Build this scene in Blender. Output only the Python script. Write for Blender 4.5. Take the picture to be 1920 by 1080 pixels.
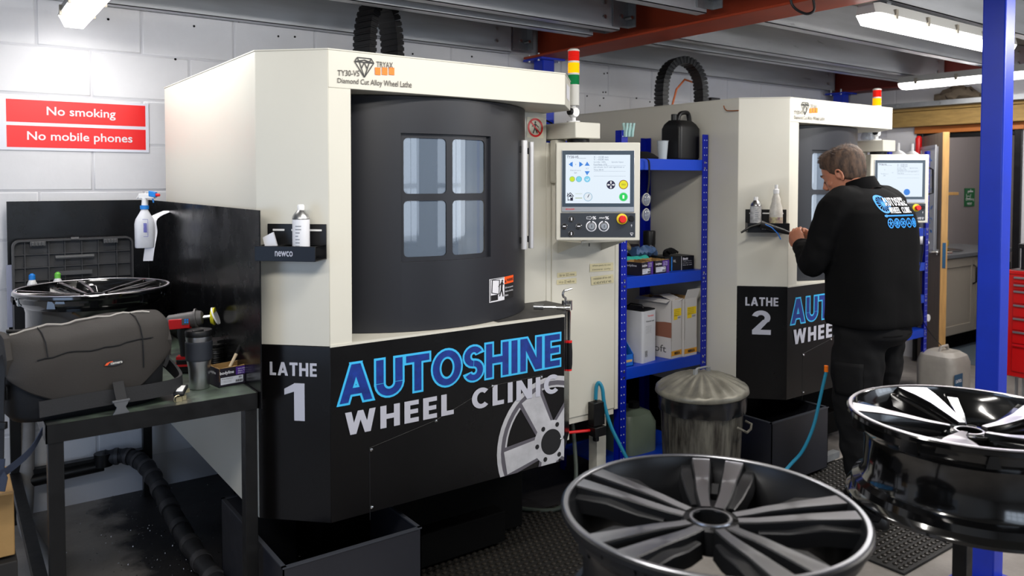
import bpy, bmesh, math, random
from mathutils import Vector, Matrix, noise
from mathutils.bvhtree import BVHTree
random.seed(7)
PI = math.pi
for _o in list(bpy.data.objects): bpy.data.objects.remove(_o)
S = bpy.context.scene
COL = S.collection

# ------------------------------------------------------------------ camera
CAMZ = 1.5623
FPX, PCY = 1468.28, 389.12
def _cam_axes():
    y, t, r = math.radians(53.9494), math.radians(-1.9626), math.radians(0.0601)
    fw = Vector((math.cos(y), math.sin(y), 0)); rt = Vector((math.sin(y), -math.cos(y), 0)); up = Vector((0, 0, 1))
    F = fw*math.cos(t) + up*math.sin(t); U = up*math.cos(t) - fw*math.sin(t)
    return F, rt*math.cos(r) + U*math.sin(r), U*math.cos(r) - rt*math.sin(r)
CF, CR, CU = _cam_axes()
cam = bpy.data.cameras.new('camera'); camo = bpy.data.objects.new('camera', cam); COL.objects.link(camo)
M = Matrix.Identity(4)
for k in range(3):
    M[k][0] = CR[k]; M[k][1] = CU[k]; M[k][2] = -CF[k]
M[2][3] = CAMZ
camo.matrix_world = M
cam.sensor_width = 36; cam.lens = FPX/1920*36; cam.shift_x = 0; cam.shift_y = -(540-PCY)/1920
cam.clip_start = .05; cam.clip_end = 60
cam.dof.use_dof = True; cam.dof.focus_distance = 3.1; cam.dof.aperture_fstop = 3.2
S.camera = camo

# ------------------------------------------------------------------ light, world, exposure
S.view_settings.view_transform = 'Standard'; S.view_settings.look = 'None'
S.view_settings.exposure = 0.0; S.view_settings.gamma = 1; S.view_settings.use_curve_mapping = False
try:
    S.cycles.use_denoising = True; S.cycles.max_bounces = 8; S.cycles.sample_clamp_indirect = 6
except Exception: pass
W = bpy.data.worlds.new('world'); S.world = W; W.use_nodes = True
W.node_tree.nodes['Background'].inputs[0].default_value = (.62, .72, .9, 1)
W.node_tree.nodes['Background'].inputs[1].default_value = .25
def area(name, loc, target, sx, sy, power, color=(1, 1, 1), spread=180):
    l = bpy.data.lights.new(name, 'AREA'); l.shape = 'RECTANGLE'; l.size = sx; l.size_y = sy
    l.energy = power; l.color = color; l.spread = math.radians(spread)
    o = bpy.data.objects.new(name, l); COL.objects.link(o); o.location = loc
    o.rotation_euler = (Vector(target)-Vector(loc)).to_track_quat('-Z', 'Y').to_euler()
    return o
# daylight through the tall windows of the front wall and the open side, behind the camera
area('window_daylight', (5.2, -3.9, 1.7), (3.2, 3.0, 1.0), 3.2, 1.8, 55, (.80, .89, 1.0))
area('window_daylight', (.4, -3.9, 1.7), (1.4, 3.0, 1.0), 2.4, 1.6, 20, (.72, .84, 1.0))
area('side_daylight', (-1.95, 1.6, 1.2), (1.0, 3.6, .4), 1.6, 1.6, 20, (.50, .68, 1.0))
# the unit's other fluorescent battens, out of frame in front of the machines
area('batten_light', (1.6, 1.45, 2.33), (1.6, 2.2, 0), 1.5, .12, 25, (1.0, .96, .90))
area('batten_light', (4.0, .6, 2.33), (4.0, 1.6, 0), 1.5, .12, 46, (1.0, .96, .90))
area('batten_light', (-.2, .9, 2.33), (.3, 2.2, 0), 1.5, .12, 30, (1.0, .96, .90))

# ------------------------------------------------------------------ pixel -> point on a real plane
def at(x, y, X=None, Y=None, Z=None, d=None):
    r = CF + CR*((x-960)/FPX) - CU*((y-PCY)/FPX)
    if d is not None: t = d
    elif X is not None: t = X/r.x
    elif Y is not None: t = Y/r.y
    else: t = (Z-CAMZ)/r.z
    return Vector((0, 0, CAMZ)) + r*t

# ------------------------------------------------------------------ materials
MATS = {}
def mat(name, col, rough=.5, metal=0, spec=.5, coat=0, bump=0, bscale=200, var=0, vscale=3, var2=None, emit=0, aniso=0, alpha=1, trans=0, film=0, stretch=None, rvar=0):
    if name in MATS: return MATS[name]
    m = bpy.data.materials.new(name); m.use_nodes = True; nt = m.node_tree; N = nt.nodes; L = nt.links
    b = N['Principled BSDF']; c = (*col, 1)
    b.inputs['Base Color'].default_value = c; b.inputs['Roughness'].default_value = rough; b.inputs['Metallic'].default_value = metal
    b.inputs['Specular IOR Level'].default_value = spec; b.inputs['Coat Weight'].default_value = coat; b.inputs['Coat Roughness'].default_value = .08
    b.inputs['Alpha'].default_value = alpha; b.inputs['Transmission Weight'].default_value = trans
    if film and 'Thin Film Thickness' in b.inputs: b.inputs['Thin Film Thickness'].default_value = film
    if aniso: b.inputs['Anisotropic'].default_value = aniso
    if emit:
        b.inputs['Emission Color'].default_value = c; b.inputs['Emission Strength'].default_value = emit
    tc = None
    if bump or var or rvar:
        tc = N.new('ShaderNodeTexCoord'); src = tc.outputs['Object']
        if stretch:
            mp = N.new('ShaderNodeMapping'); mp.inputs['Scale'].default_value = stretch; L.new(src, mp.inputs[0]); src = mp.outputs[0]
    if bump:
        n = N.new('ShaderNodeTexNoise'); n.inputs['Scale'].default_value = bscale; n.inputs['Detail'].default_value = 3; L.new(src, n.inputs['Vector'])
        bp = N.new('ShaderNodeBump'); bp.inputs['Strength'].default_value = bump; bp.inputs['Distance'].default_value = .002
        L.new(n.outputs['Fac'], bp.inputs['Height']); L.new(bp.outputs[0], b.inputs['Normal'])
    if var or rvar:
        n = N.new('ShaderNodeTexNoise'); n.inputs['Scale'].default_value = vscale; n.inputs['Detail'].default_value = 6; n.inputs['Roughness'].default_value = .65; L.new(src, n.inputs['Vector'])
        if var:
            cr = N.new('ShaderNodeValToRGB'); v2 = var2 or tuple(x*(1-var) for x in col)
            cr.color_ramp.elements[0].position = .35; cr.color_ramp.elements[1].position = .65
            cr.color_ramp.elements[0].color = (*v2, 1); cr.color_ramp.elements[1].color = c
            L.new(n.outputs['Fac'], cr.inputs[0]); L.new(cr.outputs[0], b.inputs['Base Color'])
        if rvar:
            mr = N.new('ShaderNodeMapRange'); mr.inputs['From Min'].default_value = .3; mr.inputs['From Max'].default_value = .7
            mr.inputs['To Min'].default_value = max(0, rough-rvar); mr.inputs['To Max'].default_value = min(1, rough+rvar)
            L.new(n.outputs['Fac'], mr.inputs['Value']); L.new(mr.outputs[0], b.inputs['Roughness'])
    MATS[name] = m
    return m
def emi(name, h, e=.9):
    m = mat(name, (0, 0, 0), .4); b = m.node_tree.nodes['Principled BSDF']; b.inputs['Emission Color'].default_value = (*srgb(h), 1); b.inputs['Emission Strength'].default_value = e; return m
def srgb(h):
    h = h.lstrip('#'); v = [int(h[k:k+2], 16)/255 for k in (0, 2, 4)]
    return tuple(x/12.92 if x <= .04045 else ((x+.055)/1.055)**2.4 for x in v)
cream = mat('cream_powder_coat', srgb('#d0cdc1'), .42, var=.03, vscale=2, bump=.03, bscale=500, rvar=.05)
black_vinyl = mat('black_vinyl', srgb('#0b0a0b'), .24, spec=.3, rvar=.06, vscale=4)
dark_door = mat('charcoal_powder_coat', srgb('#26272c'), .4, bump=.05, bscale=700, spec=.35)
black = mat('black_paint', srgb('#0f0f10'), .38, spec=.35, rvar=.1, vscale=20)
black_matte = mat('black_matte', srgb('#0f0f11'), .8, spec=.25)
near_black = mat('recess_black', srgb('#060606'), .9, spec=.1)
black_plastic = mat('black_plastic', srgb('#121214'), .42, spec=.35)
grey_plastic = mat('grey_plastic', srgb('#4a4b4d'), .5)
light_plastic = mat('light_grey_plastic', srgb('#c9c8c2'), .45)
white_plastic = mat('white_plastic', srgb('#e6e6e6'), .4)
blue_paint = mat('blue_shelf_paint', srgb('#061da4'), .42, spec=.3, var=.15, vscale=8)
navy_paint = mat('navy_blue_paint', srgb('#1236c2'), .35, var=.12, vscale=6, bump=.08, bscale=60)
steel = mat('steel', srgb('#b9babb'), .28, 1)
chrome = mat('chrome', srgb('#d6d6d6'), .12, 1)
brushed = mat('brushed_aluminium', srgb('#c4c5c8'), .33, 1, stretch=(60, 60, 1), bump=.05, bscale=20)
galv = mat('galvanised_steel', srgb('#9ea1a4'), .38, .5, var=.25, vscale=9, rvar=.1, bump=.03, bscale=40)
red_oxide = mat('red_oxide_paint', srgb('#a84023'), .55, spec=.25, var=.18, vscale=3)
dark_oxide = mat('dark_red_paint', srgb('#782a20'), .55, var=.15, vscale=3)
red_paint = mat('red_gloss_paint', srgb('#b80f12'), .25, coat=.3)
white = mat('white_print', srgb('#e4e4ea'), .45)
grey_print = mat('pale_grey_print', srgb('#b9bac6'), .4)
black_print = mat('black_print', srgb('#101012'), .5)
card = mat('brown_cardboard', srgb('#a98552'), .8, var=.1, vscale=20)
wood = mat('pale_wood', srgb('#d3a361'), .5, var=.25, vscale=5, stretch=(8, 8, .8))
tan_wood = mat('lintel_timber', srgb('#a5854a'), .7, var=.3, vscale=7, stretch=(6, 1, 6))
orange_wood = mat('orange_varnish_wood', srgb('#b5692c'), .45, var=.2, vscale=5, stretch=(6, 1, 6))
rubber = mat('rubber', srgb('#151412'), .6)
purple = mat('purple_print', srgb('#4d2a86'), .45)
blue_sticker = mat('blue_print', srgb('#1d7fd6'), .45)
orange = mat('orange_print', srgb('#ff7a00'), .5)
red = mat('red_print', srgb('#e01418'), .4)
yellow = mat('yellow_print', srgb('#eccb14'), .5)
green = mat('green_print', srgb('#0e6b3a'), .5)
clearish = mat('translucent_plastic', srgb('#c9d2d6'), .3, alpha=.75)
def glass(name, col, rough, mix, refl=1.0):
    m = bpy.data.materials.new(name); m.use_nodes = True; nt = m.node_tree; N = nt.nodes; L = nt.links
    b = N['Principled BSDF']; b.inputs['Base Color'].default_value = (*col, 1); b.inputs['Roughness'].default_value = rough
    b.inputs['Alpha'].default_value = mix; b.inputs['Specular IOR Level'].default_value = refl
    b.inputs['Coat Weight'].default_value = 1; b.inputs['Coat Roughness'].default_value = .02; b.inputs['Coat IOR'].default_value = 1.9
    return m

# ------------------------------------------------------------------ mesh builder
class B:
    def __init__(s): s.v = []; s.f = []; s.m = []; s.mi = 0
    def add(s, vs, fs):
        k = len(s.v); s.v += [Vector(v) for v in vs]; s.f += [[k+i for i in f] for f in fs]; s.m += [s.mi]*len(fs); return s
    def box(s, x0, x1, y0, y1, z0, z1):
        x0, x1 = min(x0, x1), max(x0, x1); y0, y1 = min(y0, y1), max(y0, y1); z0, z1 = min(z0, z1), max(z0, z1)
        return s.add([(x0, y0, z0), (x1, y0, z0), (x1, y1, z0), (x0, y1, z0), (x0, y0, z1), (x1, y0, z1), (x1, y1, z1), (x0, y1, z1)],
                     [(3, 2, 1, 0), (4, 5, 6, 7), (0, 1, 5, 4), (1, 2, 6, 5), (2, 3, 7, 6), (3, 0, 4, 7)])
    def obox(s, c, ax, ay, az, hx, hy, hz):
        c, ax, ay, az = Vector(c), Vector(ax).normalized(), Vector(ay).normalized(), Vector(az).normalized()
        vs = [c + ax*hx*a + ay*hy*b + az*hz*e for e in (-1, 1) for a, b in ((-1, -1), (1, -1), (1, 1), (-1, 1))]
        return s.add(vs, [(3, 2, 1, 0), (4, 5, 6, 7), (0, 1, 5, 4), (1, 2, 6, 5), (2, 3, 7, 6), (3, 0, 4, 7)])
    def prism(s, poly, z0, z1):       # poly ccw in xy
        n = len(poly)
        vs = [(x, y, z0) for x, y in poly] + [(x, y, z1) for x, y in poly]
        return s.add(vs, [list(range(n))[::-1], list(range(n, 2*n))] + [(i, (i+1) % n, n+(i+1) % n, n+i) for i in range(n)])
    def extr(s, pts, vec):            # planar polygon extruded along vec
        vec = Vector(vec); n = len(pts); vs = [Vector(p) for p in pts] + [Vector(p)+vec for p in pts]
        return s.add(vs, [list(range(n)), list(range(n, 2*n))[::-1]] + [(i, n+i, n+(i+1) % n, (i+1) % n) for i in range(n)])
    def loft(s, rings, caps=True, closed=False):
        n = len(rings[0]); k = len(rings)
        vs = [p for r in rings for p in r]; fs = []
        for a in range(k if closed else k-1):
            b = (a+1) % k
            for i in range(n):
                j = (i+1) % n; fs.append((a*n+i, a*n+j, b*n+j, b*n+i))
        if caps and not closed: fs += [list(range(n))[::-1], [(k-1)*n+i for i in range(n)]]
        return s.add(vs, fs)
    def tube(s, pts, r, n=12, caps=True, flat=None):
        pts = [Vector(p) for p in pts]; rs = r if isinstance(r, (list, tuple)) else [r]*len(pts)
        rings = []; up = None
        for i, p in enumerate(pts):
            t = (pts[min(i+1, len(pts)-1)] - pts[max(i-1, 0)]).normalized()
            if up is None:
                up = Vector((0, 0, 1)) if abs(t.z) < .9 else Vector((1, 0, 0))
            a = t.cross(up).normalized(); up = a.cross(t).normalized()
            rings.append([p + a*math.cos(2*PI*j/n)*rs[i] + up*math.sin(2*PI*j/n)*rs[i] for j in range(n)])
        return s.loft(rings, caps)
    def cyl(s, p0, p1, r0, r1=None, n=20): return s.tube([p0, p1], [r0, r0 if r1 is None else r1], n)
    def ribbon(s, pts, w, th, side):  # flat strap along pts; side = width direction
        pts = [Vector(p) for p in pts]; side = Vector(side).normalized(); rings = []
        for i, p in enumerate(pts):
            t = (pts[min(i+1, len(pts)-1)] - pts[max(i-1, 0)]).normalized(); nn = t.cross(side).normalized()
            rings.append([p+side*w/2+nn*th/2, p-side*w/2+nn*th/2, p-side*w/2-nn*th/2, p+side*w/2-nn*th/2])
        return s.loft(rings)
    def rev(s, prof, n=32, c=(0, 0, 0), closed=False, caps=True):   # profile (r,z) revolved about z
        c = Vector(c); rings = [[c+Vector((max(r, 1e-5)*math.cos(2*PI*j/n), max(r, 1e-5)*math.sin(2*PI*j/n), z)) for j in range(n)] for r, z in prof]
        return s.loft(rings, caps, closed)
    def merge(s, o, mtx=None, mi=None):
        k = len(s.v); s.v += [mtx @ v if mtx else v.copy() for v in o.v]; s.f += [[k+i for i in f] for f in o.f]; s.m += [m if mi is None else mi for m in o.m]; return s
    def mesh(s, name, mats, sharp=35, origin=None):
        me = bpy.data.meshes.new(name); o = origin or Vector((0, 0, 0))
        me.from_pydata([v-o for v in s.v], [], s.f); me.update()
        bm = bmesh.new(); bm.from_mesh(me); bmesh.ops.recalc_face_normals(bm, faces=bm.faces)
        for f in bm.faces: f.smooth = True
        ca = math.radians(sharp)
        for e in bm.edges:
            if len(e.link_faces) == 2 and e.calc_face_angle(0) > ca: e.smooth = False
        bm.to_mesh(me); bm.free()
        for mm in mats: me.materials.append(mm)
        if len(mats) > 1:
            me.polygons.foreach_set('material_index', s.m)
        return me
ORG = {}
def bev(o, w, seg=2):
    m = o.modifiers.new('bevel', 'BEVEL'); m.width = w; m.segments = seg; m.limit_method = 'ANGLE'; m.angle_limit = math.radians(40); m.harden_normals = False
    return o
def obj(name, b, mats, parent=None, bevel=0, wn=False, local=False, sharp=35, label=None, seg=2, origin=None):
    if not isinstance(mats, (list, tuple)): mats = [mats]
    org = Vector((0, 0, 0))
    if parent is not None and not local: org = ORG.get(parent.name, Vector((0, 0, 0)))
    if origin is not None: org = Vector(origin)
    me = b.mesh(name, mats, sharp, org) if isinstance(b, B) else b
    o = bpy.data.objects.new(name, me); COL.objects.link(o)
    if parent is not None: o.parent = parent; ORG[o.name] = org
    elif origin is not None: o.location = origin; ORG[o.name] = org
    if bevel: bev(o, bevel, seg)
    if wn: m_ = o.modifiers.new('wn', 'WEIGHTED_NORMAL'); m_.keep_sharp = True
    if label: o['label'] = label
    return o
def tag(o, label, cat, group=None, kind=None):
    o['label'] = label; o['category'] = cat
    if group: o['group'] = group
    if kind: o['kind'] = kind
    return o
def thing(name, label, cat, loc=(0, 0, 0), rz=0, group=None):
    o = bpy.data.objects.new(name, None); COL.objects.link(o); o.location = loc; o.rotation_euler = (0, 0, rz); o.empty_display_size = .05
    ORG[o.name] = Vector(loc)
    return tag(o, label, cat, group)
def struct(name, b, mats, label=None, bevel=0, origin=None):
    o = obj(name, b, mats, bevel=bevel, origin=origin); o['kind'] = 'structure'
    if label: o['label'] = label
    return o
def copy_tree(o, parent=None, skip=()):
    c = o.copy(); COL.objects.link(c)
    if parent is not None: c.parent = parent
    for ch in o.children:
        if ch.name.split('.')[0] in skip: continue
        copy_tree(ch, c, skip)
    return c

# ------------------------------------------------------------------ flat print: lettering and shapes
_tc = {}
def text2d(s, bold=0.0, spacing=1.0):
    key = (s, bold, spacing)
    if key not in _tc:
        cu = bpy.data.curves.new('t', 'FONT'); cu.body = s; cu.size = 1; cu.offset = bold; cu.resolution_u = 3; cu.space_character = spacing; cu.fill_mode = 'BOTH'
        o = bpy.data.objects.new('t', cu); me = o.to_mesh()
        vs = [(v.co.x, v.co.y) for v in me.vertices]; fs = [list(p.vertices) for p in me.polygons]
        o.to_mesh_clear(); bpy.data.objects.remove(o); bpy.data.curves.remove(cu); _tc[key] = (vs, fs)
    return _tc[key]
def fill2d(loops):
    cu = bpy.data.curves.new('t', 'CURVE'); cu.dimensions = '2D'; cu.fill_mode = 'BOTH'
    for lp in loops:
        sp = cu.splines.new('POLY'); sp.points.add(len(lp)-1); sp.use_cyclic_u = True
        for q, p in zip(sp.points, lp): q.co = (p[0], p[1], 0, 1)
    o = bpy.data.objects.new('t', cu); me = o.to_mesh()
    vs = [(v.co.x, v.co.y) for v in me.vertices]; fs = [list(p.vertices) for p in me.polygons]
    o.to_mesh_clear(); bpy.data.objects.remove(o); bpy.data.curves.remove(cu)
    return vs, fs
def norm2d(g, box=None):
    vs, fs = g; x0 = min(v[0] for v in vs); x1 = max(v[0] for v in vs); y0 = min(v[1] for v in vs); y1 = max(v[1] for v in vs)
    if box: x0, x1, y0, y1 = box
    return [((v[0]-x0)/(x1-x0), (v[1]-y0)/(y1-y0))+tuple(v[2:]) for v in vs], fs
def cut2d(g, nx):                 # slice at nx vertical lines so that the print can follow a curve
    vs, fs = g; bm = bmesh.new(); bv = [bm.verts.new((v[0], v[1], v[2]*1e-5 if len(v) > 2 else 0)) for v in vs]
    for f in fs:
        try: bm.faces.new([bv[i] for i in f])
        except ValueError: pass
    xs = [v.co.x for v in bm.verts]; a, b_ = min(xs), max(xs)
    for k in range(1, nx):
        geo = bm.verts[:]+bm.edges[:]+bm.faces[:]
        bmesh.ops.bisect_plane(bm, geom=geo, plane_co=(a+(b_-a)*k/nx, 0, 0), plane_no=(1, 0, 0))
    bm.verts.index_update()
    r = ([(v.co.x, v.co.y, v.co.z*1e5) for v in bm.verts], [[v.index for v in f.verts] for f in bm.faces]); bm.free()
    return r
def clip2d(g, planes):            # keep the side of each (px,py,nx,ny) line that the normal leaves
    vs, fs = g; bm = bmesh.new(); bv = [bm.verts.new((v[0], v[1], v[2]*1e-5 if len(v) > 2 else 0)) for v in vs]
    for f in fs:
        try: bm.faces.new([bv[i] for i in f])
        except ValueError: pass
    for px, py, nx, ny in planes:
        geo = bm.verts[:]+bm.edges[:]+bm.faces[:]
        bmesh.ops.bisect_plane(bm, geom=geo, plane_co=(px, py, 0), plane_no=(nx, ny, 0), clear_outer=True)
    bm.verts.index_update()
    r = ([(v.co.x, v.co.y, v.co.z*1e5) for v in bm.verts], [[v.index for v in f.verts] for f in bm.faces]); bm.free()
    return r
def rect2d(x0, x1, y0, y1): return ([(x0, y0), (x1, y0), (x1, y1), (x0, y1)], [[0, 1, 2, 3]])
def disc(cx, cy, r, n=24, a0=0): return [(cx+r*math.cos(2*PI*k/n+a0), cy+r*math.sin(2*PI*k/n+a0)) for k in range(n)]
def rrect(x0, x1, y0, y1, r, n=5):
    out = []
    for cx, cy, a in ((x1-r, y1-r, 0), (x0+r, y1-r, 90), (x0+r, y0+r, 180), (x1-r, y0+r, 270)):
        for k in range(n+1):
            t = math.radians(a+90*k/n); out.append((cx+r*math.cos(t), cy+r*math.sin(t)))
    return out
def quadmap(bl, br, tr, tl, off=(0, 0, 0)):
    bl, br, tr, tl, off = map(Vector, (bl, br, tr, tl, off))
    return lambda u, v: bl*(1-u)*(1-v) + br*u*(1-v) + tr*u*v + tl*(1-u)*v + off
def planemap(o, ux, uy, off=0):
    o, ux, uy = Vector(o), Vector(ux), Vector(uy); n = ux.cross(uy).normalized()
    return lambda u, v: o + ux*u + uy*v + n*off
def put(g, fn, b=None):
    b = b or B(); o_ = Vector(fn(0, 0)); n_ = (Vector(fn(.1, 0))-o_).cross(Vector(fn(0, .1))-o_)
    n_ = n_.normalized()*1.5e-5 if n_.length > 0 else Vector((0, 0, 0))
    b.add([Vector(fn(v[0], v[1]))+(n_*v[2] if len(v) > 2 else Vector((0, 0, 0))) for v in g[0]], g[1]); return b
def text(s, fn, b=None, bold=0, spacing=1, box=None, cuts=0, shear=0):
    g = norm2d(text2d(s, bold, spacing), box)
    if shear: g = ([(x+shear*(y-.5), y) for x, y in g[0]], g[1])
    if cuts: g = cut2d(g, cuts)
    return put(g, fn, b)
def line2d(p, q, w):
    dx, dy = q[0]-p[0], q[1]-p[1]; l = math.hypot(dx, dy); nx, ny = -dy/l*w/2, dx/l*w/2
    return [(p[0]+nx, p[1]+ny), (p[0]-nx, p[1]-ny), (q[0]-nx, q[1]-ny), (q[0]+nx, q[1]+ny)]
def polys(lst):
    vs = []; fs = []
    for n, p in enumerate(lst):
        k = len(vs); vs += [(q[0], q[1], n) for q in p]; fs.append(list(range(k, k+len(p))))
    return vs, fs
def ring2d(cx, cy, r0, r1, n=32, sx=1):
    vs = []; fs = []
    for k in range(n):
        a = 2*PI*k/n; vs += [(cx+sx*r0*math.cos(a), cy+r0*math.sin(a)), (cx+sx*r1*math.cos(a), cy+r1*math.sin(a))]
    for k in range(n):
        j = (k+1) % n; fs.append([2*k, 2*k+1, 2*j+1, 2*j])
    return vs, fs

# a heavy sans for the big lettering, built from polygons (height 1)
def _r(x0, x1, y0, y1): return [(x0, y0), (x1, y0), (x1, y1), (x0, y1)]
def _arc(cx, cy, rx, ry, w, a0, a1, n=16): return [('arc', cx, cy, rx, ry, w, a0, a1, n)]
def _arcmesh(p, o, x):
    _, cx, cy, rx, ry, w, a0, a1, n = p; full = abs(a1-a0) >= 360; vs = []; e = 0 if full else math.degrees(o/max(rx, .1))*(1 if a1 > a0 else -1)
    for k in range(n+1):
        t = math.radians(a0-e+(a1-a0+2*e)*k/n)
        for s_ in (1, -1): vs.append((cx+x+(rx+s_*(w/2+o))*math.cos(t), cy+(ry+s_*(w*.43+o))*math.sin(t)))
    return vs, [[2*k, 2*k+2, 2*k+3, 2*k+1] for k in range(n)]
GL = {'A': (.92, [[(0, 0), (.25, 0), (.58, 1), (.33, 1)], [(.67, 0), (.92, 0), (.59, 1), (.34, 1)], [(.19, .2), (.73, .2), (.67, .38), (.25, .38)]]),
 'U': (.78, [_r(0, .23, .36, 1), _r(.55, .78, .36, 1)]+_arc(.39, .36, .275, .26, .23, 180, 360, 12)),
 'T': (.72, [_r(0, .72, .8, 1), _r(.245, .475, 0, .85)]),
 'O': (.92, _arc(.46, .5, .345, .405, .23, 0, 360, 26)),
 'S': (.64, _arc(.32, .705, .215, .205, .21, 28, 270, 14)+_arc(.32, .295, .215, .205, .21, 90, -152, 14)),
 'H': (.80, [_r(0, .23, 0, 1), _r(.57, .80, 0, 1), _r(.2, .6, .4, .6)]), 'I': (.23, [_r(0, .23, 0, 1)]),
 'N': (.82, [_r(0, .22, 0, 1), _r(.6, .82, 0, 1), [(0, 1), (.56, 0), (.82, 0), (.26, 1)]]),
 'E': (.60, [_r(0, .23, 0, 1), _r(.2, .60, 0, .19), _r(.2, .57, .41, .59), _r(.2, .60, .81, 1)]),
 'L': (.56, [_r(0, .23, 0, 1), _r(.2, .56, 0, .19)]),
 'W': (1.20, [[(0, 1), (.2, 0), (.42, 0), (.23, 1)], [(.2, 0), (.42, 0), (.70, 1), (.50, 1)], [(.78, 0), (1.0, 0), (.70, 1), (.50, 1)], [(.78, 0), (1.0, 0), (1.2, 1), (.97, 1)]]),
 'C': (.80, _arc(.46, .5, .345, .405, .23, 48, 312, 18)), ' ': (.45, []),
 '1': (.50, [_r(.24, .50, 0, 1), [(0, .68), (.26, .78), (.26, 1), (0, .84)]]),
 '2': (.72, _arc(.34, .70, .25, .21, .22, 165, -35, 12)+[[(0, .18), (.30, .18), (.66, .60), (.42, .62)], _r(0, .72, 0, .2)])}
def _off(p, o):
    if not o: return p
    a = sum(p[i][0]*p[(i+1) % len(p)][1]-p[(i+1) % len(p)][0]*p[i][1] for i in range(len(p)))
    if a < 0: p = p[::-1]
    n = len(p); out = []
    for i in range(n):
        q, r, s_ = p[i-1], p[i], p[(i+1) % n]
        d1 = Vector((r[0]-q[0], r[1]-q[1])).normalized(); d2 = Vector((s_[0]-r[0], s_[1]-r[1])).normalized()
        n1, n2 = Vector((d1.y, -d1.x)), Vector((d2.y, -d2.x)); m_ = n1+n2
        m_ = m_/max(m_.dot(n1), .35) if m_.length > 1e-6 else n1
        out.append((r[0]+m_.x*o, r[1]+m_.y*o))
    return out
def heavy(s, o=0.0, gap=.09):       # x normalised to the width of the line; third coordinate = print layer
    W_ = sum(GL[c][0]+gap for c in s)-gap; x = 0; vs = []; fs = []; ly = 0
    for ch in s:
        w, ps = GL[ch]
        for p in ps:
            k = len(vs); ly += 1
            if p[0] == 'arc': v_, f_ = _arcmesh(p, o, x)
            else: q = _off(p, o); v_ = [(a+x, c) for a, c in q]; f_ = [list(range(len(q)))]
            vs += [(a/W_, c, ly % 12) for a, c in v_]; fs += [[k+i for i in f] for f in f_]
        x += w+gap
    return vs, fs
def flat_put(g, fn, b=None):        # tiny height steps keep overlapping pieces from fighting
    return put(g, fn, b)
def remesh(name, b, voxel, mats, smooth=3, factor=.5):
    me = b.mesh(name, mats if isinstance(mats, list) else [mats])
    o = bpy.data.objects.new('tmp', me); COL.objects.link(o)
    m = o.modifiers.new('r', 'REMESH'); m.mode = 'VOXEL'; m.voxel_size = voxel; m.use_smooth_shade = True
    if smooth:
        s = o.modifiers.new('s', 'SMOOTH'); s.iterations = smooth; s.factor = factor
    dg = bpy.context.evaluated_depsgraph_get(); r = bpy.data.meshes.new_from_object(o.evaluated_get(dg)); r.name = name
    bpy.data.objects.remove(o)
    r.materials.clear()
    for mm in (mats if isinstance(mats, list) else [mats]): r.materials.append(mm)
    return r
# ================================================================== SETTING
YW = 4.2485      # face of the block wall behind the machines
XW = 6.93        # face of the far wall
# floor
def floor_mat():
    m = bpy.data.materials.new('concrete_floor'); m.use_nodes = True; nt = m.node_tree; N = nt.nodes; L = nt.links
    b = N['Principled BSDF']; tc = N.new('ShaderNodeTexCoord')
    def noise_(sc, det=6, rough=.6):
        n = N.new('ShaderNodeTexNoise'); n.inputs['Scale'].default_value = sc; n.inputs['Detail'].default_value = det; n.inputs['Roughness'].default_value = rough
        L.new(tc.outputs['Object'], n.inputs['Vector']); return n.outputs['Fac']
    def math_(op, a, c=None, clamp=False):
        n = N.new('ShaderNodeMath'); n.operation = op; n.use_clamp = clamp
        for k, v in enumerate((a, c)):
            if v is None: continue
            if isinstance(v, (int, float)): n.inputs[k].default_value = v
            else: L.new(v, n.inputs[k])
        return n.outputs[0]
    def ramp(f, p0, p1, c0, c1):
        n = N.new('ShaderNodeValToRGB'); n.color_ramp.elements[0].position = p0; n.color_ramp.elements[1].position = p1
        n.color_ramp.elements[0].color = (*c0, 1); n.color_ramp.elements[1].color = (*c1, 1); L.new(f, n.inputs[0]); return n.outputs[0]
    base = ramp(noise_(2.2, 9, .7), .3, .7, srgb('#77726d'), srgb('#9a948e'))
    sp = N.new('ShaderNodeSeparateXYZ'); L.new(tc.outputs['Object'], sp.inputs[0])
    wob = math_('MULTIPLY', math_('SUBTRACT', noise_(5), .5), .5)
    x = math_('ADD', sp.outputs['X'], wob); y = math_('ADD', sp.outputs['Y'], wob)
    # oil and swarf grime round the table, same dark colour carried under the machines
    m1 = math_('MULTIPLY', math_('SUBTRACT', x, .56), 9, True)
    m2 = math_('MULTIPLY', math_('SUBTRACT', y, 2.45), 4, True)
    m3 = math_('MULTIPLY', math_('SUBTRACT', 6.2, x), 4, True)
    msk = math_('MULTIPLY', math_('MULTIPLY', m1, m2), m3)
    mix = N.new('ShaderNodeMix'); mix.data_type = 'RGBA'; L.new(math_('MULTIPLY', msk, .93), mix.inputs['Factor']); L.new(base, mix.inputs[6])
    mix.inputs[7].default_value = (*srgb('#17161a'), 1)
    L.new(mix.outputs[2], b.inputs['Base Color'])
    L.new(math_('ADD', math_('MULTIPLY', noise_(6), .3), .35), b.inputs['Roughness'])
    bp = N.new('ShaderNodeBump'); bp.inputs['Strength'].default_value = .25; bp.inputs['Distance'].default_value = .003; L.new(noise_(60, 6), bp.inputs['Height']); L.new(bp.outputs[0], b.inputs['Normal'])
    return m
b = B(); b.box(-2.2, XW+.12, -4.2, YW+.1, -.1, 0)
struct('floor', b, floor_mat(), 'grey concrete workshop floor stained black round the first machine')
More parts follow.
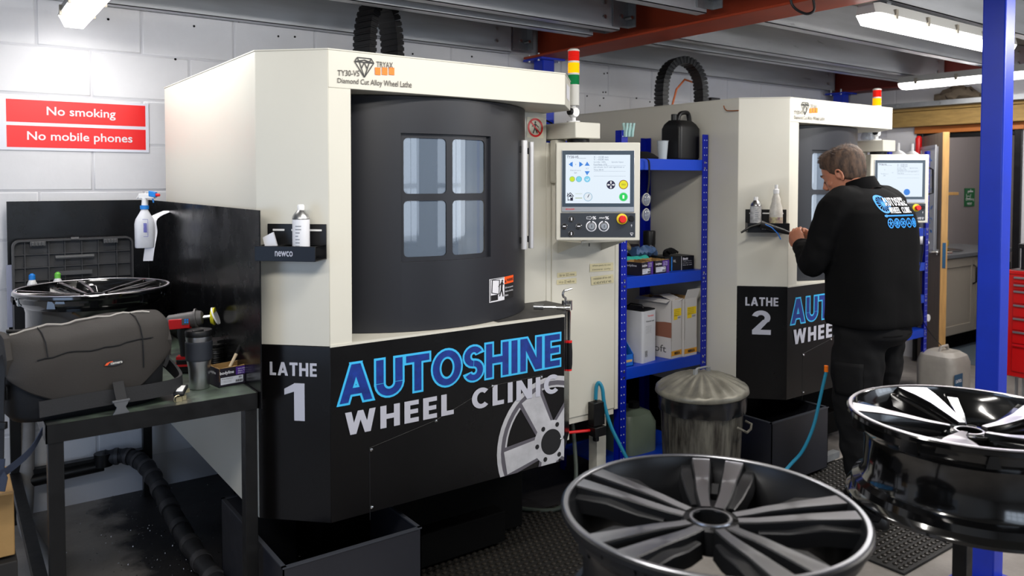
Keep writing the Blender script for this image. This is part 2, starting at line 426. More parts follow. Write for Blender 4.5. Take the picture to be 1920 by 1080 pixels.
# block walls
paint = mat('white_block_paint', srgb('#dcdcdf'), .55, var=.06, vscale=4, bump=.35, bscale=35)
mortar = mat('painted_mortar', srgb('#c8c8cc'), .7, bump=.3, bscale=60)
def block_mesh(w, h, t=.05):
    b = B(); b.box(-w/2, w/2, 0, t, -h/2, h/2); me = b.mesh('block', [paint])
    bm = bmesh.new(); bm.from_mesh(me)
    ed = [e for e in bm.edges if all(v.co.y < 1e-4 for v in e.verts)]
    bmesh.ops.bevel(bm, geom=ed, offset=.006, segments=1, affect='EDGES'); bm.to_mesh(me); bm.free()
    return me
BM = block_mesh(.444, .219)
b = B(); b.box(-2.2, XW+.12, YW+.004, YW+.1, 0, 2.6)
wall_back = struct('wall_back', b, mortar, 'white painted concrete block wall behind both machines')
Z0 = 2.1866 % .225
rnd = random.Random(3)
zc = Z0-.225/2; row = 0
while zc < 2.75:
    # running bond: the course holding z 2.19..2.41 has its joints at X = .366 + .45 k
    kz = round((zc-(2.1866+.1125))/.225); offx = .366 if kz % 2 == 0 else .591
    for k in range(-4, 15):
        cx = offx+.225+.45*k
        if cx-.225 < -1.9 or cx+.225 > XW or (cx > 1.2 and zc < 1.5 and cx < 6.0) : continue
        if zc < .05: continue
        if zc+.11 > 2.62: continue
        o = bpy.data.objects.new('block', BM); COL.objects.link(o); o.parent = wall_back
        o.location = (cx, YW+rnd.uniform(-.0012, .0012), zc); o.rotation_euler = (0, rnd.uniform(-.0015, .0015), rnd.uniform(-.002, .002))
    zc += .225
# drilled holes and knocks in the paint
b = B()
for x, y in ((203, 36), (364, 49), (448, 40), (522, 68), (553, 69), (329, 111), (774, 101), (885, 106), (1133, 138), (1139, 137), (1131, 173), (1136, 173), (1101, 180), (1132, 184), (1194, 184), (1125, 198), (1219, 191)):
    p = at(x, y, Y=YW-.003); b.cyl(p, p+Vector((0, .006, 0)), .006, n=8)
obj('drill_hole', b, near_black, wall_back)['kind'] = 'stuff'
# far wall with the doorway
OY0, OY1, OZ = 2.665, 3.44, 1.99
b = B(); b.box(XW+.004, XW+.12, -4.2, OY0, 0, 2.6); b.box(XW+.004, XW+.12, OY1, YW+.1, 0, 2.6); b.box(XW+.004, XW+.12, OY0, OY1, OZ+.06, 2.6)
wall_right = struct('wall_right', b, mortar, 'white block wall with the kitchenette doorway')
BR = block_mesh(.444, .219)
zc = Z0-.1125+.225
r = 0
while zc < 2.6:
    r += 1
    for k in range(-2, 10):
        cy = .3+.45*k+(.225 if r % 2 else 0)
        w0, w1 = cy-.222, cy+.222
        if w1 > OY0-.03 and w0 < OY1+.03 and zc < OZ+.1: continue
        if zc > 2.5 or w1 > YW: continue
        o = bpy.data.objects.new('block', BR); COL.objects.link(o); o.parent = wall_right
        o.location = (XW+rnd.uniform(-.001, .001), cy, zc); o.rotation_euler = (0, 0, -PI/2)
    zc += .225
b = B(); b.box(XW-.002, XW+.1, 2.44, OY0-.05, 0, 2.04); b.box(XW-.002, XW+.1, OY1+.03, 3.75, 0, 2.04)
struct('trim_doorway_pier', b, paint, 'white painted piers each side of the doorway')
# walls out of view (the room goes on behind the camera)
plain = mat('white_wall_paint', srgb('#cfd0d0'), .7, bump=.2, bscale=40)
b = B(); b.box(-2.32, -2.2, -4.2, -.2, 0, 2.6); b.box(-2.32, -2.2, 3.4, YW+.1, 0, 2.6); b.box(-2.32, -2.2, -.2, 3.4, 0, .6); b.box(-2.32, -2.2, -.2, 3.4, 2.2, 2.6)
struct('wall_left', b, plain)
b = B(); b.box(-2.2, XW+.12, -4.32, -4.2, 0, 2.6)
struct('wall_front', b, plain)
winm = mat('daylit_window', (.75, .86, 1.0), .3, emit=1.6)
for k, (x0, x1, z0, z1) in enumerate(((3.4, 6.6, .7, 2.3), (-.9, 1.4, .8, 2.2))):
    b = B(); b.box(x0, x1, -4.2, -4.17, z0, z1); w = struct('window_%d' % (k+1), b, winm)
    b = B()
    for q in range(5): xx = x0+(x1-x0)*q/4; b.box(xx-.03, xx+.03, -4.18, -4.12, z0-.03, z1+.03)
    for zz in (z0, (z0+z1)/2, z1): b.box(x0, x1, -4.18, -4.12, zz-.03, zz+.03)
    obj('window_frame', b, grey_plastic, w)
# mezzanine deck
deck = mat('chipboard_deck', srgb('#8f8a80'), .7, var=.1, vscale=6)
b = B(); b.box(-2.2, XW+.12, -4.2, YW+.1, 2.6, 2.68)
ceiling = struct('ceiling', b, deck, 'underside of the mezzanine deck')
# ------------------------------------------------------------------ steelwork
galvb = mat('galvanised_purlin', srgb('#c3c6ca'), .38, .35, var=.13, vscale=3, stretch=(.6, 6, 6), rvar=.12)
def purlin(x0, x1, y, z=2.4, h=.2, fl=.065, label=None, back=True):
    b = B(); t = .004; s = 1 if back else -1
    b.box(x0, x1, y, y+s*t, z, z+h)
    b.box(x0, x1, y, y+s*fl, z, z+t); b.box(x0, x1, y, y+s*fl, z+h-t, z+h)
    b.box(x0, x1, y+s*(fl-t), y+s*fl, z, z+.016); b.box(x0, x1, y+s*(fl-t), y+s*fl, z+h-.016, z+h)
    o = obj('ceiling_purlin', b, galvb); o['kind'] = 'structure'
    if label: o['label'] = label
    bb = B()
    for xx in (x0+.12, x1-.12):
        for zz in (z+.06, z+.14): bb.cyl((xx, y-s*.012, zz), (xx, y+s*.004, zz), .012, n=6)
    obj('bolt', bb, steel, o)
    return o
def cleat(x, y, z=2.42, h=.19):
    b = B(); b.box(x, x+.12, y-.012, y-.006, z, z+h); b.box(x+.114, x+.12, y-.07, y-.006, z, z+h)
    o = obj('beam_cleat', b, galv); o['kind'] = 'structure'; o['label'] = 'galvanised cleat joining a purlin to the red beam'
    bb = B(); bb.cyl((x+.06, y-.022, z+.06), (x+.06, y-.006, z+.06), .012, n=6); bb.cyl((x+.09, y-.07, z+.05), (x+.09, y-.02, z+.05), .01, n=6); obj('bolt', bb, steel, o)
purlin(-1.9, 3.02, 4.16, label='galvanised purlin against the wall, left bay')
purlin(-1.9, 3.06, 3.41, label='galvanised purlin, second from the wall, left bay')
purlin(-1.9, 3.09, 3.22, z=2.405, label='galvanised purlin, third from the wall, left bay')
purlin(-1.9, 3.11, 2.62, label='galvanised purlin, fourth from the wall, left bay')
purlin(-1.9, 3.11, 1.95, label='galvanised purlin nearest the camera, left bay')
for y in (4.16, 3.41, 3.22, 2.62): cleat(3.03, y+.002)
for y, l in ((4.17, 'against the wall'), (3.40, 'second from the wall'), (3.18, 'third from the wall'), (2.58, 'fourth from the wall'), (1.93, 'carrying the long batten light')):
    purlin(3.33, 6.76, y, label='galvanised purlin in the right bay '+l)
def ibeam(name, x, w, y0, y1, z0, h, m, label):
    b = B(); b.box(x-w/2, x+w/2, y0, y1, z0, z0+.014); b.box(x-w/2, x+w/2, y0, y1, z0+h-.014, z0+h); b.box(x-.006, x+.006, y0, y1, z0+.014, z0+h-.014)
    o = obj(name, b, m, bevel=.003); o['kind'] = 'structure'; o['label'] = label; return o
ibeam('steel_beam', 3.275, .25, -4.1, 4.2, 2.37, .38, red_oxide, 'red oxide steel beam running from the wall over the first machine')
ibeam('steel_beam', 6.82, .2, -4.1, 4.2, 2.375, .3, dark_oxide, 'dark red steel beam along the far wall')
# blue columns
def column(x, y, w, top, label, base=True):
    b = B(); b.box(x, x+w, y, y+w, 0, top)
    o = obj('steel_column', b, navy_paint, bevel=.006); o['kind'] = 'structure'; o['label'] = label
    b = B(); b.box(x-.06, x+w+.06, y-.06, y+w+.06, 0, .012); obj('base_plate', b, navy_paint, o)
    b = B(); b.box(x-.05, x+w+.05, y-.05, y+w+.05, top-.012, top); 
    obj('head_plate', b, navy_paint, o)
    b = B()
    for a in (-.035, w+.035):
        for c in (.0, w): b.cyl((x+a, y+c, top-.02), (x+a, y+c, top+.03), .008, n=6)
    obj('bolt', b, steel, o)
pc = at(1875, 540, d=2.95)
column(pc.x, pc.y, .083, 2.598, 'bright blue square steel column in the right foreground')
column(3.22, 4.08, .1, 2.37, 'blue steel column behind the first machine under the red beam')
column(6.72, 4.06, .1, 2.375, 'blue steel column behind the second machine under the dark red beam')

# ------------------------------------------------------------------ doorway, lintel, ledge, kitchenette
b = B(); b.box(XW-.10, XW+.02, 1.2, 4.0, 2.035, 2.165)
o = struct('trim_1', b, tan_wood, 'rough tan timber lintel over the doorway', .004)
b = B(); b.box(XW-.12, XW+.02, 1.2, 4.0, 2.168, 2.192); struct('trim_2', b, tan_wood, 'thin timber batten on top of the lintel')
b = B(); b.box(XW-.2, XW+.02, 1.0, 4.1, 2.195, 2.235); o = struct('trim_3', b, galv, 'dark steel ledge above the lintel')
bb = B()
for y in (3.55, 3.2, 2.85, 2.5): bb.cyl((XW-.205, y, 2.215), (XW-.19, y, 2.215), .014, n=6)
obj('bolt', bb, steel, o)
b = B(); b.box(XW-.03, XW+.1, 2.63, OY1+.05, 1.975, 2.034); struct('trim_4', b, orange_wood, 'orange varnished head of the door frame', .003)
b = B(); b.box(XW-.02, XW+.1, OY0-.02, OY0+.035, 0, 1.975); b.box(XW-.02, XW+.1, OY1-.02, OY1+.035, 0, 1.975); b.box(XW-.0, XW+.1, OY0, OY1, 1.935, 1.975)
struct('trim_5', b, black, 'black door frame', .003)
# kitchenette beyond
dimwall = mat('mauve_grey_wall', srgb('#8d8688'), .8, bump=.2, bscale=50)
kfl = mat('blue_grey_vinyl_floor', srgb('#5d6a74'), .5, var=.1)
b = B(); b.box(XW+.12, 9.6, 2.3, 4.1, -.1, .004); struct('floor_kitchenette', b, kfl, 'blue grey vinyl floor of the kitchenette')
b = B(); b.box(XW+.12, 9.6, 3.95, 4.05, 0, 2.6); struct('wall_kitchenette', b, dimwall, 'mauve grey kitchenette wall behind the sink')
b = B(); b.box(9.6, 9.7, 2.3, 4.05, 0, 2.6); b.box(XW+.12, 9.7, 2.2, 2.3, 0, 2.6); struct('wall_kitchenette_side', b, dimwall)
b = B(); b.box(XW+.12, 9.7, 2.2, 4.05, 2.6, 2.68); struct('ceiling_kitchenette', b, plain)
l = bpy.data.lights.new('kitchenette_light', 'POINT'); l.energy = 26; l.color = (1, .95, .88); l.shadow_soft_size = .1
o = bpy.data.objects.new('kitchenette_light', l); COL.objects.link(o); o.location = (8.2, 3.0, 2.4)
# counter
units = mat('grey_shaker_paint', srgb('#a9a194'), .5)
k = thing('base_cabinet', 'pale grey shaker kitchen cabinet under the sink worktop in the doorway', 'cabinet', (7.75, 3.62, 0))
b = B(); b.box(7.12, 8.6, 3.40, 3.94, .15, .858); obj('carcass', b, units, k, bevel=.002)
b = B(); b.box(7.12, 8.6, 3.46, 3.94, .005, .15); obj('plinth', b, near_black, k)
for x0, x1 in ((7.14, 7.86), (7.87, 8.58)):
    b = B(); b.box(x0, x1, 3.385, 3.399, .16, .855); d = obj('cabinet_door', b, units, k, bevel=.002)
    b = B()
    for a in ((x0, x0+.08, .16, .855), (x1-.08, x1, .16, .855), (x0+.08, x1-.08, .16, .24), (x0+.08, x1-.08, .775, .855)): b.box(a[0], a[1], 3.376, 3.385, a[2], a[3])
    obj('door_frame', b, units, d, bevel=.002)
    b = B(); b.tube([(x1-.05, 3.375, .60), (x1-.05, 3.345, .62), (x1-.05, 3.345, .76), (x1-.05, 3.375, .78)], .008, 8); obj('door_handle', b, black_plastic, d)
wt = mat('grey_worktop', srgb('#6f7277'), .3)
b = B(); b.box(7.1, 8.7, 3.355, 3.948, .861, .90); t = obj('worktop', b, [wt], bevel=.006); tag(t, 'grey kitchenette worktop with a bright front edge', 'worktop')
b = B(); b.rev([(.001, 0), (.16, 0), (.17, .008), (.165, .004), (.0, .002)], 24, (7.75, 3.62, .901)); tag(obj('sink', b, chrome, origin=(7.75, 3.62, .9)), 'round steel sink set in the kitchenette worktop', 'sink')
tp = at(1776, 470, Y=3.78)
b = B(); x, y = 7.48, 3.82
b.tube([(x, y, .901), (x, y, 1.02), (x+.01, y, 1.06)], [.022, .02, .02]); b.tube([(x, y, 1.03), (x+.10, y-.06, 1.07), (x+.19, y-.11, 1.06), (x+.2, y-.115, 1.04)], .011)
t = obj('tap', b, chrome, origin=(x, y, .901)); tag(t, 'chrome mixer tap over the kitchenette sink', 'tap')
b = B(); b.tube([(x, y, 1.05), (x, y, 1.09), (x-.06, y, 1.12)], [.018, .02, .008]); obj('lever', b, chrome, t)
b = B(); b.box(8.05, 8.25, 3.80, 3.87, .901, .965); tag(obj('sponge', b, mat('sponge_yellow', srgb('#b79a1c'), .9, bump=.5, bscale=120), bevel=.01, origin=(8.1, 3.83, .901)), 'yellow sponge standing behind the kitchenette sink', 'sponge')
# wall shelf with a dark object and the drinking water sign
b = B(); b.box(7.5, 8.35, 3.76, 3.948, 1.42, 1.45); o = tag(obj('wall_shelf', b, wood, bevel=.003), 'narrow wooden wall shelf in the kitchenette', 'shelf')
b = B(); b.rev([(.0, 0), (.09, 0), (.1, .05), (.1, .12), (.07, .16), (.0, .17)], 20, (7.85, 3.85, 1.451)); o = tag(obj('cloth_hat', b, black_matte, origin=(7.85, 3.85, 1.451)), 'black cap lying on the kitchenette shelf', 'cap')
b = B(); b.box(7.92, 8.0, 3.74, 3.80, 1.452, 1.46); obj('brim', b, black_matte, o)
sY = 3.945
sg = thing('water_sign', 'green drinking water sign on the kitchenette wall', 'sign', (8.75, sY, 1.35))
q = [at(x, y, Y=sY) for x, y in ((1808, 387), (1840, 387), (1840, 353), (1808, 353))]
x0, x1, z0, z1 = q[0].x, q[0].x+.23, q[0].z, q[3].z
b = B(); b.box(x0, x1, sY-.004, sY+.001, z0, z1); obj('sign_board', b, green, sg)
fm = planemap((x0, sY-.006, z0), (x1-x0, 0, 0), (0, 0, z1-z0))
b = B(); text('Drinking', planemap((x0+.02, sY-.006, z0+.055), ((x1-x0)*.82, 0, 0), (0, 0, .035)), b, .01); text('water', planemap((x0+.05, sY-.006, z0+.015), ((x1-x0)*.5, 0, 0), (0, 0, .03)), b, .01)
put(polys([line2d((.12, .68), (.2, .42), .04), line2d((.2, .42), (.5, .42), .04), line2d((.5, .42), (.58, .68), .04), line2d((.3, .82), (.8, .82), .07), line2d((.55, .82), (.55, .95), .06), line2d((.3, .84), (.3, .72), .06), line2d((.2, .56), (.5, .56), .03)]), fm, b)
obj('lettering', b, white, sg)
# pale blue panel and red and black pole by the doorway
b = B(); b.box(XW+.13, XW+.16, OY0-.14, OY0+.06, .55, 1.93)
tag(obj('curtain_panel', b, mat('glowing_blue_panel', srgb('#8fbfe4'), .5, emit=.25), bevel=.004), 'pale blue panel standing in the doorway behind the black frame', 'panel')  # panel gives off a faint glow of its own, though no lamp
b = B(); pp = at(1722, 300, X=6.80); b.tube([(pp.x, pp.y, .01), (pp.x, pp.y, 1.78)], .02); t = obj('broom_handle', b, black_plastic, origin=(pp.x, pp.y, 0)); tag(t, 'long black pole with a red tip left of the doorway', 'pole')
b = B(); b.tube([(pp.x, pp.y, 1.78), (pp.x, pp.y, 1.93), (pp.x, pp.y, 1.95)], [.026, .026, .012]); obj('tip', b, red, t, label='red tip')
# door leaf
hg = Vector((6.915, 3.42, 0)); fe = Vector((6.343, 2.96, 0)); dx = (fe-hg).normalized(); dn = Vector((dx.y, -dx.x, 0))
if dn.x > 0: dn = -dn     # towards the camera side
dl = (fe-hg).length
door = thing('door_1', 'pale wooden door standing half open into the workshop', 'door', hg); door['kind'] = 'structure'; del door['category']
UPV = Vector((0, 0, 1))
greyleaf = mat('worn_wood_veneer', srgb('#7a6a5a'), .55, var=.25, vscale=4, stretch=(6, 6, .7))
b = B(); b.obox(hg+dx*(dl/2-.004)+UPV*.98, dx, dn, UPV, dl/2-.004, .022, .965); obj('door_leaf', b, greyleaf, door, bevel=.002)
b = B(); b.obox(hg+dx*dl+UPV*.98, dx, dn, UPV, .008, .023, .966); obj('edge_strip', b, wood, door, label='pale wooden edge of the door')
b = B(); b.obox(hg+dx*(dl+.009)+UPV*.98, dx, dn, UPV, .002, .012, .10); obj('lock_plate', b, mat('bluish_steel', srgb('#3b6a8c'), .35, .6), door)
for s in (1, -1):
    b = B(); p = hg+dx*(dl-.06)+UPV*1.0+dn*s*.022
    b.cyl(p, p+dn*s*.012, .025); b.tube([p, p+dn*s*.05, p+dn*s*.055-dx*.02, p+dn*s*.055-dx*.12], .010, 10); obj('door_handle', b, chrome, door)
wb = tag(obj('whiteboard', B().obox(hg+dx*(dl*.52)+UPV*1.42+dn*.034, dx, dn, UPV, .24, .010, .42), mat('whiteboard', srgb('#c7cad2'), .25), bevel=.002), 'tall whiteboard with blue scribbles hung on the open door', 'whiteboard')
b = B(); c = hg+dx*(dl*.52)+UPV*1.42+dn*.045
for s in (-1, 1):
    b.obox(c+dx*.24*s, dx, dn, UPV, .012, .006, .43); b.obox(c+UPV*.42*s, dx, dn, UPV, .25, .006, .012)
obj('frame', b, brushed, wb)
b = B(); rr = random.Random(5)
for k_ in range(10):
    p = c+dx*rr.uniform(.0, .17)+UPV*rr.uniform(-.3, .35); b.tube([p+dx*q*.012+UPV*rr.uniform(-.012, .012) for q in range(5)], .002, 4)
obj('handwriting', b, blue_sticker, wb)
# bundle of cloth on the ledge
b = B(); rr = random.Random(9); c = at(1800, 181, X=XW-.1)
rings = []
for i in range(15):
    t = i/14; r = .062*math.sin(PI*min(max(t, .05), .95))**.5
    rings.append([Vector((c.x+math.cos(2*PI*j/16)*r*1.1, c.y+.2-t*.36, 2.236+.9*r+math.sin(2*PI*j/16)*r*.9+noise.noise(Vector((t*9, j*.9, 0)))*.04)) for j in range(16)])
b.loft(rings)
tag(obj('cloth_bundle', b, mat('brown_dust_sheet', srgb('#6f6252'), .9, var=.3, vscale=14, bump=.6, bscale=40)), 'rolled brown dust sheet lying on the steel ledge over the doorway', 'cloth')
# black rubber duckboards / matting
def mat_tile(x0, x1, y0, y1, label, nx, ny):
    b = B(); b.box(x0, x1, y0, y1, .0005, .012)
    o = obj('anti_fatigue_mat', b, rubber, origin=(x0, y0, 0), bevel=.003)
    tag(o, label, 'mat')
    bb = B()
    for i in range(nx):
        for j in range(ny):
            cx = x0+.025+(x1-x0-.05)*(i+(.5 if j % 2 else 0))/nx; cy = y0+.025+(y1-y0-.05)*j/(ny-1)
            bb.rev([(.0105, 0), (.0105, .004), (.007, .0062), (.0001, .0066)], 6, (cx, cy, .012), caps=False)
    s = obj('stud', bb, mat('rubber_stud', srgb('#2a2723'), .32), o, label='raised round studs'); s['kind'] = 'stuff'
mat_tile(1.40, 2.36, 1.35, 2.87, 'black studded rubber mat in front of the first machine', 30, 46)
mat_tile(3.05, 4.35, 1.55, 2.42, 'black studded rubber mat under the standing man', 36, 26)
# ================================================================== LATHES
Xs, CH, YA, Yf, XD = .8452, .1801, 3.9082, 2.4291, 2.0312
z0, zl, zh, zt = .423, 1.013, 1.8666, 1.9936
Yc, XJ, XR = 2.7747, 1.1048, 2.6635
XE, YB = XD+CH, Yf+CH
DXM = 2.505
L1 = thing('wheel_lathe', 'first lathe from the left, marked LATHE 1, cream cabinet with a curved grey door', 'lathe', (1.5, 3.2, 0), group='wheel lathes')
L = L1
b = B(); b.box(Xs, Xs+.025, YB, YA, z0, zt-.004); obj('side_panel', b, cream, L, bevel=.002)
b = B()     # chamfered corner and left jamb
t = .02
b.prism([(Xs, YB), (Xs+CH, Yf), (Xs+CH+.006, Yf+t), (Xs+t, YB+.006)], zl+.001, zt-.004)
obj('corner_panel', b, cream, L, bevel=.0015)
b = B(); b.box(Xs+CH+.0005, XJ, Yf, Yf+.14, zl+.001, zh-.0003); b.box(XJ-.02, XJ, Yf+.1, Yf+.35, zl+.03, zh); obj('door_jamb', b, cream, L, bevel=.0015)
b = B(); b.prism([(Xs+CH+.0005, Yf), (XD, Yf), (XE, YB), (XE, Yc+.02), (Xs+CH+.0005, Yc+.02)], zh, zt-.004); hd = obj('header', b, cream, L, bevel=.002)
b = B(); b.prism([(Xs-.002, YA), (Xs-.002, YB-.001), (Xs+CH-.001, Yf-.002), (XD+.001, Yf-.002), (XE+.002, YB-.001), (XE+.002, YA)], zt-.004, zt); obj('roof_panel', b, cream, L)
b = B(); b.box(1.75, XE, Yc, Yc+.02, zl+.001, zh); b.box(XE-.02, XE, Yc+.0202, YA, zl, zt-.004); obj('front_column', b, cream, L, bevel=.002)
b = B(); b.box(XJ-.08, XE-.02, Yf+.36, Yf+.37, zl, zh); b.box(XJ-.02, XJ, Yf+.02, Yf+.36, zl+.02, zh); obj('inner_bulkhead', b, near_black, L)
b = B(); b.box(XE+.0015, XR-.026, Yc, YA, z0+.03, 1.735); cb = obj('control_cabinet', b, cream, L, bevel=.003)
b = B(); b.box(XE+.03, XR-.03, Yc-.006, Yc-.0005, z0+.03, 1.72); obj('cabinet_door', b, cream, cb, bevel=.002)
b = B(); b.box(XR-.024, XR, Yc-.002, YA, z0+.02, 1.735); obj('cabinet_trim', b, cream, cb, bevel=.003)
b = B(); b.box(XE+.0, XR-.03, Yc, Yc+.02, z0, z0+.035); obj('sill_rail', b, cream, cb)
# black lower body
b = B(); b.prism([(Xs, YB), (Xs+CH, Yf), (Xs+CH+.01, Yf+t), (Xs+t, YB+.01)], z0, zl); lp2 = obj('corner_apron', b, black_vinyl, L, bevel=.001)
b = B(); b.box(Xs+CH+.0005, XD, Yf, Yf+.02, z0, zl); fa = obj('front_apron', b, black_vinyl, L, bevel=.001)
b = B(); b.prism([(XD, Yf), (XE, YB), (XE-.012, YB+.012), (XD-.012, Yf+.02)], z0+.03, zl); ra = obj('end_apron', b, black_vinyl, L, bevel=.001)
b = B(); b.box(XE-.02, XE, YB, Yc, z0, zl-.001); obj('end_panel', b, cream, L)
b = B(); b.prism([(Xs+.02, YA-.02), (Xs+.02, YB+.01), (Xs+CH+.01, Yf+.021), (XD-.01, Yf+.021), (XE-.03, YB+.01), (XE-.03, YA-.02)], z0-.0, z0+.012); obj('floor_pan', b, near_black, L)
b = B(); b.prism([(Xs+CH, Yf+.001), (1.68, Yf+.001), (1.72, Yf+.02), (1.72, Yc), (Xs+CH, Yc)], zl, zl+.004); obj('door_sill', b, cream, L)
b = B(); b.prism([(1.6805, Yf+.001), (XD, Yf+.001), (XE, YB), (XE, Yc), (1.7205, Yc), (1.7205, Yf+.02)], zl, zl+.004); lg = obj('ledge', b, mat('dark_textured_ledge', srgb('#3c3b3a'), .6, var=.4, vscale=30, bump=.3, bscale=200), L)
b = B(); b.box(Xs+CH, XD, Yf-.003, Yf+.012, zl-.002, zl+.0065); obj('edge_strip', b, cream, lg)
b = B(); b.box(Xs+CH+.1, XE-.15, Yf+.32, YA-.05, .03, z0); b.box(Xs+CH+.15, XE-.3, Yf+.24, Yf+.36, .03, .16); obj('plinth', b, near_black, L, bevel=.005)
for x_, y_ in ((Xs+CH+.2, Yf+.45), (XE-.25, Yf+.45), (Xs+CH+.2, YA-.2), (XE-.25, YA-.2)):
    b = B(); b.cyl((x_, y_, .0), (x_, y_, .03), .05, .04, 14); obj('levelling_foot', b, black, L)
fx = at(1120, 860, Y=Yc+.05)
b = B(); b.box(fx.x-.03, fx.x+.03, Yc+.02, Yc+.08, .012, z0+.02); obj('cabinet_leg', b, cream, L, bevel=.002); b = B(); b.box(fx.x-.05, fx.x+.05, Yc, Yc+.10, 0, .012); obj('foot_plate', b, galv, L)
# access panel seam and screws on the front apron
b = B()
pl = [at(x, y, Y=Yf-.0012) for x, y in ((694, 975), (693, 840), (817, 788), (924, 723), (1018, 703))]
b.tube(pl, .0006, 4)
obj('panel_seam', b, mat('seam_grey', srgb('#2b2b2c'), .5), fa)
for x, y in ((696, 843), (697, 951), (817, 789), (923, 724), (1015, 707), (1051, 903-80)):
    p = at(x, y, Y=Yf-.001); b = B(); b.tube([p, p+Vector((0, -.003, 0)), p+Vector((0, -.0045, 0))], [.006, .0055, .002], 10); obj('screw', b, chrome, fa)
p = at(1070, 826, X=XD+.15); 
# ---- lettering on the aprons
def q4(pts, **k): return [at(x, y, **k) for x, y in pts]
YP = Yf-.0012
def frontpt(x, z, off=0): return Vector((x, YP-off, z))
xA0, xA1 = 1.049, 2.015
# AUTOSHINE: light blue outline under dark blue faces
mA = quadmap(frontpt(1.056, .816), frontpt(2.008, .816), frontpt(2.008, .946), frontpt(1.056, .946))
obj('lettering', put(heavy('AUTOSHINE', .052), mA), mat('sky_blue_print', srgb('#3db8ee'), .35), fa, label='dark blue lettering outlined in light blue')
obj('lettering_face', put(heavy('AUTOSHINE', -.008), lambda u, v: mA(u, v)+Vector((0, -.0006, 0))), mat('deep_blue_print', srgb('#1c3a94'), .3, var=.4, vscale=30), fa)
mW = quadmap(frontpt(1.077, .708), frontpt(1.998, .708), frontpt(1.998, .784), frontpt(1.077, .784))
obj('lettering', put(heavy('WHEEL CLINIC', .012, .22), lambda u, v: mW(u, v)+Vector((0, -.0022, 0))), grey_print, fa, label='pale grey widely spaced lettering')
# LATHE / number on the corner apron
cu = Vector((CH, -CH, 0)).normalized(); cn = Vector((-1, -1, 0)).normalized(); c0 = Vector((Xs, YB, 0)); cw = CH*math.sqrt(2)
def cornerpt(s, z, off=.0012): return c0+cu*(s*cw)+Vector((0, 0, z))+cn*off
mL = quadmap(cornerpt(.17, .912), cornerpt(.82, .912), cornerpt(.82, .957), cornerpt(.17, .957))
obj('lettering', put(heavy('LATHE', 0, .13), mL), grey_print, lp2, label='pale grey lettering reading LATHE')
def digit(s, parent, name):
    x0_ = .37 if s == '1' else .31; x1_ = .65 if s == '1' else .68
    m_ = quadmap(cornerpt(x0_, .762), cornerpt(x1_, .762), cornerpt(x1_, .888), cornerpt(x0_, .888))
    return obj(name, put(heavy(s), m_), grey_print, parent, label='large pale grey figure '+s)
d1 = digit('1', lp2, 'lathe_number')
# printed wheel, cut off by the apron's edges
gc = (1.963, .512); R_ = .266
def wheel_print():
    shp = []
    A = B(); Dk = B()
    pl_ = [(XD-.0005, 0, 1, 0), (0, z0+.0005, 0, -1)]
    def addp(bb, g, off): put(clip2d(g, pl_), lambda u, v: frontpt(u, v, off), bb)
    addp(A, ring2d(gc[0], gc[1], R_*.93, R_, 48), .0002); 
    G = B(); addp(G, ring2d(gc[0], gc[1], R_*.86, R_*.93, 48), .0002)
    addp(A, ring2d(gc[0], gc[1], R_*.83, R_*.86, 48), .0002)
    for k in range(5):
        a = math.radians(46+72*k); dxx, dyy = math.cos(a), math.sin(a); px, py = -dyy, dxx
        w0_, w1_ = .042, .05
        def sp(w0, w1, r0, r1): return [(gc[0]+dxx*r0+px*w0, gc[1]+dyy*r0+py*w0), (gc[0]+dxx*r0-px*w0, gc[1]+dyy*r0-py*w0), (gc[0]+dxx*r1-px*w1, gc[1]+dyy*r1-py*w1), (gc[0]+dxx*r1+px*w1, gc[1]+dyy*r1+py*w1)]
        addp(G, polys([sp(w0_+.007, w1_+.012, .06, R_*.88)]), .0004)
        addp(A, polys([sp(w0_-.006, w1_-.004, .05, R_*.86)]), .0008)
    addp(A, ring2d(gc[0], gc[1], .052, .088, 32), .0010)
    addp(Dk, polys([disc(gc[0], gc[1], .052, 32)]), .0012)
    for k in range(6):
        a = math.radians(60*k+5); addp(Dk, polys([disc(gc[0]+.072*math.cos(a), gc[1]+.072*math.sin(a), .010, 12)]), .0014)
    p_ = obj('printed_wheel', A, mat('silver_print', srgb('#c3c3c8'), .4, var=.25, vscale=9), fa, label='printed picture of a silver alloy wheel')
    obj('printed_shading', G, mat('mid_grey_print', srgb('#59565e'), .4), fa); obj('printed_holes', Dk, black_print, fa)
wheel_print()
# ---- header logo
yP = Yf-.003
def hp(x, z): return Vector((x, yP, z))
b = B(); 
tl_, trr_ = at(665, 107, Y=yP), at(701, 110, Y=yP); bt_ = at(683, 145, Y=yP)
dx0, dx1, dz1, dz0 = tl_.x, trr_.x, tl_.z, bt_.z
def dg_(pts, w=.035): return [line2d(p, q_, w) for p, q_ in pts]
D_ = {'a': (.14, 1), 'b': (.86, 1), 'c': (1, .78), 'd': (0, .78), 'e': (.5, 0), 'f': (.32, 1), 'g': (.68, 1), 'h': (.24, .78), 'i': (.5, .9), 'j': (.76, .78), 'k': (.35, .45), 'l': (.65, .45), 'm': (.5, .78)}
E_ = ['ab', 'bc', 'ce', 'ed', 'da', 'dh', 'hi', 'ij', 'jc', 'ah', 'bj', 'he', 'je', 'hk', 'mk', 'ml', 'lj', 'hj', 'ic', 'id']
put(polys(dg_([(D_[e[0]], D_[e[1]]) for e in E_], .05)), planemap((dx0, yP, dz0), (dx1-dx0, 0, 0), (0, 0, dz1-dz0)), b)
obj('diamond_logo', b, black_print, hd, label='black line drawing of a cut diamond')
b = B()
text('TY30-VS', quadmap(*q4(((633, 142), (674, 143), (674, 132), (633, 131)), Y=yP)), b, .008)
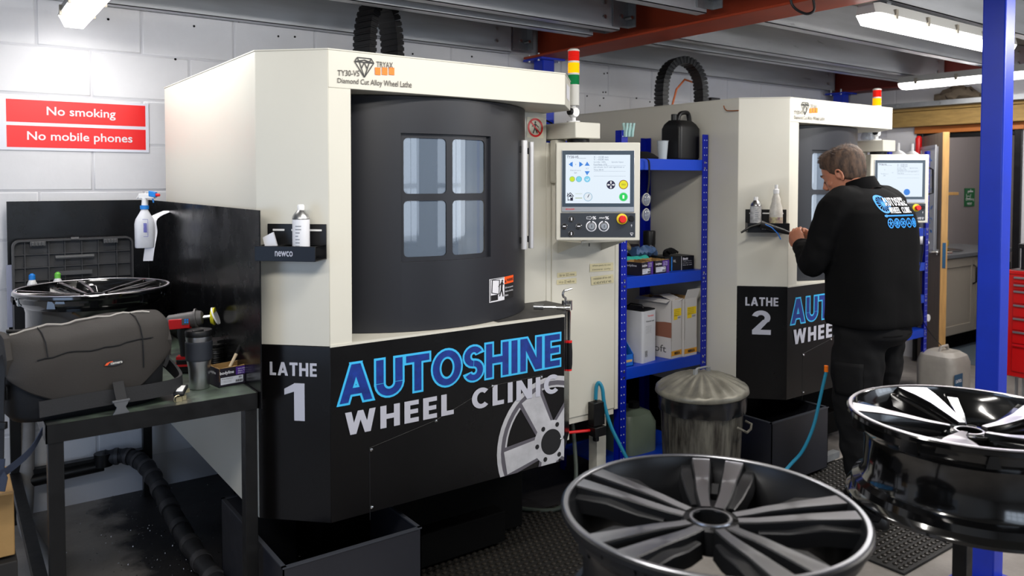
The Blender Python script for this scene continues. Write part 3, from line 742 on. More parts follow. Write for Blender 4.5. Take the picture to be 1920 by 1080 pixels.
text('TRYAX', quadmap(*q4(((706, 126), (737, 128), (737, 117), (706, 115)), Y=yP)), b, .008)
text('Diamond Cut Alloy Wheel Lathe', quadmap(*q4(((633, 158), (772, 168), (772, 153), (633, 146)), Y=yP)), b, .008)
obj('lettering', b, mat('thin_grey_print', srgb('#4b453f'), .5), hd)
b = B()
for x_ in (703.5, 716.5, 729.5):
    p, q_ = at(x_, 140, Y=yP), at(x_+10, 127+.0, Y=yP); put(rect2d(0, 1, 0, 1), quadmap((p.x, yP, p.z), (q_.x, yP, p.z), (q_.x, yP, q_.z), (p.x, yP, q_.z)), b)
obj('orange_squares', b, orange, hd)
# ---- curved sliding door
CX, CY, CRd = 1.54, 3.075, .62
def cylp(a, z, r=0): return Vector((CX+math.sin(a)*(CRd+r), CY-math.cos(a)*(CRd+r), z))
def ang(x, y):   # pixel on the door's cylinder -> (angle, z)
    r = CF + CR*((x-960)/FPX) - CU*((y-PCY)/FPX); ox, oy = -CX, -CY
    A_ = r.x**2+r.y**2; B_ = 2*(ox*r.x+oy*r.y); C_ = ox*ox+oy*oy-CRd**2; t_ = (-B_-math.sqrt(max(0, B_*B_-4*A_*C_)))/(2*A_)
    p = Vector((r.x*t_, r.y*t_, CAMZ+r.z*t_)); return math.atan2(p.x-CX, CY-p.y), p.z
zd0, zd1 = zl+.006, zh-.004
a0, a1 = math.radians(-52), math.radians(72)
wa0 = ang(752, 370)[0]; wa1 = ang(920, 370)[0]; wz1 = (ang(752, 250)[1]+ang(920, 255)[1])/2; wz0 = (ang(752, 490)[1]+ang(920, 483)[1])/2
def cyl_patch(b, A0, A1, Z0_, Z1_, r, n): 
    n = max(2, n)
    vs = [cylp(A0+(A1-A0)*i/n, z, r) for i in range(n+1) for z in (Z0_, Z1_)]; b.add(vs, [(2*i, 2*i+2, 2*i+3, 2*i+1) for i in range(n)])
def cyl_slab(b, A0, A1, Z0_, Z1_, r0, r1, n):
    rings = []
    for i in range(n+1):
        a = A0+(A1-A0)*i/n; rings.append([cylp(a, Z0_, r0), cylp(a, Z0_, r1), cylp(a, Z1_, r1), cylp(a, Z1_, r0)])
    b.loft(rings)
b = B()
def seg(A0, A1): return max(2, int(abs(A1-A0)/math.radians(2.5)))
cyl_slab(b, a0, wa0, zd0, zd1, 0, -.03, seg(a0, wa0)); cyl_slab(b, wa1, a1, zd0, zd1, 0, -.03, seg(wa1, a1))
cyl_slab(b, wa0, wa1, zd0, wz0, 0, -.03, seg(wa0, wa1)); cyl_slab(b, wa0, wa1, wz1, zd1, 0, -.03, seg(wa0, wa1))
dr = obj('curved_door', b, dark_door, L, sharp=30)
# recessed window frame with four panes
am, zm = (wa0+wa1)/2, (wz0+wz1)/2; wA = wa1-wa0; wZ = wz1-wz0
holes = []
for i in (0, 1):
    for j in (0, 1):
        u0 = .03 if i == 0 else .545; u1 = .465 if i == 0 else .93
        v0 = .03 if j == 0 else .53; v1 = .475 if j == 0 else .965
        holes.append(rrect(u0*wA, u1*wA, v0*wZ, v1*wZ, .018))
# note: u is angle in radians; scale so that corners stay round
holes = []
for i in (0, 1):
    for j in (0, 1):
        u0 = .03 if i == 0 else .535; u1 = .465 if i == 0 else .945; v0 = .035 if j == 0 else .53; v1 = .475 if j == 0 else .965
        holes.append([(x/CRd, y) for x, y in rrect(u0*wA*CRd, u1*wA*CRd, v0*wZ, v1*wZ, .016)])
g = fill2d([[(0, 0), (wA, 0), (wA, wZ), (0, wZ)]]+holes); g = cut2d(g, 16)
b = B(); put(g, lambda u, v: cylp(wa0+u, wz0+v, -.014), b)
fr = obj('window_frame', b, dark_door, dr)
pm = glass('door_glass', srgb('#7f8fa3'), .05, .55)
for hh in holes:
    g = cut2d(fill2d([hh]), 8); b = B(); put(g, lambda u, v: cylp(wa0+u, wz0+v, -.018), b); obj('window_pane', b, pm, dr)
# warning sticker on the door
sa0, sz0 = ang(917, 568); sa1, _ = ang(962, 556); sz1 = ang(962, 515)[1]; sa1 = ang(962, 540)[0]; sz0 = (ang(917, 568)[1]+ang(962, 557)[1])/2; sz1 = (ang(917, 524)[1]+ang(962, 515)[1])/2
def stk(u, v, r=.0012): return cylp(sa0+(sa1-sa0)*u, sz0+(sz1-sz0)*v, r)
b = B(); put(cut2d(rect2d(0, .56, 0, 1), 4), lambda u, v: stk(u, v), b); sk = obj('warning_sticker', b, white, dr, label='white, orange and black WARNING sticker')
b = B(); put(cut2d(rect2d(.56, 1, .68, 1), 4), lambda u, v: stk(u, v), b); obj('sticker_header', b, mat('warning_orange', srgb('#ff5a10'), .45), dr)
b = B(); put(cut2d(rect2d(.56, 1, 0, .68), 4), lambda u, v: stk(u, v), b)
put(cut2d(polys([line2d((.08, .4), (.1, .95), .03), line2d((.1, .95), (.36, .9), .03), line2d((.36, .9), (.34, .3), .03), line2d((.34, .3), (.08, .4), .03), line2d((.03, .03), (.03, .97), .02), line2d((.03, .97), (.53, .97), .02), [(.05, .06), (.3, .06), (.3, .3), (.05, .3)],
     disc(.47, .86, .035, 10), line2d((.46, .82), (.44, .5), .07), line2d((.45, .78), (.32, .62), .035), line2d((.45, .78), (.53, .68), .035), line2d((.44, .5), (.36, .2), .045), line2d((.45, .5), (.5, .16), .045)]), 3), lambda u, v: stk(u, v, .0018), b)
text('WARNING', lambda u, v: stk(.66+u*.32, .77+v*.13, .0018), b, .02)
put(polys([[(.58, .74), (.645, .74), (.6125, .9)]]), lambda u, v: stk(u, v, .0018), b)
obj('sticker_print', b, black_print, dr)
b = B()
for k, s in enumerate(('DO not operate', 'before shutting', 'door.')): text(s, lambda u, v, k=k: stk(.59+u*(.38 if k < 2 else .15), .46-.16*k+v*.09, .0018), b, .01)
obj('sticker_words', b, white, dr)
# door handles: two bars, the far one belongs to the fixed column
hA, _ = ang(975, 370)
for (xa, xb, yt, yb, Xp, nm) in ((977, 989, 263, 468, 1.985, 'door_handle'), (991, 1001, 266, 466, 2.06, 'door_handle')):
    dd = 3.22 if Xp < 2 else 3.33
    p1 = at((xa+xb)/2, yt, d=dd); p2 = at((xa+xb)/2, yb, d=dd); r_ = (xb-xa)/2/FPX*dd
    hh_ = obj(nm, B().tube([(p1.x, p1.y, p2.z), (p1.x, p1.y, p1.z)], r_, 20), mat('satin_aluminium', srgb('#cfcfd2'), .5, .55), L, bevel=.001)
    nrm = (Vector((CX, CY, 0))-Vector((p1.x, p1.y, 0))).normalized()
    for yy in (yt+17, yb-17):
        z_ = at((xa+xb)/2, yy, d=dd).z; tgt = Vector((p1.x, p1.y, z_))
        end = Vector((CX, CY, 0))-nrm*(CRd-.005); end.z = z_
        if Xp > 2: end = Vector((p1.x, Yc, z_))
        dv = (end-tgt); b = B(); b.obox(tgt+dv/2, dv, Vector((0, 0, 1)), dv.cross(Vector((0, 0, 1))), dv.length/2, .013, .009)
        obj('handle_bracket', b, black_plastic, hh_, bevel=.002)
# no-entry pictogram on the column
sp = q4(((988, 258), (1019, 256), (1020, 217), (989, 219)), Y=Yc-.0015); pw = sp[1].x-sp[0].x; ph = sp[3].z-sp[0].z
fm = planemap((sp[0].x, Yc-.0015, sp[0].z), (pw, 0, 0), (0, 0, ph)); asp = pw/ph
b = B(); put(rect2d(0, 1, 0, 1), fm, b); ps = obj('prohibition_sign', b, mat('cream_sticker', srgb('#e6dfc8'), .5), L, label='cream square sticker, crossed out walking figure in a red ring')
fm2 = planemap((sp[0].x, Yc-.0022, sp[0].z), (pw, 0, 0), (0, 0, ph)); fm3 = planemap((sp[0].x, Yc-.0029, sp[0].z), (pw, 0, 0), (0, 0, ph))
b = B(); put(polys([disc(.5, .76, .05, 10), line2d((.5, .7), (.48, .45), .1), line2d((.48, .68), (.3, .55), .045), (line2d((.5, .68), (.7, .52), .045)), line2d((.47, .46), (.36, .22), .055), line2d((.5, .46), (.62, .22), .055)]), fm2, b); obj('pictogram', b, black_print, ps)
b = B(); put(ring2d(.5, .5, .36, .46, 32), fm3, b); put(polys([line2d((.2, .8), (.8, .2), .08)]), fm3, b); obj('red_ring', b, red, ps)
# small rating plate on the header end chamfer
n_ = Vector((1, -1, 0)).normalized(); e0 = Vector((XD, Yf, 0)); ed = Vector((CH, CH, 0)).normalized()
b = B(); put(rect2d(0, 1, 0, 1), quadmap(e0+ed*.05+Vector((0, 0, 1.9))+n_*.0015, e0+ed*.2+Vector((0, 0, 1.9))+n_*.0015, e0+ed*.2+Vector((0, 0, 1.96))+n_*.0015, e0+ed*.05+Vector((0, 0, 1.96))+n_*.0015), b); obj('rating_plate', b, white, hd)
# masking tape notes on the cabinet
tape = mat('masking_tape', srgb('#cfc6a0'), .7)
yT = Yc-.008
def note(px, lines):
    q_ = q4(px, Y=yT); b = B(); put(rect2d(0, 1, 0, 1), quadmap(*q_), b); o = obj('tape_note', b, tape, cb, label='strip of masking tape with handwriting')
    b = B(); f_ = quadmap(*[v+Vector((0, -.0008, 0)) for v in q_]); n = len(lines)
    for k, s in enumerate(lines): text(s, lambda u, v, k=k: f_(.1+.78*u, 1-(k+.8)/n+v*.55/n), b, -.005)
    obj('handwriting', b, mat('pencil', srgb('#5c5a50'), .7), o)
note(((1045, 521), (1081, 517), (1081, 509), (1045, 512)), ['16 to 22 rims'])
note(((1044, 534), (1081, 531), (1081, 521), (1044, 525)), ['14 to 22 with no'])
note(((1106, 510), (1150, 507), (1150, 492), (1106, 495)), ['when jaws to cut', 'centre only'])
note(((1109, 535), (1151, 530), (1150, 514), (1108, 519)), ['rotation of to cut', 'centre'])
# shelf bracket under the control panel
p = at(1046, 462, Y=Yc-.006); q_ = at(1163, 455, Y=Yc-.006)
zb = 1.285
b = B(); b.box(p.x+.0, p.x+.27, Yc-.17, Yc-.006, zb, zb+.003); b.box(p.x, p.x+.27, Yc-.17, Yc-.167, zb, zb+.012)
for xx in (p.x, p.x+.267): b.extr([(xx, Yc-.006, zb), (xx, Yc-.17, zb), (xx, Yc-.006, zb-.055)], (.003, 0, 0))
sh = obj('keyboard_shelf', b, cream, L)
b = B(); b.rev([(.02, 0), (.035, .0), (.035, .008), (.02, .008)], 20, (p.x+.11, Yc-.1, zb+.004), closed=True, caps=False); obj('tape_roll', b, card, sh)
b = B()
for dx_ in (.06, .17): b.cyl((p.x+dx_, Yc-.03, zb), (p.x+dx_, Yc-.03, zb-.03), .0025, n=6)
b.cyl((p.x+.17, Yc-.03, zb), (p.x+.17, Yc-.03, zb-.014), .009, n=10); obj('screw', b, black, sh)
# control arm
b = B(); b.box(XE+.01, XE+.155, 2.585, Yc+.12, 1.748, 1.818); ar = obj('control_arm', b, cream, L, bevel=.004)
b = B(); b.box(XE+.01, XE+.07, Yc-.06, Yc-.007, 1.55, 1.748); obj('arm_support', b, cream, ar, bevel=.012, seg=3)
b = B(); b.cyl((XE+.09, 2.66, 1.728), (XE+.09, 2.66, 1.748), .05, n=24); obj('arm_pivot', b, black_plastic, ar)
pa = at(1036, 232, Y=Yc+.1); b = B(); b.tube([pa, pa+Vector((-.03, .05, .03)), pa+Vector((-.08, .1, .09))], .004, 6); obj('arm_cable', b, black_plastic, ar)
# signal tower
tx, ty = XE+.062, 2.66
stw = obj('signal_tower', B().cyl((tx, ty, 1.895), (tx, ty, 1.985), .0255, n=24), light_plastic, L, bevel=.002)
zz = 1.985
def lens(name, col, emit, z0_, z1_):
    b = B(); pr = [(.0245, z0_)]; n = 7
    for k in range(n): za = z0_+(z1_-z0_)*k/n; zb_ = z0_+(z1_-z0_)*(k+.5)/n; pr += [(.0245, za+.001), (.0262, zb_)]
    pr += [(.0245, z1_)]; b.rev(pr, 24, (tx, ty, 0)); return obj(name, b, mat(name, col, .15, emit=emit, spec=.8), stw)
lens('green_lens', srgb('#0c7a44'), .08, 1.987, 2.030); lens('amber_lens', srgb('#ffa200'), 1.0, 2.038, 2.083); lens('red_lens', srgb('#d3190f'), .25, 2.091, 2.134)
b = B()
for za, zb_ in ((2.030, 2.038), (2.083, 2.091), (1.982, 1.987)): b.cyl((tx, ty, za), (tx, ty, zb_), .0262, n=24)
b.rev([(.0262, 2.134), (.0262, 2.14), (.018, 2.146), (.001, 2.147)], 24, (tx, ty, 0)); obj('tower_band', b, light_plastic, stw)
b = B(); b.cyl((tx, ty, 1.819), (tx, ty, 1.827), .03, n=20); b.cyl((tx, ty, 1.827), (tx, ty, 1.895), .011, n=14); b.rev([(.001, -.02), (.02, -.02), (.026, -.008), (.026, .008), (.02, .02), (.001, .02)], 18, (0, 0, 0)); 
for k in range(len(b.v)-18*6, len(b.v)): v = b.v[k]; b.v[k] = Vector((tx+v.x, ty+v.z*.9, 1.866+v.y))
obj('tower_joint', b, white_plastic, stw)
b = B(); b.cyl((tx-.031, ty-.006, 1.868), (tx-.018, ty-.006, 1.868), .016, n=16); obj('joint_knob', b, black_plastic, stw)
b = B(); b.cyl((tx+.018, ty, 1.866), (tx+.03, ty, 1.866), .01, n=12); obj('joint_knob', b, black_plastic, stw)
# ---- control panel facing the operator
PD = 3.38
pc0 = at(1121.3, 359.2, d=PD); hw, hh = 157.5/2/FPX*PD, 184/2/FPX*PD
fh = Vector((CF.x, CF.y, 0)).normalized(); rh = Vector((fh.y, -fh.x, 0)); UPV = Vector((0, 0, 1))
b = B(); b.obox(pc0+fh*.035, rh, fh, UPV, hw, .035, hh); cp = obj('control_panel', b, cream, L, bevel=.004)
def pp_(u, v, off=0): return pc0+rh*(u-.5)*2*hw+UPV*(v-.5)*2*hh-fh*off     # u,v in 0..1
def pu(x): return (x-110)/777
def pv(y): return 1-(y-85)/905
def prect(b, x0, y0, x1, y1, off, th=.001):
    b.loft([[pp_(pu(x0), pv(y1), o_), pp_(pu(x1), pv(y1), o_), pp_(pu(x1), pv(y0), o_), pp_(pu(x0), pv(y0), o_)] for o_ in (off, off+th)])
b = B(); prect(b, 160, 158, 832, 725, 0, .006); scf = obj('screen_frame', b, brushed, cp, bevel=.001)
b = B(); prect(b, 166, 162, 828, 678, .006, .001); obj('screen_bezel', b, mat('slate_bezel', srgb('#3a4856'), .3), cp)
b = B(); prect(b, 197, 199, 792, 645, .007, .0006); sc = obj('screen', b, emi('lit_screen', '#e4f0fb', .98), cp)
b = B(); prect(b, 152, 735, 844, 958, 0, .003); kp = obj('button_plate', b, mat('slate_plate', srgb('#30353d'), .4), cp)
def pmap(x0, y0, x1, y1, off): return lambda u, v: pp_(pu(x0+(x1-x0)*u), pv(y1+(y0-y1)*v), off)
em = emi
so = .0082
ink = B(); text('TY30-VS', pmap(208, 208, 314, 232, so), ink, .01); put(rect2d(0, 1, 0, 1), pmap(314, 231, 385, 233, so), ink)
obj('screen_ink', ink, em('screen_navy', '#2a2a66', .6), sc)
ink = B()
for s, x0_, y0_, x1_, y1_ in (('X : -10.00 mm', 455, 211, 590, 229), ('Y : -10.00 mm', 455, 233, 590, 251), ('Spindle: 100%', 455, 260, 565, 275), ('Feed Rate: 57%', 455, 281, 578, 296), ('Spindle Open', 620, 260, 730, 275), ('Job wheels: 5x17 with lightWidth w', 455, 307, 738, 322), ('Time 00:41', 455, 330, 545, 344), ('Wheel pitch zero to', 238, 337, 338, 350), ('start', 275, 358, 302, 372), ('X.Y', 384, 320, 408, 332), ('+', 285, 282, 296, 294)):
    text(s, pmap(x0_, y0_, x1_, y1_, so), ink, 0)
for yy in (299, 350, 395): put(rect2d(0, 1, 0, 1), pmap(455, yy, 750, yy+1.4, so), ink)
obj('screen_ink', ink, em('screen_grey', '#8496b4', .7), sc)
ink = B()
for pts in ([(224, 288), (262, 262), (262, 312)], [(360, 288), (322, 262), (322, 312)], [(395, 262), (372, 300), (420, 300)], [(395, 388), (372, 350), (420, 350)]):
    ink.add([pp_(pu(x), pv(y), so) for x, y in pts], [(0, 1, 2)])
for x_ in (333, 249): put(rect2d(0, 1, 0, 1), pmap(x_-8, 270, x_+8, 304, so), ink)
obj('screen_arrows', ink, em('screen_blue', '#3f8ff0', .8), sc)
def sdisc(x, y, r, name, h, off, e=.9, parent=None, inner=0):
    b = B(); n = 28
    b.add([pp_(pu(x+r*math.cos(2*PI*k/n)), pv(y+r*math.sin(2*PI*k/n)), off) for k in range(n)], [list(range(n))]); return obj('screen_button', b, em(name, h, e), parent or sc)
for x, y, r, o_c, i_c in ((258, 423, 26, '#6fae9e', '#d3ea1d'), (320, 423, 27, '#4aa6c8', '#7fdcf2'), (396, 423, 28, '#58c0ea', '#8ad8f6'), (731, 473, 43, '#8c3b18', '#f1e81a'), (731, 586, 41, '#7fe0a0', '#18d85a'), (404, 586, 41, '#9fc4dd', '#e9f2fb'), (615, 475, 40, '#131335', '#1a1a44')):
    sdisc(x, y, r, 'btn'+o_c, o_c, so); sdisc(x, y, r*.86, 'btn'+i_c, i_c, so+.0004)
ink = B(); put(rect2d(0, 1, 0, 1), pmap(723, 570, 739, 602, so+.0008), ink)
for a in range(4):
    ca, sa = math.cos(a*PI/2), math.sin(a*PI/2)
    def rp(x, y): return pp_(pu(615+ca*x-sa*y), pv(475+sa*x+ca*y), so+.0009)
    ink.add([rp(8, -4), rp(22, -4), rp(22, 4), rp(8, 4)], [(0, 1, 2, 3)]); ink.add([rp(22, -10), rp(36, 0), rp(22, 10)], [(0, 1, 2)])
ink.tube([pp_(pu(385), pv(423), so+.0009), pp_(pu(396), pv(436), so+.0009), pp_(pu(410), pv(418), so+.0009)], .0012, 4)
obj('screen_symbols', ink, em('screen_white', '#ffffff', 1), sc)
ink = B(); put(polys([line2d((0, .55), (.5, 1), .1), line2d((.5, 1), (1, .55), .1), line2d((.15, .6), (.15, 0), .09), line2d((.15, .1), (.85, .1), .09), line2d((.85, .6), (.85, 0), .09), [(.2, .5), (.5, .82), (.8, .5)], [(.5, 0), (.5, .4), (.82, .4), (.82, 0)], line2d((.1, .6), (.1, .98), .1)]), pmap(210, 548, 272, 622, so), ink)
ink.tube([pp_(pu(400), pv(592), so+.0009), pp_(pu(416), pv(562), so+.0009)], .0014, 4)
text('STOP RUN OFF', pmap(712, 465, 750, 482, so+.0009), ink, .0)
obj('screen_icons', ink, em('screen_dark', '#1c1648', .5), sc)
ink = B(); put(polys([line2d((.0, .5), (.1, 1), .05)]+[line2d((.1*k, .5+.5*(k % 2)), (.1*(k+1), .5+.5*((k+1) % 2)), .04) for k in range(10)]), pmap(287, 555, 350, 566, so), ink); put(rect2d(0, 1, 0, 1), pmap(287, 594, 350, 599, so), ink); obj('screen_graph', ink, em('screen_olive', '#a9b84a', .7), sc)
obj('maker_badge', text('BECKHOFF', pmap(199, 694, 280, 706, .0075), None, .02), red, cp)
# buttons and dials
def pknob(x, y, r, h, m_, name, parent=kp, r2=None, base=.003, label=None):
    b = B(); c = pp_(pu(x), pv(y), base); k = 2*hw/777
    b.tube([c, c-fh*h*.8, c-fh*h], [r*k, (r2 or r)*k, (r2 or r)*k*.9], 24); return obj(name, b, m_, parent, label=label)
for x, y, g in ((253, 790, 'u'), (187, 857, 'l'), (320, 857, 'r'), (252, 925, 'd')):
    o = pknob(x, y, 28, .006, chrome, 'push_button'); b = B(); c = pp_(pu(x), pv(y), .0092); kk = 2*hw/777; b.tube([c, c-fh*.001], 22*kk, 20); obj('button_face', b, black_plastic, o)
    b = B(); dxy = (5, 14) if g in 'ud' else (14, 5); put(rect2d(0, 1, 0, 1), pmap(x-dxy[0], y-dxy[1], x+dxy[0], y+dxy[1], .0105), b); obj('button_mark', b, white, o)
for x in (437, 553):
    b = B(); put(([(u, v) for u, v in ring2d(0, 0, 39, 50, 32)[0]], [f for k, f in enumerate(ring2d(0, 0, 39, 50, 32)[1]) if not 7 <= k <= 8]), lambda u, v: pp_(pu(x+u), pv(857-v*1), .0035), b); dl_ = obj('dial_scale', b, white, kp)
    o = pknob(x, 857, 34, .016, brushed, 'dial', r2=30); b = B(); put(rect2d(0, 1, 0, 1), pmap(x-3, 845, x+3, 868, .0195), b); obj('dial_mark', b, black_print, o)
b = B(); text('%', pmap(447, 765, 482, 795, .0035), b, .03); text('%', pmap(564, 765, 600, 795, .0035), b, .03)
put(polys([line2d((0, .2), (.55, .2), .12), line2d((0, .2), (0, .8), .06), line2d((0, .8), (.55, .8), .12), line2d((.55, 0), (1, .5), .1), line2d((.55, 1), (1, .5), .1)]), pmap(394, 764, 445, 796, .0035), b)
put(polys([line2d((.14*k, .2+.6*(k % 2)), (.14*(k+1), .2+.6*((k+1) % 2)), .08) for k in range(7)]), pmap(510, 768, 562, 792, .0035), b)
put(polys([line2d((0, 1), (1, 1), .12), line2d((0, .9), (.5, 0), .12), line2d((1, .9), (.5, 0), .12), line2d((.3, .8), (.5, .2), .08)]), pmap(797, 918, 825, 945, .0035), b)
put(polys([line2d((.5, 0), (.5, 1), .15), line2d((.1, .6), (.9, .6), .15)]), pmap(800, 838, 818, 865, .0035), b)
obj('plate_symbols', b, white, kp)
o = pknob(719, 790, 50, .008, yellow, 'stop_button_base', label='yellow ring'); pknob(719, 790, 27, .018, red, 'stop_button_neck', base=.010); pknob(719, 790, 36, .014, mat('stop_red', srgb('#e0231b'), .3), 'stop_button', r2=33, base=.026, label='red mushroom emergency stop button')
pknob(806, 785, 26, .010, black_plastic, 'key_switch')
# second lathe: the same machine further along
L2 = copy_tree(L1, skip=('lathe_number', 'tape_note', 'screen_arrows', 'screen_button', 'screen_symbols', 'screen_icons', 'screen_graph'))
L2.location = L1.location + Vector((DXM, -.005, 0))
L2['label'] = 'second lathe, marked LATHE 2, cream cabinet behind the standing man'
for c in L2.children:
    if c.name.startswith('control_panel'):
        for c2 in c.children:
            ORG[c2.name] = Vector(L1.location)
            if c2.name.startswith('button_plate'): obj('lettering', text('TY30-VS', pmap(640, 915, 790, 945, .0036), None, .02), white, c2)
            if c2.name.split('.')[0] == 'screen': sdisc(588, 583, 42, 'btn_blue2', '#2f86e8', so, parent=c2)
    if c.name.startswith('corner_apron'):
        ORG[c.name] = Vector(L1.location); digit('2', c, 'lathe_number')
# grey can / spray holders on the corner panels
def can_rack(base, name_label, zc):       # base = offset along X of the machine
    off = Vector((base, 0, 0)); W_ = .205
    o0 = c0+off+cu*.042; r = thing('can_rack', name_label, 'rack', o0+cn*.05+Vector((0, 0, zc)), group='wall racks on the lathes')
    def P_(s, n, z): return o0+cu*s+cn*n+Vector((0, 0, z))
    def bx(b, s0, s1, n0, n1, z0_, z1_): b.obox(P_((s0+s1)/2, (n0+n1)/2, (z0_+z1_)/2), cu, cn, Vector((0, 0, 1)), (s1-s0)/2, (n1-n0)/2, (z1_-z0_)/2)
    b = B(); bx(b, 0, W_, .002, .006, zc-.03, zc+.085)
    obj('back_plate', b, black_plastic, r, bevel=.001)
    b = B()
    for s in (.02, .085, .15): bx(b, s, s+.04, .0065, .008, zc+.062, zc+.068)
    obj('slot', b, white_plastic, r)
    # tray top with three holes
    holes_ = [disc(x, .047, .030, 24) for x in (.036, .103, .170)]
    g = fill2d([[(0, 0), (W_, 0), (W_, .090), (0, .090)]]+holes_)
    b = B(); put(g, lambda u, v: P_(u, .006+v, zc+.018), b); put(g, lambda u, v: P_(u, .006+v, zc+.015), b)
    obj('tray_top', b, black_plastic, r)
    b = B(); bx(b, 0, W_, .093, .096, zc-.03, zc+.018); fp = obj('front_plate', b, mat('navy_black_plastic', srgb('#080b12'), .38, spec=.3), r, bevel=.001)
    b = B(); bx(b, 0, W_, .006, .093, zc-.03, zc-.027); bx(b, 0, .003, .006, .093, zc-.03, zc+.018); obj('tray_base', b, black_plastic, r)
    q_ = quadmap(P_(.07, .0975, zc-.014), P_(.13, .0975, zc-.014), P_(.13, .0975, zc+.003), P_(.07, .0975, zc+.003))
    obj('lettering', text('newco', q_, None, .01), grey_print, fp)
    return P_
def spray_can(loc, r, h, label, body, group=None, cap=white_plastic, words=True):
    t_ = thing('spray_can', label, 'can', loc, 0, group); x, y, z = loc
    b = B(); b.rev([(r*.95, 0), (r, .004), (r, h), (r*.98, h+.004)], 28, loc); bd = obj('can_body', b, body, t_)
    b = B(); b.rev([(r*.98, h+.004), (r*1.02, h+.007), (r*.9, h+.018), (r*.55, h+.030), (r*.45, h+.034)], 28, loc, caps=False); obj('can_shoulder', b, steel, t_)
    b = B(); b.rev([(.011, h+.03), (.0115, h+.048), (.009, h+.052), (.0005, h+.052)], 16, loc); obj('nozzle', b, cap, t_)
    if words:
        b = B(); rr = random.Random(int(x*1000))
        for k in range(9):
            zz_ = z+h*.85-k*h*.085; w_ = rr.uniform(.5, 1)
            b.add([(x+math.cos(a)*(r+.0006), y+math.sin(a)*(r+.0006), zz_+dz) for a in [math.radians(-150+q*10) for q in range(int(6*w_))] for dz in (0, .003)], [(2*q, 2*q+2, 2*q+3, 2*q+1) for q in range(int(6*w_)-1)])
        obj('small_print', b, mat('small_grey_print', srgb('#7f838c'), .5), bd)
    return t_
P1 = can_rack(0, 'black three-hole rack on the corner of the first lathe holding one white can', 1.334)
lc = P1(.139, .053, 1.334-.026)
spray_can(tuple(lc), .0275, .125, 'white spray can with silver shoulder in the rack on the first lathe', mat('white_can', srgb('#dcdde2'), .3))
b = B(); q0 = P1(.036, .053, 1.302); b.obox(q0+Vector((0, 0, .05)), cu*.8+Vector((0, 0, .4)), cn, cu.cross(cn)+cu*.3, .02, .004, .035); tag(obj('paper_tag', b, white, origin=tuple(q0)), 'folded white paper stuck in the left hole of the rack on the first lathe', 'paper')
P2 = can_rack(DXM, 'black three-hole rack on the corner of the second lathe with can and bottle', 1.330)
lc = P2(.045, .053, 1.304)
spray_can(tuple(lc), .028, .125, 'dirty white spray can at the left of the rack on the second lathe', mat('dirty_white_can', srgb('#c9c9c9'), .4, var=.5, vscale=40))
lc = P2(.145, .053, 1.303)
bt = thing('plastic_bottle', 'cloudy white spray bottle with grubby label in the rack on the second lathe', 'bottle', lc)
b = B(); b.rev([(.03, 0), (.033, .006), (.033, .10), (.030, .125), (.021, .155), (.022, .165), (.014, .19), (.012, .2)], 24, lc); obj('bottle_body', b, mat('cloudy_plastic', srgb('#cfcbc2'), .35, var=.25, vscale=30), bt)
b = B(); b.rev([(.015, .195), (.015, .215), (.008, .22), (.008, .24), (.0005, .24)], 16, lc); obj('bottle_cap', b, white_plastic, bt)
b = B(); b.rev([(.0336, .03), (.0336, .075)], 24, lc, caps=False); obj('label', b, mat('faded_label', srgb('#c4bd8c'), .5, var=.5, vscale=50, var2=srgb('#7a5b6d')), bt)
# blow gun
g0 = P2(.06, .115, 1.345); ga = P2(.20, .12, 1.300)
gt = thing('blow_gun', 'black air blow gun with blue lever hanging on the rack of the second lathe', 'air gun', g0)
dv = (ga-g0).normalized(); 
b = B(); b.tube([g0, g0+dv*.05, g0+dv*.12, ga], [.02, .016, .013, .008], 12); obj('gun_body', b, black_plastic, gt)
b = B(); b.tube([ga-dv*.01, ga+dv*.02], [.008, .007], 10); obj('air_fitting', b, steel, gt)
b = B(); b.tube([g0, g0-cu*.05+Vector((0, 0, -.015)), g0-cu*.095+Vector((0, 0, -.045))], [.008, .006, .005], 8); obj('nozzle', b, black, gt)
b = B(); b.ribbon([g0+cu*.02+cn*.012, g0+cu*.05+cn*.02-Vector((0, 0, .015)), g0+cu*.08+cn*.022-Vector((0, 0, .045)), g0+cu*.095+cn*.02-Vector((0, 0, .075))], .012, .004, cn); obj('lever', b, mat('blue_lever', srgb('#1c78dc'), .4), gt, label='bright blue lever')
# energy chains and cables on the roofs
def chain(base, path, w, side, label, n=34):
    t_ = thing('energy_chain', label, 'cable chain', path[0])
    side = Vector(side).normalized(); L_ = [0]
    for p, q_ in zip(path, path[1:]): L_.append(L_[-1]+(q_-p).length)
    def pt(s):
        for k in range(len(path)-1):
            if s <= L_[k+1]: return path[k].lerp(path[k+1], (s-L_[k])/(L_[k+1]-L_[k]))
        return path[-1]
    for k in range(n):
        a = pt(L_[-1]*k/n); c_ = pt(L_[-1]*(k+1)/n); m_ = (a+c_)/2; tv = (c_-a).normalized(); nn = tv.cross(side)
        b = B(); b.obox(m_, tv, side, nn, (c_-a).length*.5*.94, w/2, .020); b.obox(m_+tv*(c_-a).length*.1, tv, side, nn, (c_-a).length*.3, w/2+.004, .0235)
        obj('chain_link', b, black_plastic, t_)
def arch(c, r, h, u, n=24, lean=0):
    c = Vector(c); u = Vector(u).normalized()
    return [c+u*(-r), c+u*(-r*1.03)+Vector((0, 0, h*.4))]+[c+u*(-math.cos(PI*k/n)*r*1.0)+Vector((0, 0, h*.5+math.sin(PI*k/n)*h*.5)) for k in range(n+1)]+[c+u*r*1.03+Vector((0, 0, h*.4)), c+u*r]
chain(0, arch((1.89, 3.80, zt), .095, .52, (1, .25, 0)), .13, (.25, -1, 0), 'black plastic cable chain arching over the roof of the first lathe')
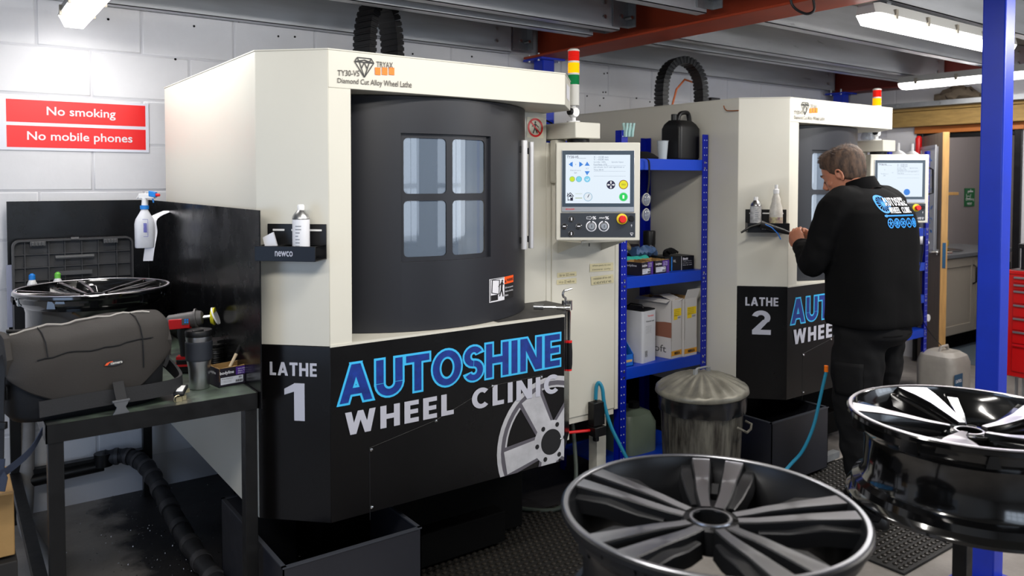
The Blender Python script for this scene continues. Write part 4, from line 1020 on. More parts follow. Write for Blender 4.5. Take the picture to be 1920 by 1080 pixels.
chain(0, arch((4.05, 3.62, zt), .155, .38, (1, -.25, 0)), .10, (.25, 1, 0), 'black plastic cable chain looping over the roof of the second lathe')
oc = mat('orange_cable', srgb('#d5661c'), .4)
c_ = at(785, 100, Y=3.6); c_.z = zt
b = B(); b.tube([Vector((2.13, 3.7, zt+.16)), Vector((2.16, 3.66, zt+.20)), Vector((2.2, 3.62, zt+.205)), Vector((2.25, 3.6, zt+.16)), Vector((2.26, 3.6, zt+.11))], .007, 8)
t_ = tag(obj('orange_cable', b, oc, origin=(2.26, 3.6, zt)), 'orange cable curving into a brass plug on the first lathe', 'cable')
b = B(); b.tube([(2.26, 3.6, zt+.02), (2.26, 3.6, zt+.115)], .012); obj('plug', b, mat('brass', srgb('#a79868'), .35, .9), t_)
b = B(); b.box(2.22, 2.36, 3.55, 3.65, zt, zt+.022); obj('connector_block', b, black_plastic, t_, bevel=.004)
b = B(); b.tube([Vector((4.06, 3.72, zt)), Vector((4.07, 3.72, zt+.09)), Vector((4.11, 3.72, zt+.2)), Vector((4.17, 3.70, zt+.27)), Vector((4.25, 3.68, zt+.25)), Vector((4.29, 3.67, zt+.16)), Vector((4.29, 3.67, zt))], .007, 8)
tag(obj('orange_cable', b, oc, origin=(4.06, 3.72, zt)), 'orange cable looping beside the chain on the second lathe', 'cable')
b = B(); b.box(4.33, 4.43, 3.60, 3.68, zt, zt+.15); t_ = tag(obj('motor_block', b, black_plastic, bevel=.006, origin=(4.38, 3.64, zt)), 'small black motor block on the roof of the second lathe', 'block')
# swarf trays under the corners
trm = mat('dark_tray_steel', srgb('#2b2c33'), .4, .3, rvar=.1)
def tray(dx_, label):
    zr = .355; x0, x1, y0, y1 = .835+dx_, 1.325+dx_, 2.355, 3.02; t_ = thing('swarf_tray', label, 'tray', ((x0+x1)/2, (y0+y1)/2, 0), group='swarf trays')
    b = B()
    for a in ((x0, x1, y0, y0+.004), (x0, x1, y1-.004, y1), (x0, x0+.004, y0, y1), (x1-.004, x1, y0, y1)): b.box(*a, .03, zr)
    b.box(x0, x1, y0, y1, .03, .034); obj('tray_body', b, trm, t_)
    b = B()
    for a in ((x0-.002, x1+.002, y0-.002, y0+.012), (x0-.002, x1+.002, y1-.012, y1+.002), (x0-.002, x0+.012, y0, y1), (x1-.012, x1+.002, y0, y1)): b.box(*a, zr-.002, zr+.003)
    obj('rim', b, mat('worn_tray_edge', srgb('#4a4d55'), .4, .5), t_)
    for xx in (x0+.05, x1-.05):
        for yy in (y0+.05, y1-.05): b = B(); b.cyl((xx, yy-.012, .015), (xx, yy+.012, .015), .015, n=14); obj('caster', b, black, t_)
    b = B(); rr = random.Random(4)
    for k in range(500):
        x_, y_ = rr.uniform(x0+.02, x1-.02), rr.uniform(y0+.02, y1-.02); z_ = .036+rr.random()*.05; s = .004
        b.add([(x_, y_, z_), (x_+rr.uniform(-s, s)*2, y_+rr.uniform(-s, s)*2, z_+.002), (x_+rr.uniform(-s, s), y_+rr.uniform(-s, s), z_+.004)], [(0, 1, 2)])
    o_ = obj('swarf', b, steel, t_); o_['kind'] = 'stuff'
tray(0, 'open dark steel swarf tray under the corner of the first lathe')
tray(2.48, 'open dark steel swarf tray under the corner of the second lathe')
b = B(); v0, v1 = at(1500, 878, Z=.04), at(1568, 850, Z=.04); b.obox((v0+v1)/2, v1-v0, (v1-v0).cross(Vector((0, 0, 1))), Vector((0, 0, 1)), (v1-v0).length/2, .02, .018); 
t_ = tag(obj('steel_channel', b, galv, origin=tuple(v0)), 'short galvanised channel lying in front of the second swarf tray', 'channel')
# loose swarf on the floor
b = B(); rr = random.Random(11)
for k in range(900):
    x_, y_ = rr.gauss(.72, .16), rr.gauss(3.2, .45)
    if rr.random() < .25: x_, y_ = rr.uniform(.45, 1.0), rr.uniform(2.6, 4.2)
    s = rr.uniform(.002, .006); a = rr.random()*6
    b.add([(x_, y_, .001), (x_+s*math.cos(a), y_+s*math.sin(a), .0015), (x_-s*math.sin(a), y_+s*math.cos(a), .001+s*.8)], [(0, 1, 2)])
o_ = obj('floor_swarf', b, mat('bright_swarf', srgb('#cdd3dc'), .2, 1)); tag(o_, 'bright metal swarf scattered on the black floor under the steel table', 'swarf', kind='stuff')
# hoses and fittings at the first cabinet
hx = at(1118, 716, Y=Yc-.01)
hp_ = [(hx.x-.012, Yc-.02, hx.z-.08), (hx.x-.010, Yc-.022, hx.z-.02), (hx.x, Yc-.03, hx.z), (hx.x+.012, Yc-.04, hx.z-.03), (hx.x+.02, Yc-.045, hx.z-.10), (hx.x+.045, Yc-.06, .40), (hx.x+.08, Yc-.085, .31), (hx.x+.13, Yc-.12, .2), (hx.x+.21, Yc-.18, .08), (hx.x+.28, Yc-.25, .02), (hx.x+.6, Yc-.5, .018)]
def smooth_pts(p, n=4):
    p = [Vector(q) for q in p]; out = []
    for i in range(len(p)-1):
        a, b_, c, d = p[max(i-1, 0)], p[i], p[i+1], p[min(i+2, len(p)-1)]
        for k in range(n):
            t = k/n; out.append(.5*((2*b_)+(c-a)*t+(2*a-5*b_+4*c-d)*t*t+(3*b_-a-3*c+d)*t**3))
    return out+[p[-1]]
b = B(); b.tube(smooth_pts(hp_), .009, 10); teal = mat('teal_hose', srgb('#1a7fa0'), .4); t_ = tag(obj('air_hose', b, teal, origin=hp_[-1]), 'teal air hose hanging from the first lathe control cabinet', 'hose')
b = B(); b.tube([(hx.x-.01, Yc-.02, hx.z-.28), (hx.x-.01, Yc-.02, hx.z-.06)], [.016, .006], 8); b.box(hx.x-.05, hx.x+.02, Yc-.05, Yc-.008, z0-.02, z0+.09); b.box(hx.x-.05, hx.x+.02, Yc-.06, Yc+.0, z0-.07, z0-.025); obj('regulator', b, black, t_, bevel=.004)
b = B(); b.tube([(hx.x-.30, Yc+.02, z0-.03), (hx.x-.04, Yc-.02, z0-.045)], .007, 8); obj('red_tube', b, red, t_)
g_ = [(hx.x-.1, Yc+.05, z0), (hx.x-.10, Yc+.03, .3), (hx.x-.14, Yc-.02, .14), (hx.x-.2, Yc+.02, .03), (hx.x-.3, Yc+.12, .012), (hx.x-.4, Yc+.3, .012)]
b = B(); b.tube(smooth_pts(g_), .010, 10); tag(obj('coolant_hose', b, mat('grey_green_hose', srgb('#4a5149'), .4), origin=g_[-1]), 'grey green coolant hose curving to the floor under the first lathe', 'hose')
h2 = [at(1549, 697, d=3.85), at(1538, 745, d=3.8), at(1525, 800, d=3.75), at(1505, 845, d=3.7), at(1485, 868, d=3.66), at(1470, 885, d=3.6)]
h2 = smooth_pts(h2); e_ = h2[-1].copy(); h2 += [Vector((e_.x-.05, e_.y-.04, max(.03, e_.z-.15))), Vector((e_.x-.15, e_.y-.1, .022)), Vector((e_.x-.5, e_.y-.2, .022))]
b = B(); b.tube(h2, .008, 10); t_ = tag(obj('air_hose', b, teal, origin=tuple(h2[-1])), 'teal air hose hanging in front of the second lathe beside the man', 'hose')
b = B(); b.tube([h2[0]+Vector((0, 0, .03)), h2[0]], .010, 10); obj('hose_end', b, orange, t_, label='orange hose end')
# tools on the ledge of the first lathe
r0 = at(1001, 575, Z=zl+.03); r1 = at(1062, 577, Z=zl+.03)
dv = (r1-r0); rt_ = thing('socket_wrench', 'chrome socket wrench lying on the ledge of the first lathe', 'wrench', r0)
b = B(); b.tube([r0+dv*.3, r1], .006, 10); obj('shaft', b, chrome, rt_); b = B(); b.tube([r0+dv*.0, r0+dv*.3], .012, 14); obj('socket', b, steel, rt_)
b = B(); b.tube([r1-dv*.3, r1-dv*.02], .009, 12); b.tube([r1, r1+dv*.12], .015, 14); obj('ratchet_head', b, chrome, rt_)
def hang(xp, dz, label):
    p_ = at(xp, 572, d=3.29); t_ = thing('ratchet', label, 'wrench', p_); zt_ = p_.z
    b = B(); b.tube([p_+Vector((0, 0, .02)), p_+Vector((0, 0, -.02))], [.014, .014], 12); b.tube([p_+Vector((.0, 0, 0)), p_+Vector((0, 0, -.155-dz))], [.008, .006], 10); obj('shaft', b, chrome, t_)
    b = B(); b.tube([p_+Vector((0, 0, -.155-dz)), p_+Vector((0, 0, -.2)), p_+Vector((0, 0, -.25)), p_+Vector((0, 0, -.272))], [.0125, .015, .0145, .012], 14); obj('grip', b, black_plastic, t_)
    b = B(); b.tube([p_+Vector((0, 0, -.15-dz)), p_+Vector((0, 0, -.158-dz))], .0135, 14); b.tube([p_+Vector((0, 0, -.27)), p_+Vector((0, 0, -.277))], .0125, 14); obj('red_ring', b, red, t_)
    return p_
p_ = hang(1067, 0, 'nearer ratchet with black and red grip hanging at the ledge end')
hang(1059.5, 0, 'ratchet hanging just behind the nearer one at the ledge end')
b = B(); c_ = p_+Vector((0, .02, .045)); b.tube([c_+Vector((.0, 0, -.03))]+[c_+Vector((math.cos(a)*.014-.004, 0, math.sin(a)*.016)) for a in [math.radians(-90-40*k) for k in range(6)]]+[c_+Vector((.03, 0, .02))], .005, 8)
tag(obj('steel_hook', b, steel, origin=tuple(p_)), 'small steel hook above the ledge end of the first lathe', 'hook')

# ================================================================== SHELVING
def rack(dx_, levels, label, Xa=2.69, Xb=3.335, Yr0=2.79, Yr1=3.25, top=1.81):
    t_ = thing('boltless_shelving', label, 'shelving', (Xa+dx_, Yr0, 0), group='blue shelving between the machines')
    hole = B()
    for (x, sx) in ((Xa, 1), (Xb, -1)):
        for (y, sy) in ((Yr0, 1), (Yr1, -1)):
            b = B(); x_ = x+dx_; b.box(x_, x_+sx*.045, y, y+sy*.002, 0, top); b.box(x_, x_+sx*.002, y, y+sy*.04, 0, top); obj('upright', b, blue_paint, t_)
            if sy > 0:
                for k in range(int(top/.04)):
                    z = .06+k*.04
                    if z < top-.02: hole.cyl((x_+sx*.03, y-.0006, z), (x_+sx*.03, y+.0, z), .0035, n=6); hole.cyl((x_+sx*.012, y-.0006, z), (x_+sx*.012, y+.0, z), .0035, n=6)
    h_ = obj('slot_holes', hole, mat('pale_holes', srgb('#b7c0d8'), .6), t_); h_['kind'] = 'stuff'
    for z in levels:
        b = B(); b.box(Xa+dx_+.046, Xb+dx_-.046, Yr0+.001, Yr0+.018, z-.055, z+.002)
        bm_ = obj('shelf_beam', b, mat('bright_blue_beam', srgb('#063cb8'), .4, spec=.3), t_, bevel=.001); b = B(); b.box(Xa+dx_+.046, Xb+dx_-.046, Yr1-.018, Yr1-.001, z-.055, z+.002); obj('shelf_beam', b, mat('bright_blue_beam', srgb('#063cb8'), .4, spec=.3), t_)
        b = B(); b.box(Xa+dx_+.004, Xb+dx_-.004, Yr0+.004, Yr1-.004, z-.012, z); obj('shelf_board', b, mat('bright_blue_beam', srgb('#063cb8'), .4, spec=.3), t_)
        b = B()
        for x_ in (Xa+.028, Xb-.028):
            for dz in (-.012, -.042): b.cyl((x_+dx_, Yr0-.003, z+dz), (x_+dx_, Yr0+.002, z+dz), .006, n=8)
        obj('rivet', b, steel, bm_)
    return t_
zs1 = at(1250, 299, Y=2.79).z; zs2 = at(1250, 513.5, Y=2.79).z; zs3 = at(1250, 677, Y=2.79).z
rack(0, [zs1, zs2, zs3, .12], 'blue boltless shelving unit between the two lathes')
# hook on the side of lathe 2
b = B(); hk = at(1376, 208, X=Xs+DXM-.002); b.tube([hk+Vector((-.0, -.03, 0)), hk+Vector((-.012, 0, 0)), hk+Vector((-.02, .03, .002)), hk+Vector((-.02, .045, .015)), hk+Vector((-.02, .05, .03))], .003, 6)
tag(obj('wire_hook', b, mat('rusty_wire', srgb('#9a5a2c'), .5, .5), origin=tuple(hk)), 'rusty wire hook on the side of the second lathe', 'hook')
# top shelf: jerrycan, tumbler, cap, pegs
jc = thing('jerrycan', 'black plastic jerrycan with handle on the top shelf', 'jerrycan', (3.24, 2.90, zs1))
x0, x1, y0, y1 = 3.155, 3.322, 2.83, 2.97; z = zs1
b = B()
def rr_(x0, x1, y0, y1, r, z): return [Vector((x, y, z)) for x, y in rrect(x0, x1, y0, y1, r, 4)]
b.loft([rr_(x0+.006, x1-.006, y0+.006, y1-.006, .02, z), rr_(x0, x1, y0, y1, .02, z+.015), rr_(x0, x1, y0, y1, .02, z+.17), rr_(x0+.006, x1-.012, y0+.012, y1-.012, .02, z+.195), rr_(x0+.016, x1-.022, y0+.04, y1-.04, .012, z+.215)])
obj('can_body', b, black_plastic, jc, wn=True)
ymid = (y0+y1)/2
b = B(); b.tube(smooth_pts([(x0+.06, ymid, z+.205), (x0+.07, ymid, z+.24), (x0+.09, ymid, z+.256), (x1-.035, ymid, z+.260), (x1-.02, ymid, z+.245), (x1-.010, ymid, z+.19)]), .012, 10); obj('handle', b, black_plastic, jc)
b = B(); b.cyl((x0+.032, ymid, z+.20), (x0+.032, ymid, z+.248), .016, n=18); obj('cap', b, black_plastic, jc, bevel=.002)
b = B(); b.rev([(.022, 0), (.03, .10), (.031, .10), (.033, .103)], 24, (3.10, 2.90, z)); tag(obj('plastic_tumbler', b, clearish, origin=(3.10, 2.90, z)), 'translucent plastic tumbler left of the jerrycan on the top shelf', 'tumbler')
b = B(); b.rev([(.001, 0), (.10, 0), (.105, .012), (.08, .03), (.05, .042), (.001, .045)], 24, (2.95, 2.93, z)); tag(obj('cloth_disc', b, black_matte, origin=(2.95, 2.93, z)), 'flat black polishing pad on the left of the top shelf', 'pad')
pgm = mat('pale_aqua_plastic', srgb('#a9cdcb'), .4)
for k, x in enumerate((1172, 1178, 1184.5)):
    p_ = at(x, 252, Y=2.786); b = B()
    b.tube([p_+Vector((0, -.006, -.012)), p_+Vector((0, -.006, .01)), p_+Vector((.002, -.010, .035)), p_+Vector((.003, -.012, .055))], [.005, .007, .006, .007], 8); b.tube([p_+Vector((0, .006, -.012)), p_+Vector((0, .006, .01)), p_+Vector((.002, .010, .035)), p_+Vector((.003, .016, .055))], [.005, .007, .006, .007], 8)
    tag(obj('clothes_peg', b, pgm, origin=tuple(p_)), ('leftmost', 'middle', 'rightmost')[k]+' of the three pale aqua pegs clipped to the blue upright', 'peg', 'pegs on the blue upright')
# safety goggles hanging from a strap
gt = thing('safety_goggles', 'clear safety goggles hanging by a black strap beside the control panel', 'goggles', at(1212, 385, Y=2.74))
pA = at(1212, 374, Y=2.74)
clr = mat('clear_plastic', srgb('#aeb4bd'), .08, spec=1, alpha=.45)
for dz, sx_ in ((0, .024), (-.075, .022)):
    b = B(); b.loft([[pA+Vector((math.cos(a)*r*sx_/.024+wob*math.sin(3*a), oy, dz+math.sin(a)*r*1.25+wob*math.cos(2*a))) for a in [2*PI*k/18 for k in range(18)]] for r, oy, wob in ((.021, .014, .002), (.024, .004, .003), (.022, -.008, .003), (.012, -.016, .001), (.002, -.018, 0))]); obj('lens', b, clr, gt)
    b = B(); b.tube([pA+Vector((math.cos(a)*.025*sx_/.024, .0, dz+math.sin(a)*.030)) for a in [2*PI*k/18 for k in range(19)]], .0022, 6); obj('lens_rim', b, light_plastic, gt)
b = B(); tp_ = at(1200, 300, Y=2.78); b.ribbon(smooth_pts([at(1198, 297, Y=2.775), at(1212, 298, Y=2.772), at(1217, 306, Y=2.77), at(1217, 340, Y=2.76), at(1214, 362, Y=2.75)]), .012, .002, (1, 0, 0)); obj('strap', b, black_matte, gt)
# middle shelf
def carton(cx, cy, z, w, d, h, rz, label, name, cat, side, group=None, lid=False, words=(), open_=True, fill=None):
    t_ = thing(name, label, cat, (cx, cy, z), rz, group); b = B(); tk = .002
    for a in ((-w/2, w/2, -d/2, -d/2+tk), (-w/2, w/2, d/2-tk, d/2), (-w/2, -w/2+tk, -d/2, d/2), (w/2-tk, w/2, -d/2, d/2)): b.box(*a, 0, h)
    b.box(-w/2, w/2, -d/2, d/2, 0, tk)
    if not open_: b.box(-w/2, w/2, -d/2, d/2, h-tk, h)
    obj('carton', b, side, t_, local=True)
    if open_:
        b = B(); rr = random.Random(int(cx*100)); n = 12
        for sx_ in (-1, 1):
            b.loft([[Vector((sx_*(w/2-tk-.001), -d/2+d*k/n, h*.3)), Vector((sx_*(w/2-tk-.0025), -d/2+d*k/n, h*.3)), Vector((sx_*(w/2-tk-.0025), -d/2+d*k/n, h+rr.uniform(-.001, .003))), Vector((sx_*(w/2-tk-.001), -d/2+d*k/n, h+.0))] for k in range(n+1)])
        for sy_ in (-1, 1):
            b.loft([[Vector((-w/2+w*k/n, sy_*(d/2-tk-.001), h*.3)), Vector((-w/2+w*k/n, sy_*(d/2-tk-.0025), h*.3)), Vector((-w/2+w*k/n, sy_*(d/2-tk-.0025), h+rr.uniform(-.001, .004))), Vector((-w/2+w*k/n, sy_*(d/2-tk-.001), h))] for k in range(n+1)])
        obj('torn_edge', b, card, t_, local=True)
    for m_, fn in words:
        b = B(); fn(b, w, d, h); obj('print', b, m_, t_, local=True)
    return t_
def bl_words(b, w, d, h):
    y = -d/2-.0006
    text('bodyline', planemap((-w*.46, y, h*.62), (w*.42, 0, 0), (0, 0, h*.22)), b, .02)
    text('bodyline', lambda u, v: Vector((-w/2-.0006, d*.35-u*d*.6, h*.62+v*h*.2)), b, .02)
def bl_white(b, w, d, h):
    y = -d/2-.0006; put(rect2d(0, 1, 0, 1), planemap((-w*.44, y, h*.12), (w*.68, 0, 0), (0, 0, h*.38)), b)
def bl_ink(b, w, d, h):
    y = -d/2-.0012; text('40 Sanding Discs', planemap((-w*.42, y, h*.38), (w*.34, 0, 0), (0, 0, h*.07)), b, .01)
    text('50', planemap((w*.1, y, h*.36), (w*.09, 0, 0), (0, 0, h*.1)), b, .03)
    for k in range(12): put(rect2d(0, 1, 0, 1), planemap((0+w*.02*k*.9, y, h*.16), (w*(.006+.006*(k % 3)), 0, 0), (0, 0, h*.13)), b)
    for k in range(2): text('for sandpaper and wheels', planemap((-w*.42, y, h*(.28-.07*k)), (w*.3, 0, 0), (0, 0, h*.045)), b, 0)
def bl_purple(b, w, d, h):
    y = -d/2-.0003; put(rect2d(0, 1, 0, 1), planemap((w*.02, y, h*.55), (w*.48, 0, 0), (0, 0, h*.42)), b); put(rect2d(0, 1, 0, 1), planemap((w*.3, y, h*.0), (w*.2, 0, 0), (0, 0, h*.55)), b)
def bl_small(b, w, d, h):
    y = -d/2-.0009
    for k in range(3): text(('sanding', 'discs 150', 'mm x 50')[k], planemap((w*.08, y, h*(.82-.11*k)), (w*.28, 0, 0), (0, 0, h*.07)), b, .01)
BW = [(purple, bl_purple), (white, bl_words), (mat('carton_label', srgb('#cdd0da'), .5), bl_white), (black_print, bl_ink), (white, bl_small)]
blk_card = mat('black_violet_carton', srgb('#1c1724'), .5)
z = zs2
carton(2.885, 2.865, z, .115, .115, .068, math.radians(14), 'black and purple abrasive carton at the left front of the middle shelf', 'abrasive_carton', 'box', blk_card, 'abrasive cartons on the shelf', words=BW)
carton(3.015, 2.88, z, .12, .115, .068, math.radians(6), 'black and purple abrasive carton right beside the left one on the middle shelf', 'abrasive_carton', 'box', blk_card, 'abrasive cartons on the shelf', words=BW)
def gl_words(b, w, d, h):
    y = -d/2-.0006; text('Bold', planemap((w*.12, y, h*.72), (w*.16, 0, 0), (0, 0, h*.16)), b, .04); text('XL', planemap((-w*.22, y, h*.6), (w*.1, 0, 0), (0, 0, h*.17)), b, .0)
    for k in range(3): text(('disposable nitrile gloves', 'powder free', 'box of 100')[k], planemap((w*.12, y, h*(.6-.14*k)), (w*.3, 0, 0), (0, 0, h*.06)), b, 0)
    put(rect2d(0, 1, 0, 1), planemap((w*.06, y, 0), (w*.012, 0, 0), (0, 0, h)), b)
def gl_blue(b, w, d, h): put(rect2d(0, 1, 0, 1), planemap((-w*.28, -d/2-.0006, 0), (w*.03, 0, 0), (0, 0, h)), b)
carton(3.205, 2.93, z, .215, .13, .075, math.radians(-4), 'black disposable glove box at the right of the middle shelf', 'glove_box', 'box', mat('black_carton', srgb('#131417'), .45), words=[(white, gl_words), (blue_sticker, gl_blue)], open_=False)
b = B(); 
for k in range(5): b.tube(smooth_pts([(3.15+.01*k, 2.93, z+.077), (3.13+.015*k, 2.91+.008*k, z+.10), (3.15+.02*k, 2.91+.01*k, z+.108), (3.19+.015*k, 2.92, z+.088)], 3), .007, 6)
tag(obj('nitrile_glove', b, black_matte, origin=(3.13, 2.92, z+.076)), 'crumpled black glove pulled half out on top of the glove box', 'glove')
t_ = spray_can((3.16, 3.05, z), .033, .13, 'tall black aerosol with purple band at the back of the middle shelf', mat('black_can', srgb('#101014'), .25), words=False)
b = B(); b.rev([(.034, .13), (.034, .20), (.031, .205), (.0005, .206)], 28, (3.16, 3.05, z)); obj('aerosol_cap', b, black_plastic, t_)
def cylmap(cx, cy, r, a0_, a1_, z0_, z1_): return lambda u, v: Vector((cx+math.sin(a0_+(a1_-a0_)*u)*r, cy-math.cos(a0_+(a1_-a0_)*u)*r, z0_+(z1_-z0_)*v))
b = B(); A_ = math.radians
text('bodyline', cylmap(3.16, 3.05, .0336, A_(-60), A_(-5), z+.112, z+.126), b, .02, cuts=8); text('CLEAROUT', cylmap(3.16, 3.05, .0336, A_(-55), A_(-10), z+.08, z+.088), b, .02, cuts=8); text('PRO MATT', cylmap(3.16, 3.05, .0336, A_(-55), A_(-10), z+.04, z+.047), b, .02, cuts=8)
put(cut2d(rect2d(0, 1, 0, 1), 8), cylmap(3.16, 3.05, .0335, A_(-5), A_(40), z+.01, z+.105), b)
obj('lettering', b, grey_print, t_)
b = B(); put(cut2d(rect2d(0, 1, 0, 1), 8), cylmap(3.16, 3.05, .0334, A_(-75), A_(-5), z+.094, z+.104), b); obj('purple_band', b, purple, t_)
carton(3.04, 3.12, z, .12, .10, .13, 0, 'dark abrasive carton at the back left of the middle shelf behind the cloth', 'abrasive_carton', 'box', blk_card, words=[(grey_print, bl_words)], open_=False)
b = B(); b.rev([(.012, 0), (.013, .05), (.009, .055), (.009, .06), (.011, .062), (.011, .075), (.0005, .076)], 16, (2.78, 2.88, z)); tag(obj('small_bottle', b, white_plastic, origin=(2.78, 2.88, z)), 'small white capped bottle beside the left upright on the middle shelf', 'bottle')
b = B(); rings = []
for i in range(14):
    t = i/13; rings.append([Vector((2.86+t*.2, 2.98+math.cos(2*PI*j/10)*.045, z+.045+.035*math.sin(2*PI*j/10)+noise.noise(Vector((t*5, j*.7, 2)))*.02)) for j in range(10)])
b.loft(rings); tag(obj('microfibre_cloth', b, mat('turquoise_cloth', srgb('#2fae9f'), .9, bump=.5, bscale=80), origin=(2.9, 2.96, z)), 'turquoise cloth lying behind the cartons on the middle shelf', 'cloth')
b = B(); rings = []
for i in range(12):
    t = i/11; rings.append([Vector((2.98+t*.16, 3.0+math.cos(2*PI*j/9)*.035, z+.10+.022*math.sin(2*PI*j/9)+noise.noise(Vector((t*11, j*1.9, 5)))*.03)) for j in range(9)])
b.loft(rings); tag(obj('plastic_bag', b, mat('crumpled_clear_bag', srgb('#5f7fae'), .12, spec=1, alpha=.75), sharp=12, origin=(2.95, 2.99, z+.08)), 'crumpled clear and blue plastic bag on the turquoise cloth', 'bag')
b = B(); n = 30
b.tube([(2.90+math.cos(2*PI*k/n)*.045, 3.0+math.sin(2*PI*k/n)*.03, z+.135+.012*math.sin(4*PI*k/n)) for k in range(n+1)], .013, 10); b.tube([(2.87+math.cos(2*PI*k/n)*.04, 3.04+math.sin(2*PI*k/n)*.03, z+.165+.01*math.sin(2*PI*k/n)) for k in range(n+1)], .014, 10)
tag(obj('polishing_rope', b, mat('tan_rope', srgb('#8d7a4e'), .8, bump=.5, bscale=90), origin=(2.85, 3.0, z+.12)), 'coiled tan polishing rope on the left of the middle shelf', 'rope')
# lower shelf
z = zs3
tn = thing('thinner_tin', 'tall white five litre tin with black top on the lower shelf', 'tin', (2.925, 2.92, z), A_(10))
b = B(); b.loft([rr_(-.062, .062, -.09, .09, .012, q_) for q_ in (0, .004, .262, .266)]); obj('tin_body', b, mat('white_tin', srgb('#c9cbd0'), .3, var=.06, vscale=10), tn, local=True, wn=True)
b = B(); b.loft([rr_(-.060, .060, -.088, .088, .012, q_) for q_ in (.266, .272)]); b.tube([(-.0, -.05, .275), (.0, -.04, .29), (0, .03, .29), (0, .05, .275)], .004, 6); obj('tin_top', b, black, tn, local=True)
b = B(); b.cyl((-.035, .055, .272), (-.035, .055, .31), .019, n=18); obj('cap', b, mat('grey_cap', srgb('#9aa0a6'), .4), tn, local=True)
b = B(); y = -.0906; text('Teroson', planemap((-.02, y, .235), (.055, 0, 0), (0, 0, .009)), b, .02); obj('red_words', b, red, tn, local=True)
b = B(); text('Thinner set', planemap((-.035, y, .208), (.075, 0, 0), (0, 0, .008)), b, .02)
for k in range(6): text('for industrial use only', planemap((-.035, y, .185-.007*k), (.05, 0, 0), (0, 0, .0035)), b, 0)
for k in range(8): put(rect2d(0, 1, 0, 1), planemap((-.04, y, .03+.004*k), (.022, 0, 0), (0, 0, .0015+.001*(k % 2))), b)
b.box(.0622, .0635, -.085, -.07, .01, .26); obj('words', b, black_print, tn, local=True)
cw = mat('white_carton', srgb('#c9c6c4'), .6)
def mk_box(cx, cy, w, d, h, rz, label, flap):
    t_ = carton(cx, cy, z, w, d, h, A_(rz), label, 'tall_carton', 'box', cw, 'tall white abrasive cartons')
    y = -d/2-.0006
    b = B(); put(rect2d(0, 1, 0, 1), planemap((-w*.30, y, h*.72), (w*.72, 0, 0), (0, 0, h*.13)), b); put(rect2d(0, 1, 0, 1), planemap((-w*.30, y, h*.66), (w*.36, 0, 0), (0, 0, h*.07)), b); obj('yellow_label', b, yellow, t_, local=True)
    b = B(); put(rect2d(0, 1, 0, 1), planemap((-w*.5, y, h*.05), (w, 0, 0), (0, 0, h*.085)), b); obj('orange_band', b, mat('amber_band', srgb('#d8961e'), .5), t_, local=True)
    b = B(); text('MIRKA', planemap((-w*.22, y-.0006, h*.066), (w*.55, 0, 0), (0, 0, h*.05)), b, .05)
    for k in range(4): text('abrasive discs 150 mm', planemap((-w*.26, y-.0006, h*(.82-.03*k)), (w*.5, 0, 0), (0, 0, h*.014)), b, 0)
    for k in range(8): put(rect2d(0, 1, 0, 1), planemap((w*(.12+.03*k), y, h*.675), (w*.012, 0, 0), (0, 0, h*.028)), b)
    obj('words', b, black_print, t_, local=True)
    b = B(); b.extr([(-w/2, -d/2, h), (w/2, -d/2, h), (w/2+.01, -d/2+flap[0], h+flap[1]), (-w/2+.01, -d/2+flap[0], h+flap[1])], (0, .002, 0)); b.extr([(-w/2, d/2, h), (-w/2, -d/2+.01, h), (-w/2-.035, -d/2+.01, h-.012), (-w/2-.035, d/2, h-.012)], (0, 0, .002)); obj('flap', b, cw, t_, local=True)
    return t_, w, d, h
t_, w, d, h = mk_box(3.105, 2.915, .09, .22, .31, 6, 'tall white and brown abrasive carton left of its pair on the lower shelf', (.09, .02))
b = B(); f_ = lambda u, v: Vector((-w/2-.0006, d/2-u*d, v*h)); put(polys([[(.3, .36), (1, .36), (1, .62), (.8, .62), (.55, .6), (.3, .7)]]), f_, b); obj('brown_patch', b, mat('brown_print', srgb('#8a5a48'), .6), t_, local=True)
b = B(); text('Soft', lambda u, v: f_(.35+u*.5, .10+v*.12), b, 0); obj('soft_word', b, grey_plastic, t_, local=True)
b = B(); b.box(-w/2+.004, w/2-.004, -d/2+.004, d/2-.004, .0, h*.93); obj('contents', b, mat('dark_brown_discs', srgb('#4a2f20'), .8), t_, local=True)
mk_box(3.215, 2.90, .105, .2, .31, 3, 'tall white abrasive carton with raised flap right of its pair on the lower shelf', (-.012, .05))
bn = thing('parts_bin', 'small blue open-front parts bin on the lower shelf behind the upright', 'bin', (2.775, 2.9, z))
bb_ = mat('bin_blue', srgb('#0e63c4'), .4)
b = B(); x0, x1, y0, y1 = 2.72, 2.815, 2.82, 2.99
for xx in (x0, x1-.003): b.extr([(xx, y0, z), (xx, y1, z), (xx, y1, z+.115), (xx, y0+.05, z+.115), (xx, y0, z+.06)], (.003, 0, 0))
b.box(x0, x1, y0, y0+.003, z, z+.06); b.box(x0, x1, y1-.003, y1, z, z+.115); b.box(x0, x1, y0, y1, z, z+.003); obj('bin_body', b, bb_, bn)
b = B(); b.box(x0+.01, x1-.01, y0-.001, y0, z+.022, z+.034); obj('label_strip', b, mat('tan_strip', srgb('#c9a66a'), .7), bn)
b = B()
for k in range(5): b.tube(smooth_pts([(x0+.015+.015*k, y0+.03, z+.03), (x0+.02+.012*k, y0+.05, z+.075), (x0+.03+.008*k, y0+.09, z+.085), (x0+.04, y0+.12, z+.06)], 3), .009, 7)
tag(obj('grey_rag', b, mat('grey_rag', srgb('#7c7f84'), .9), origin=(2.77, 2.9, z+.02)), 'grey rag stuffed in the small blue parts bin', 'rag')
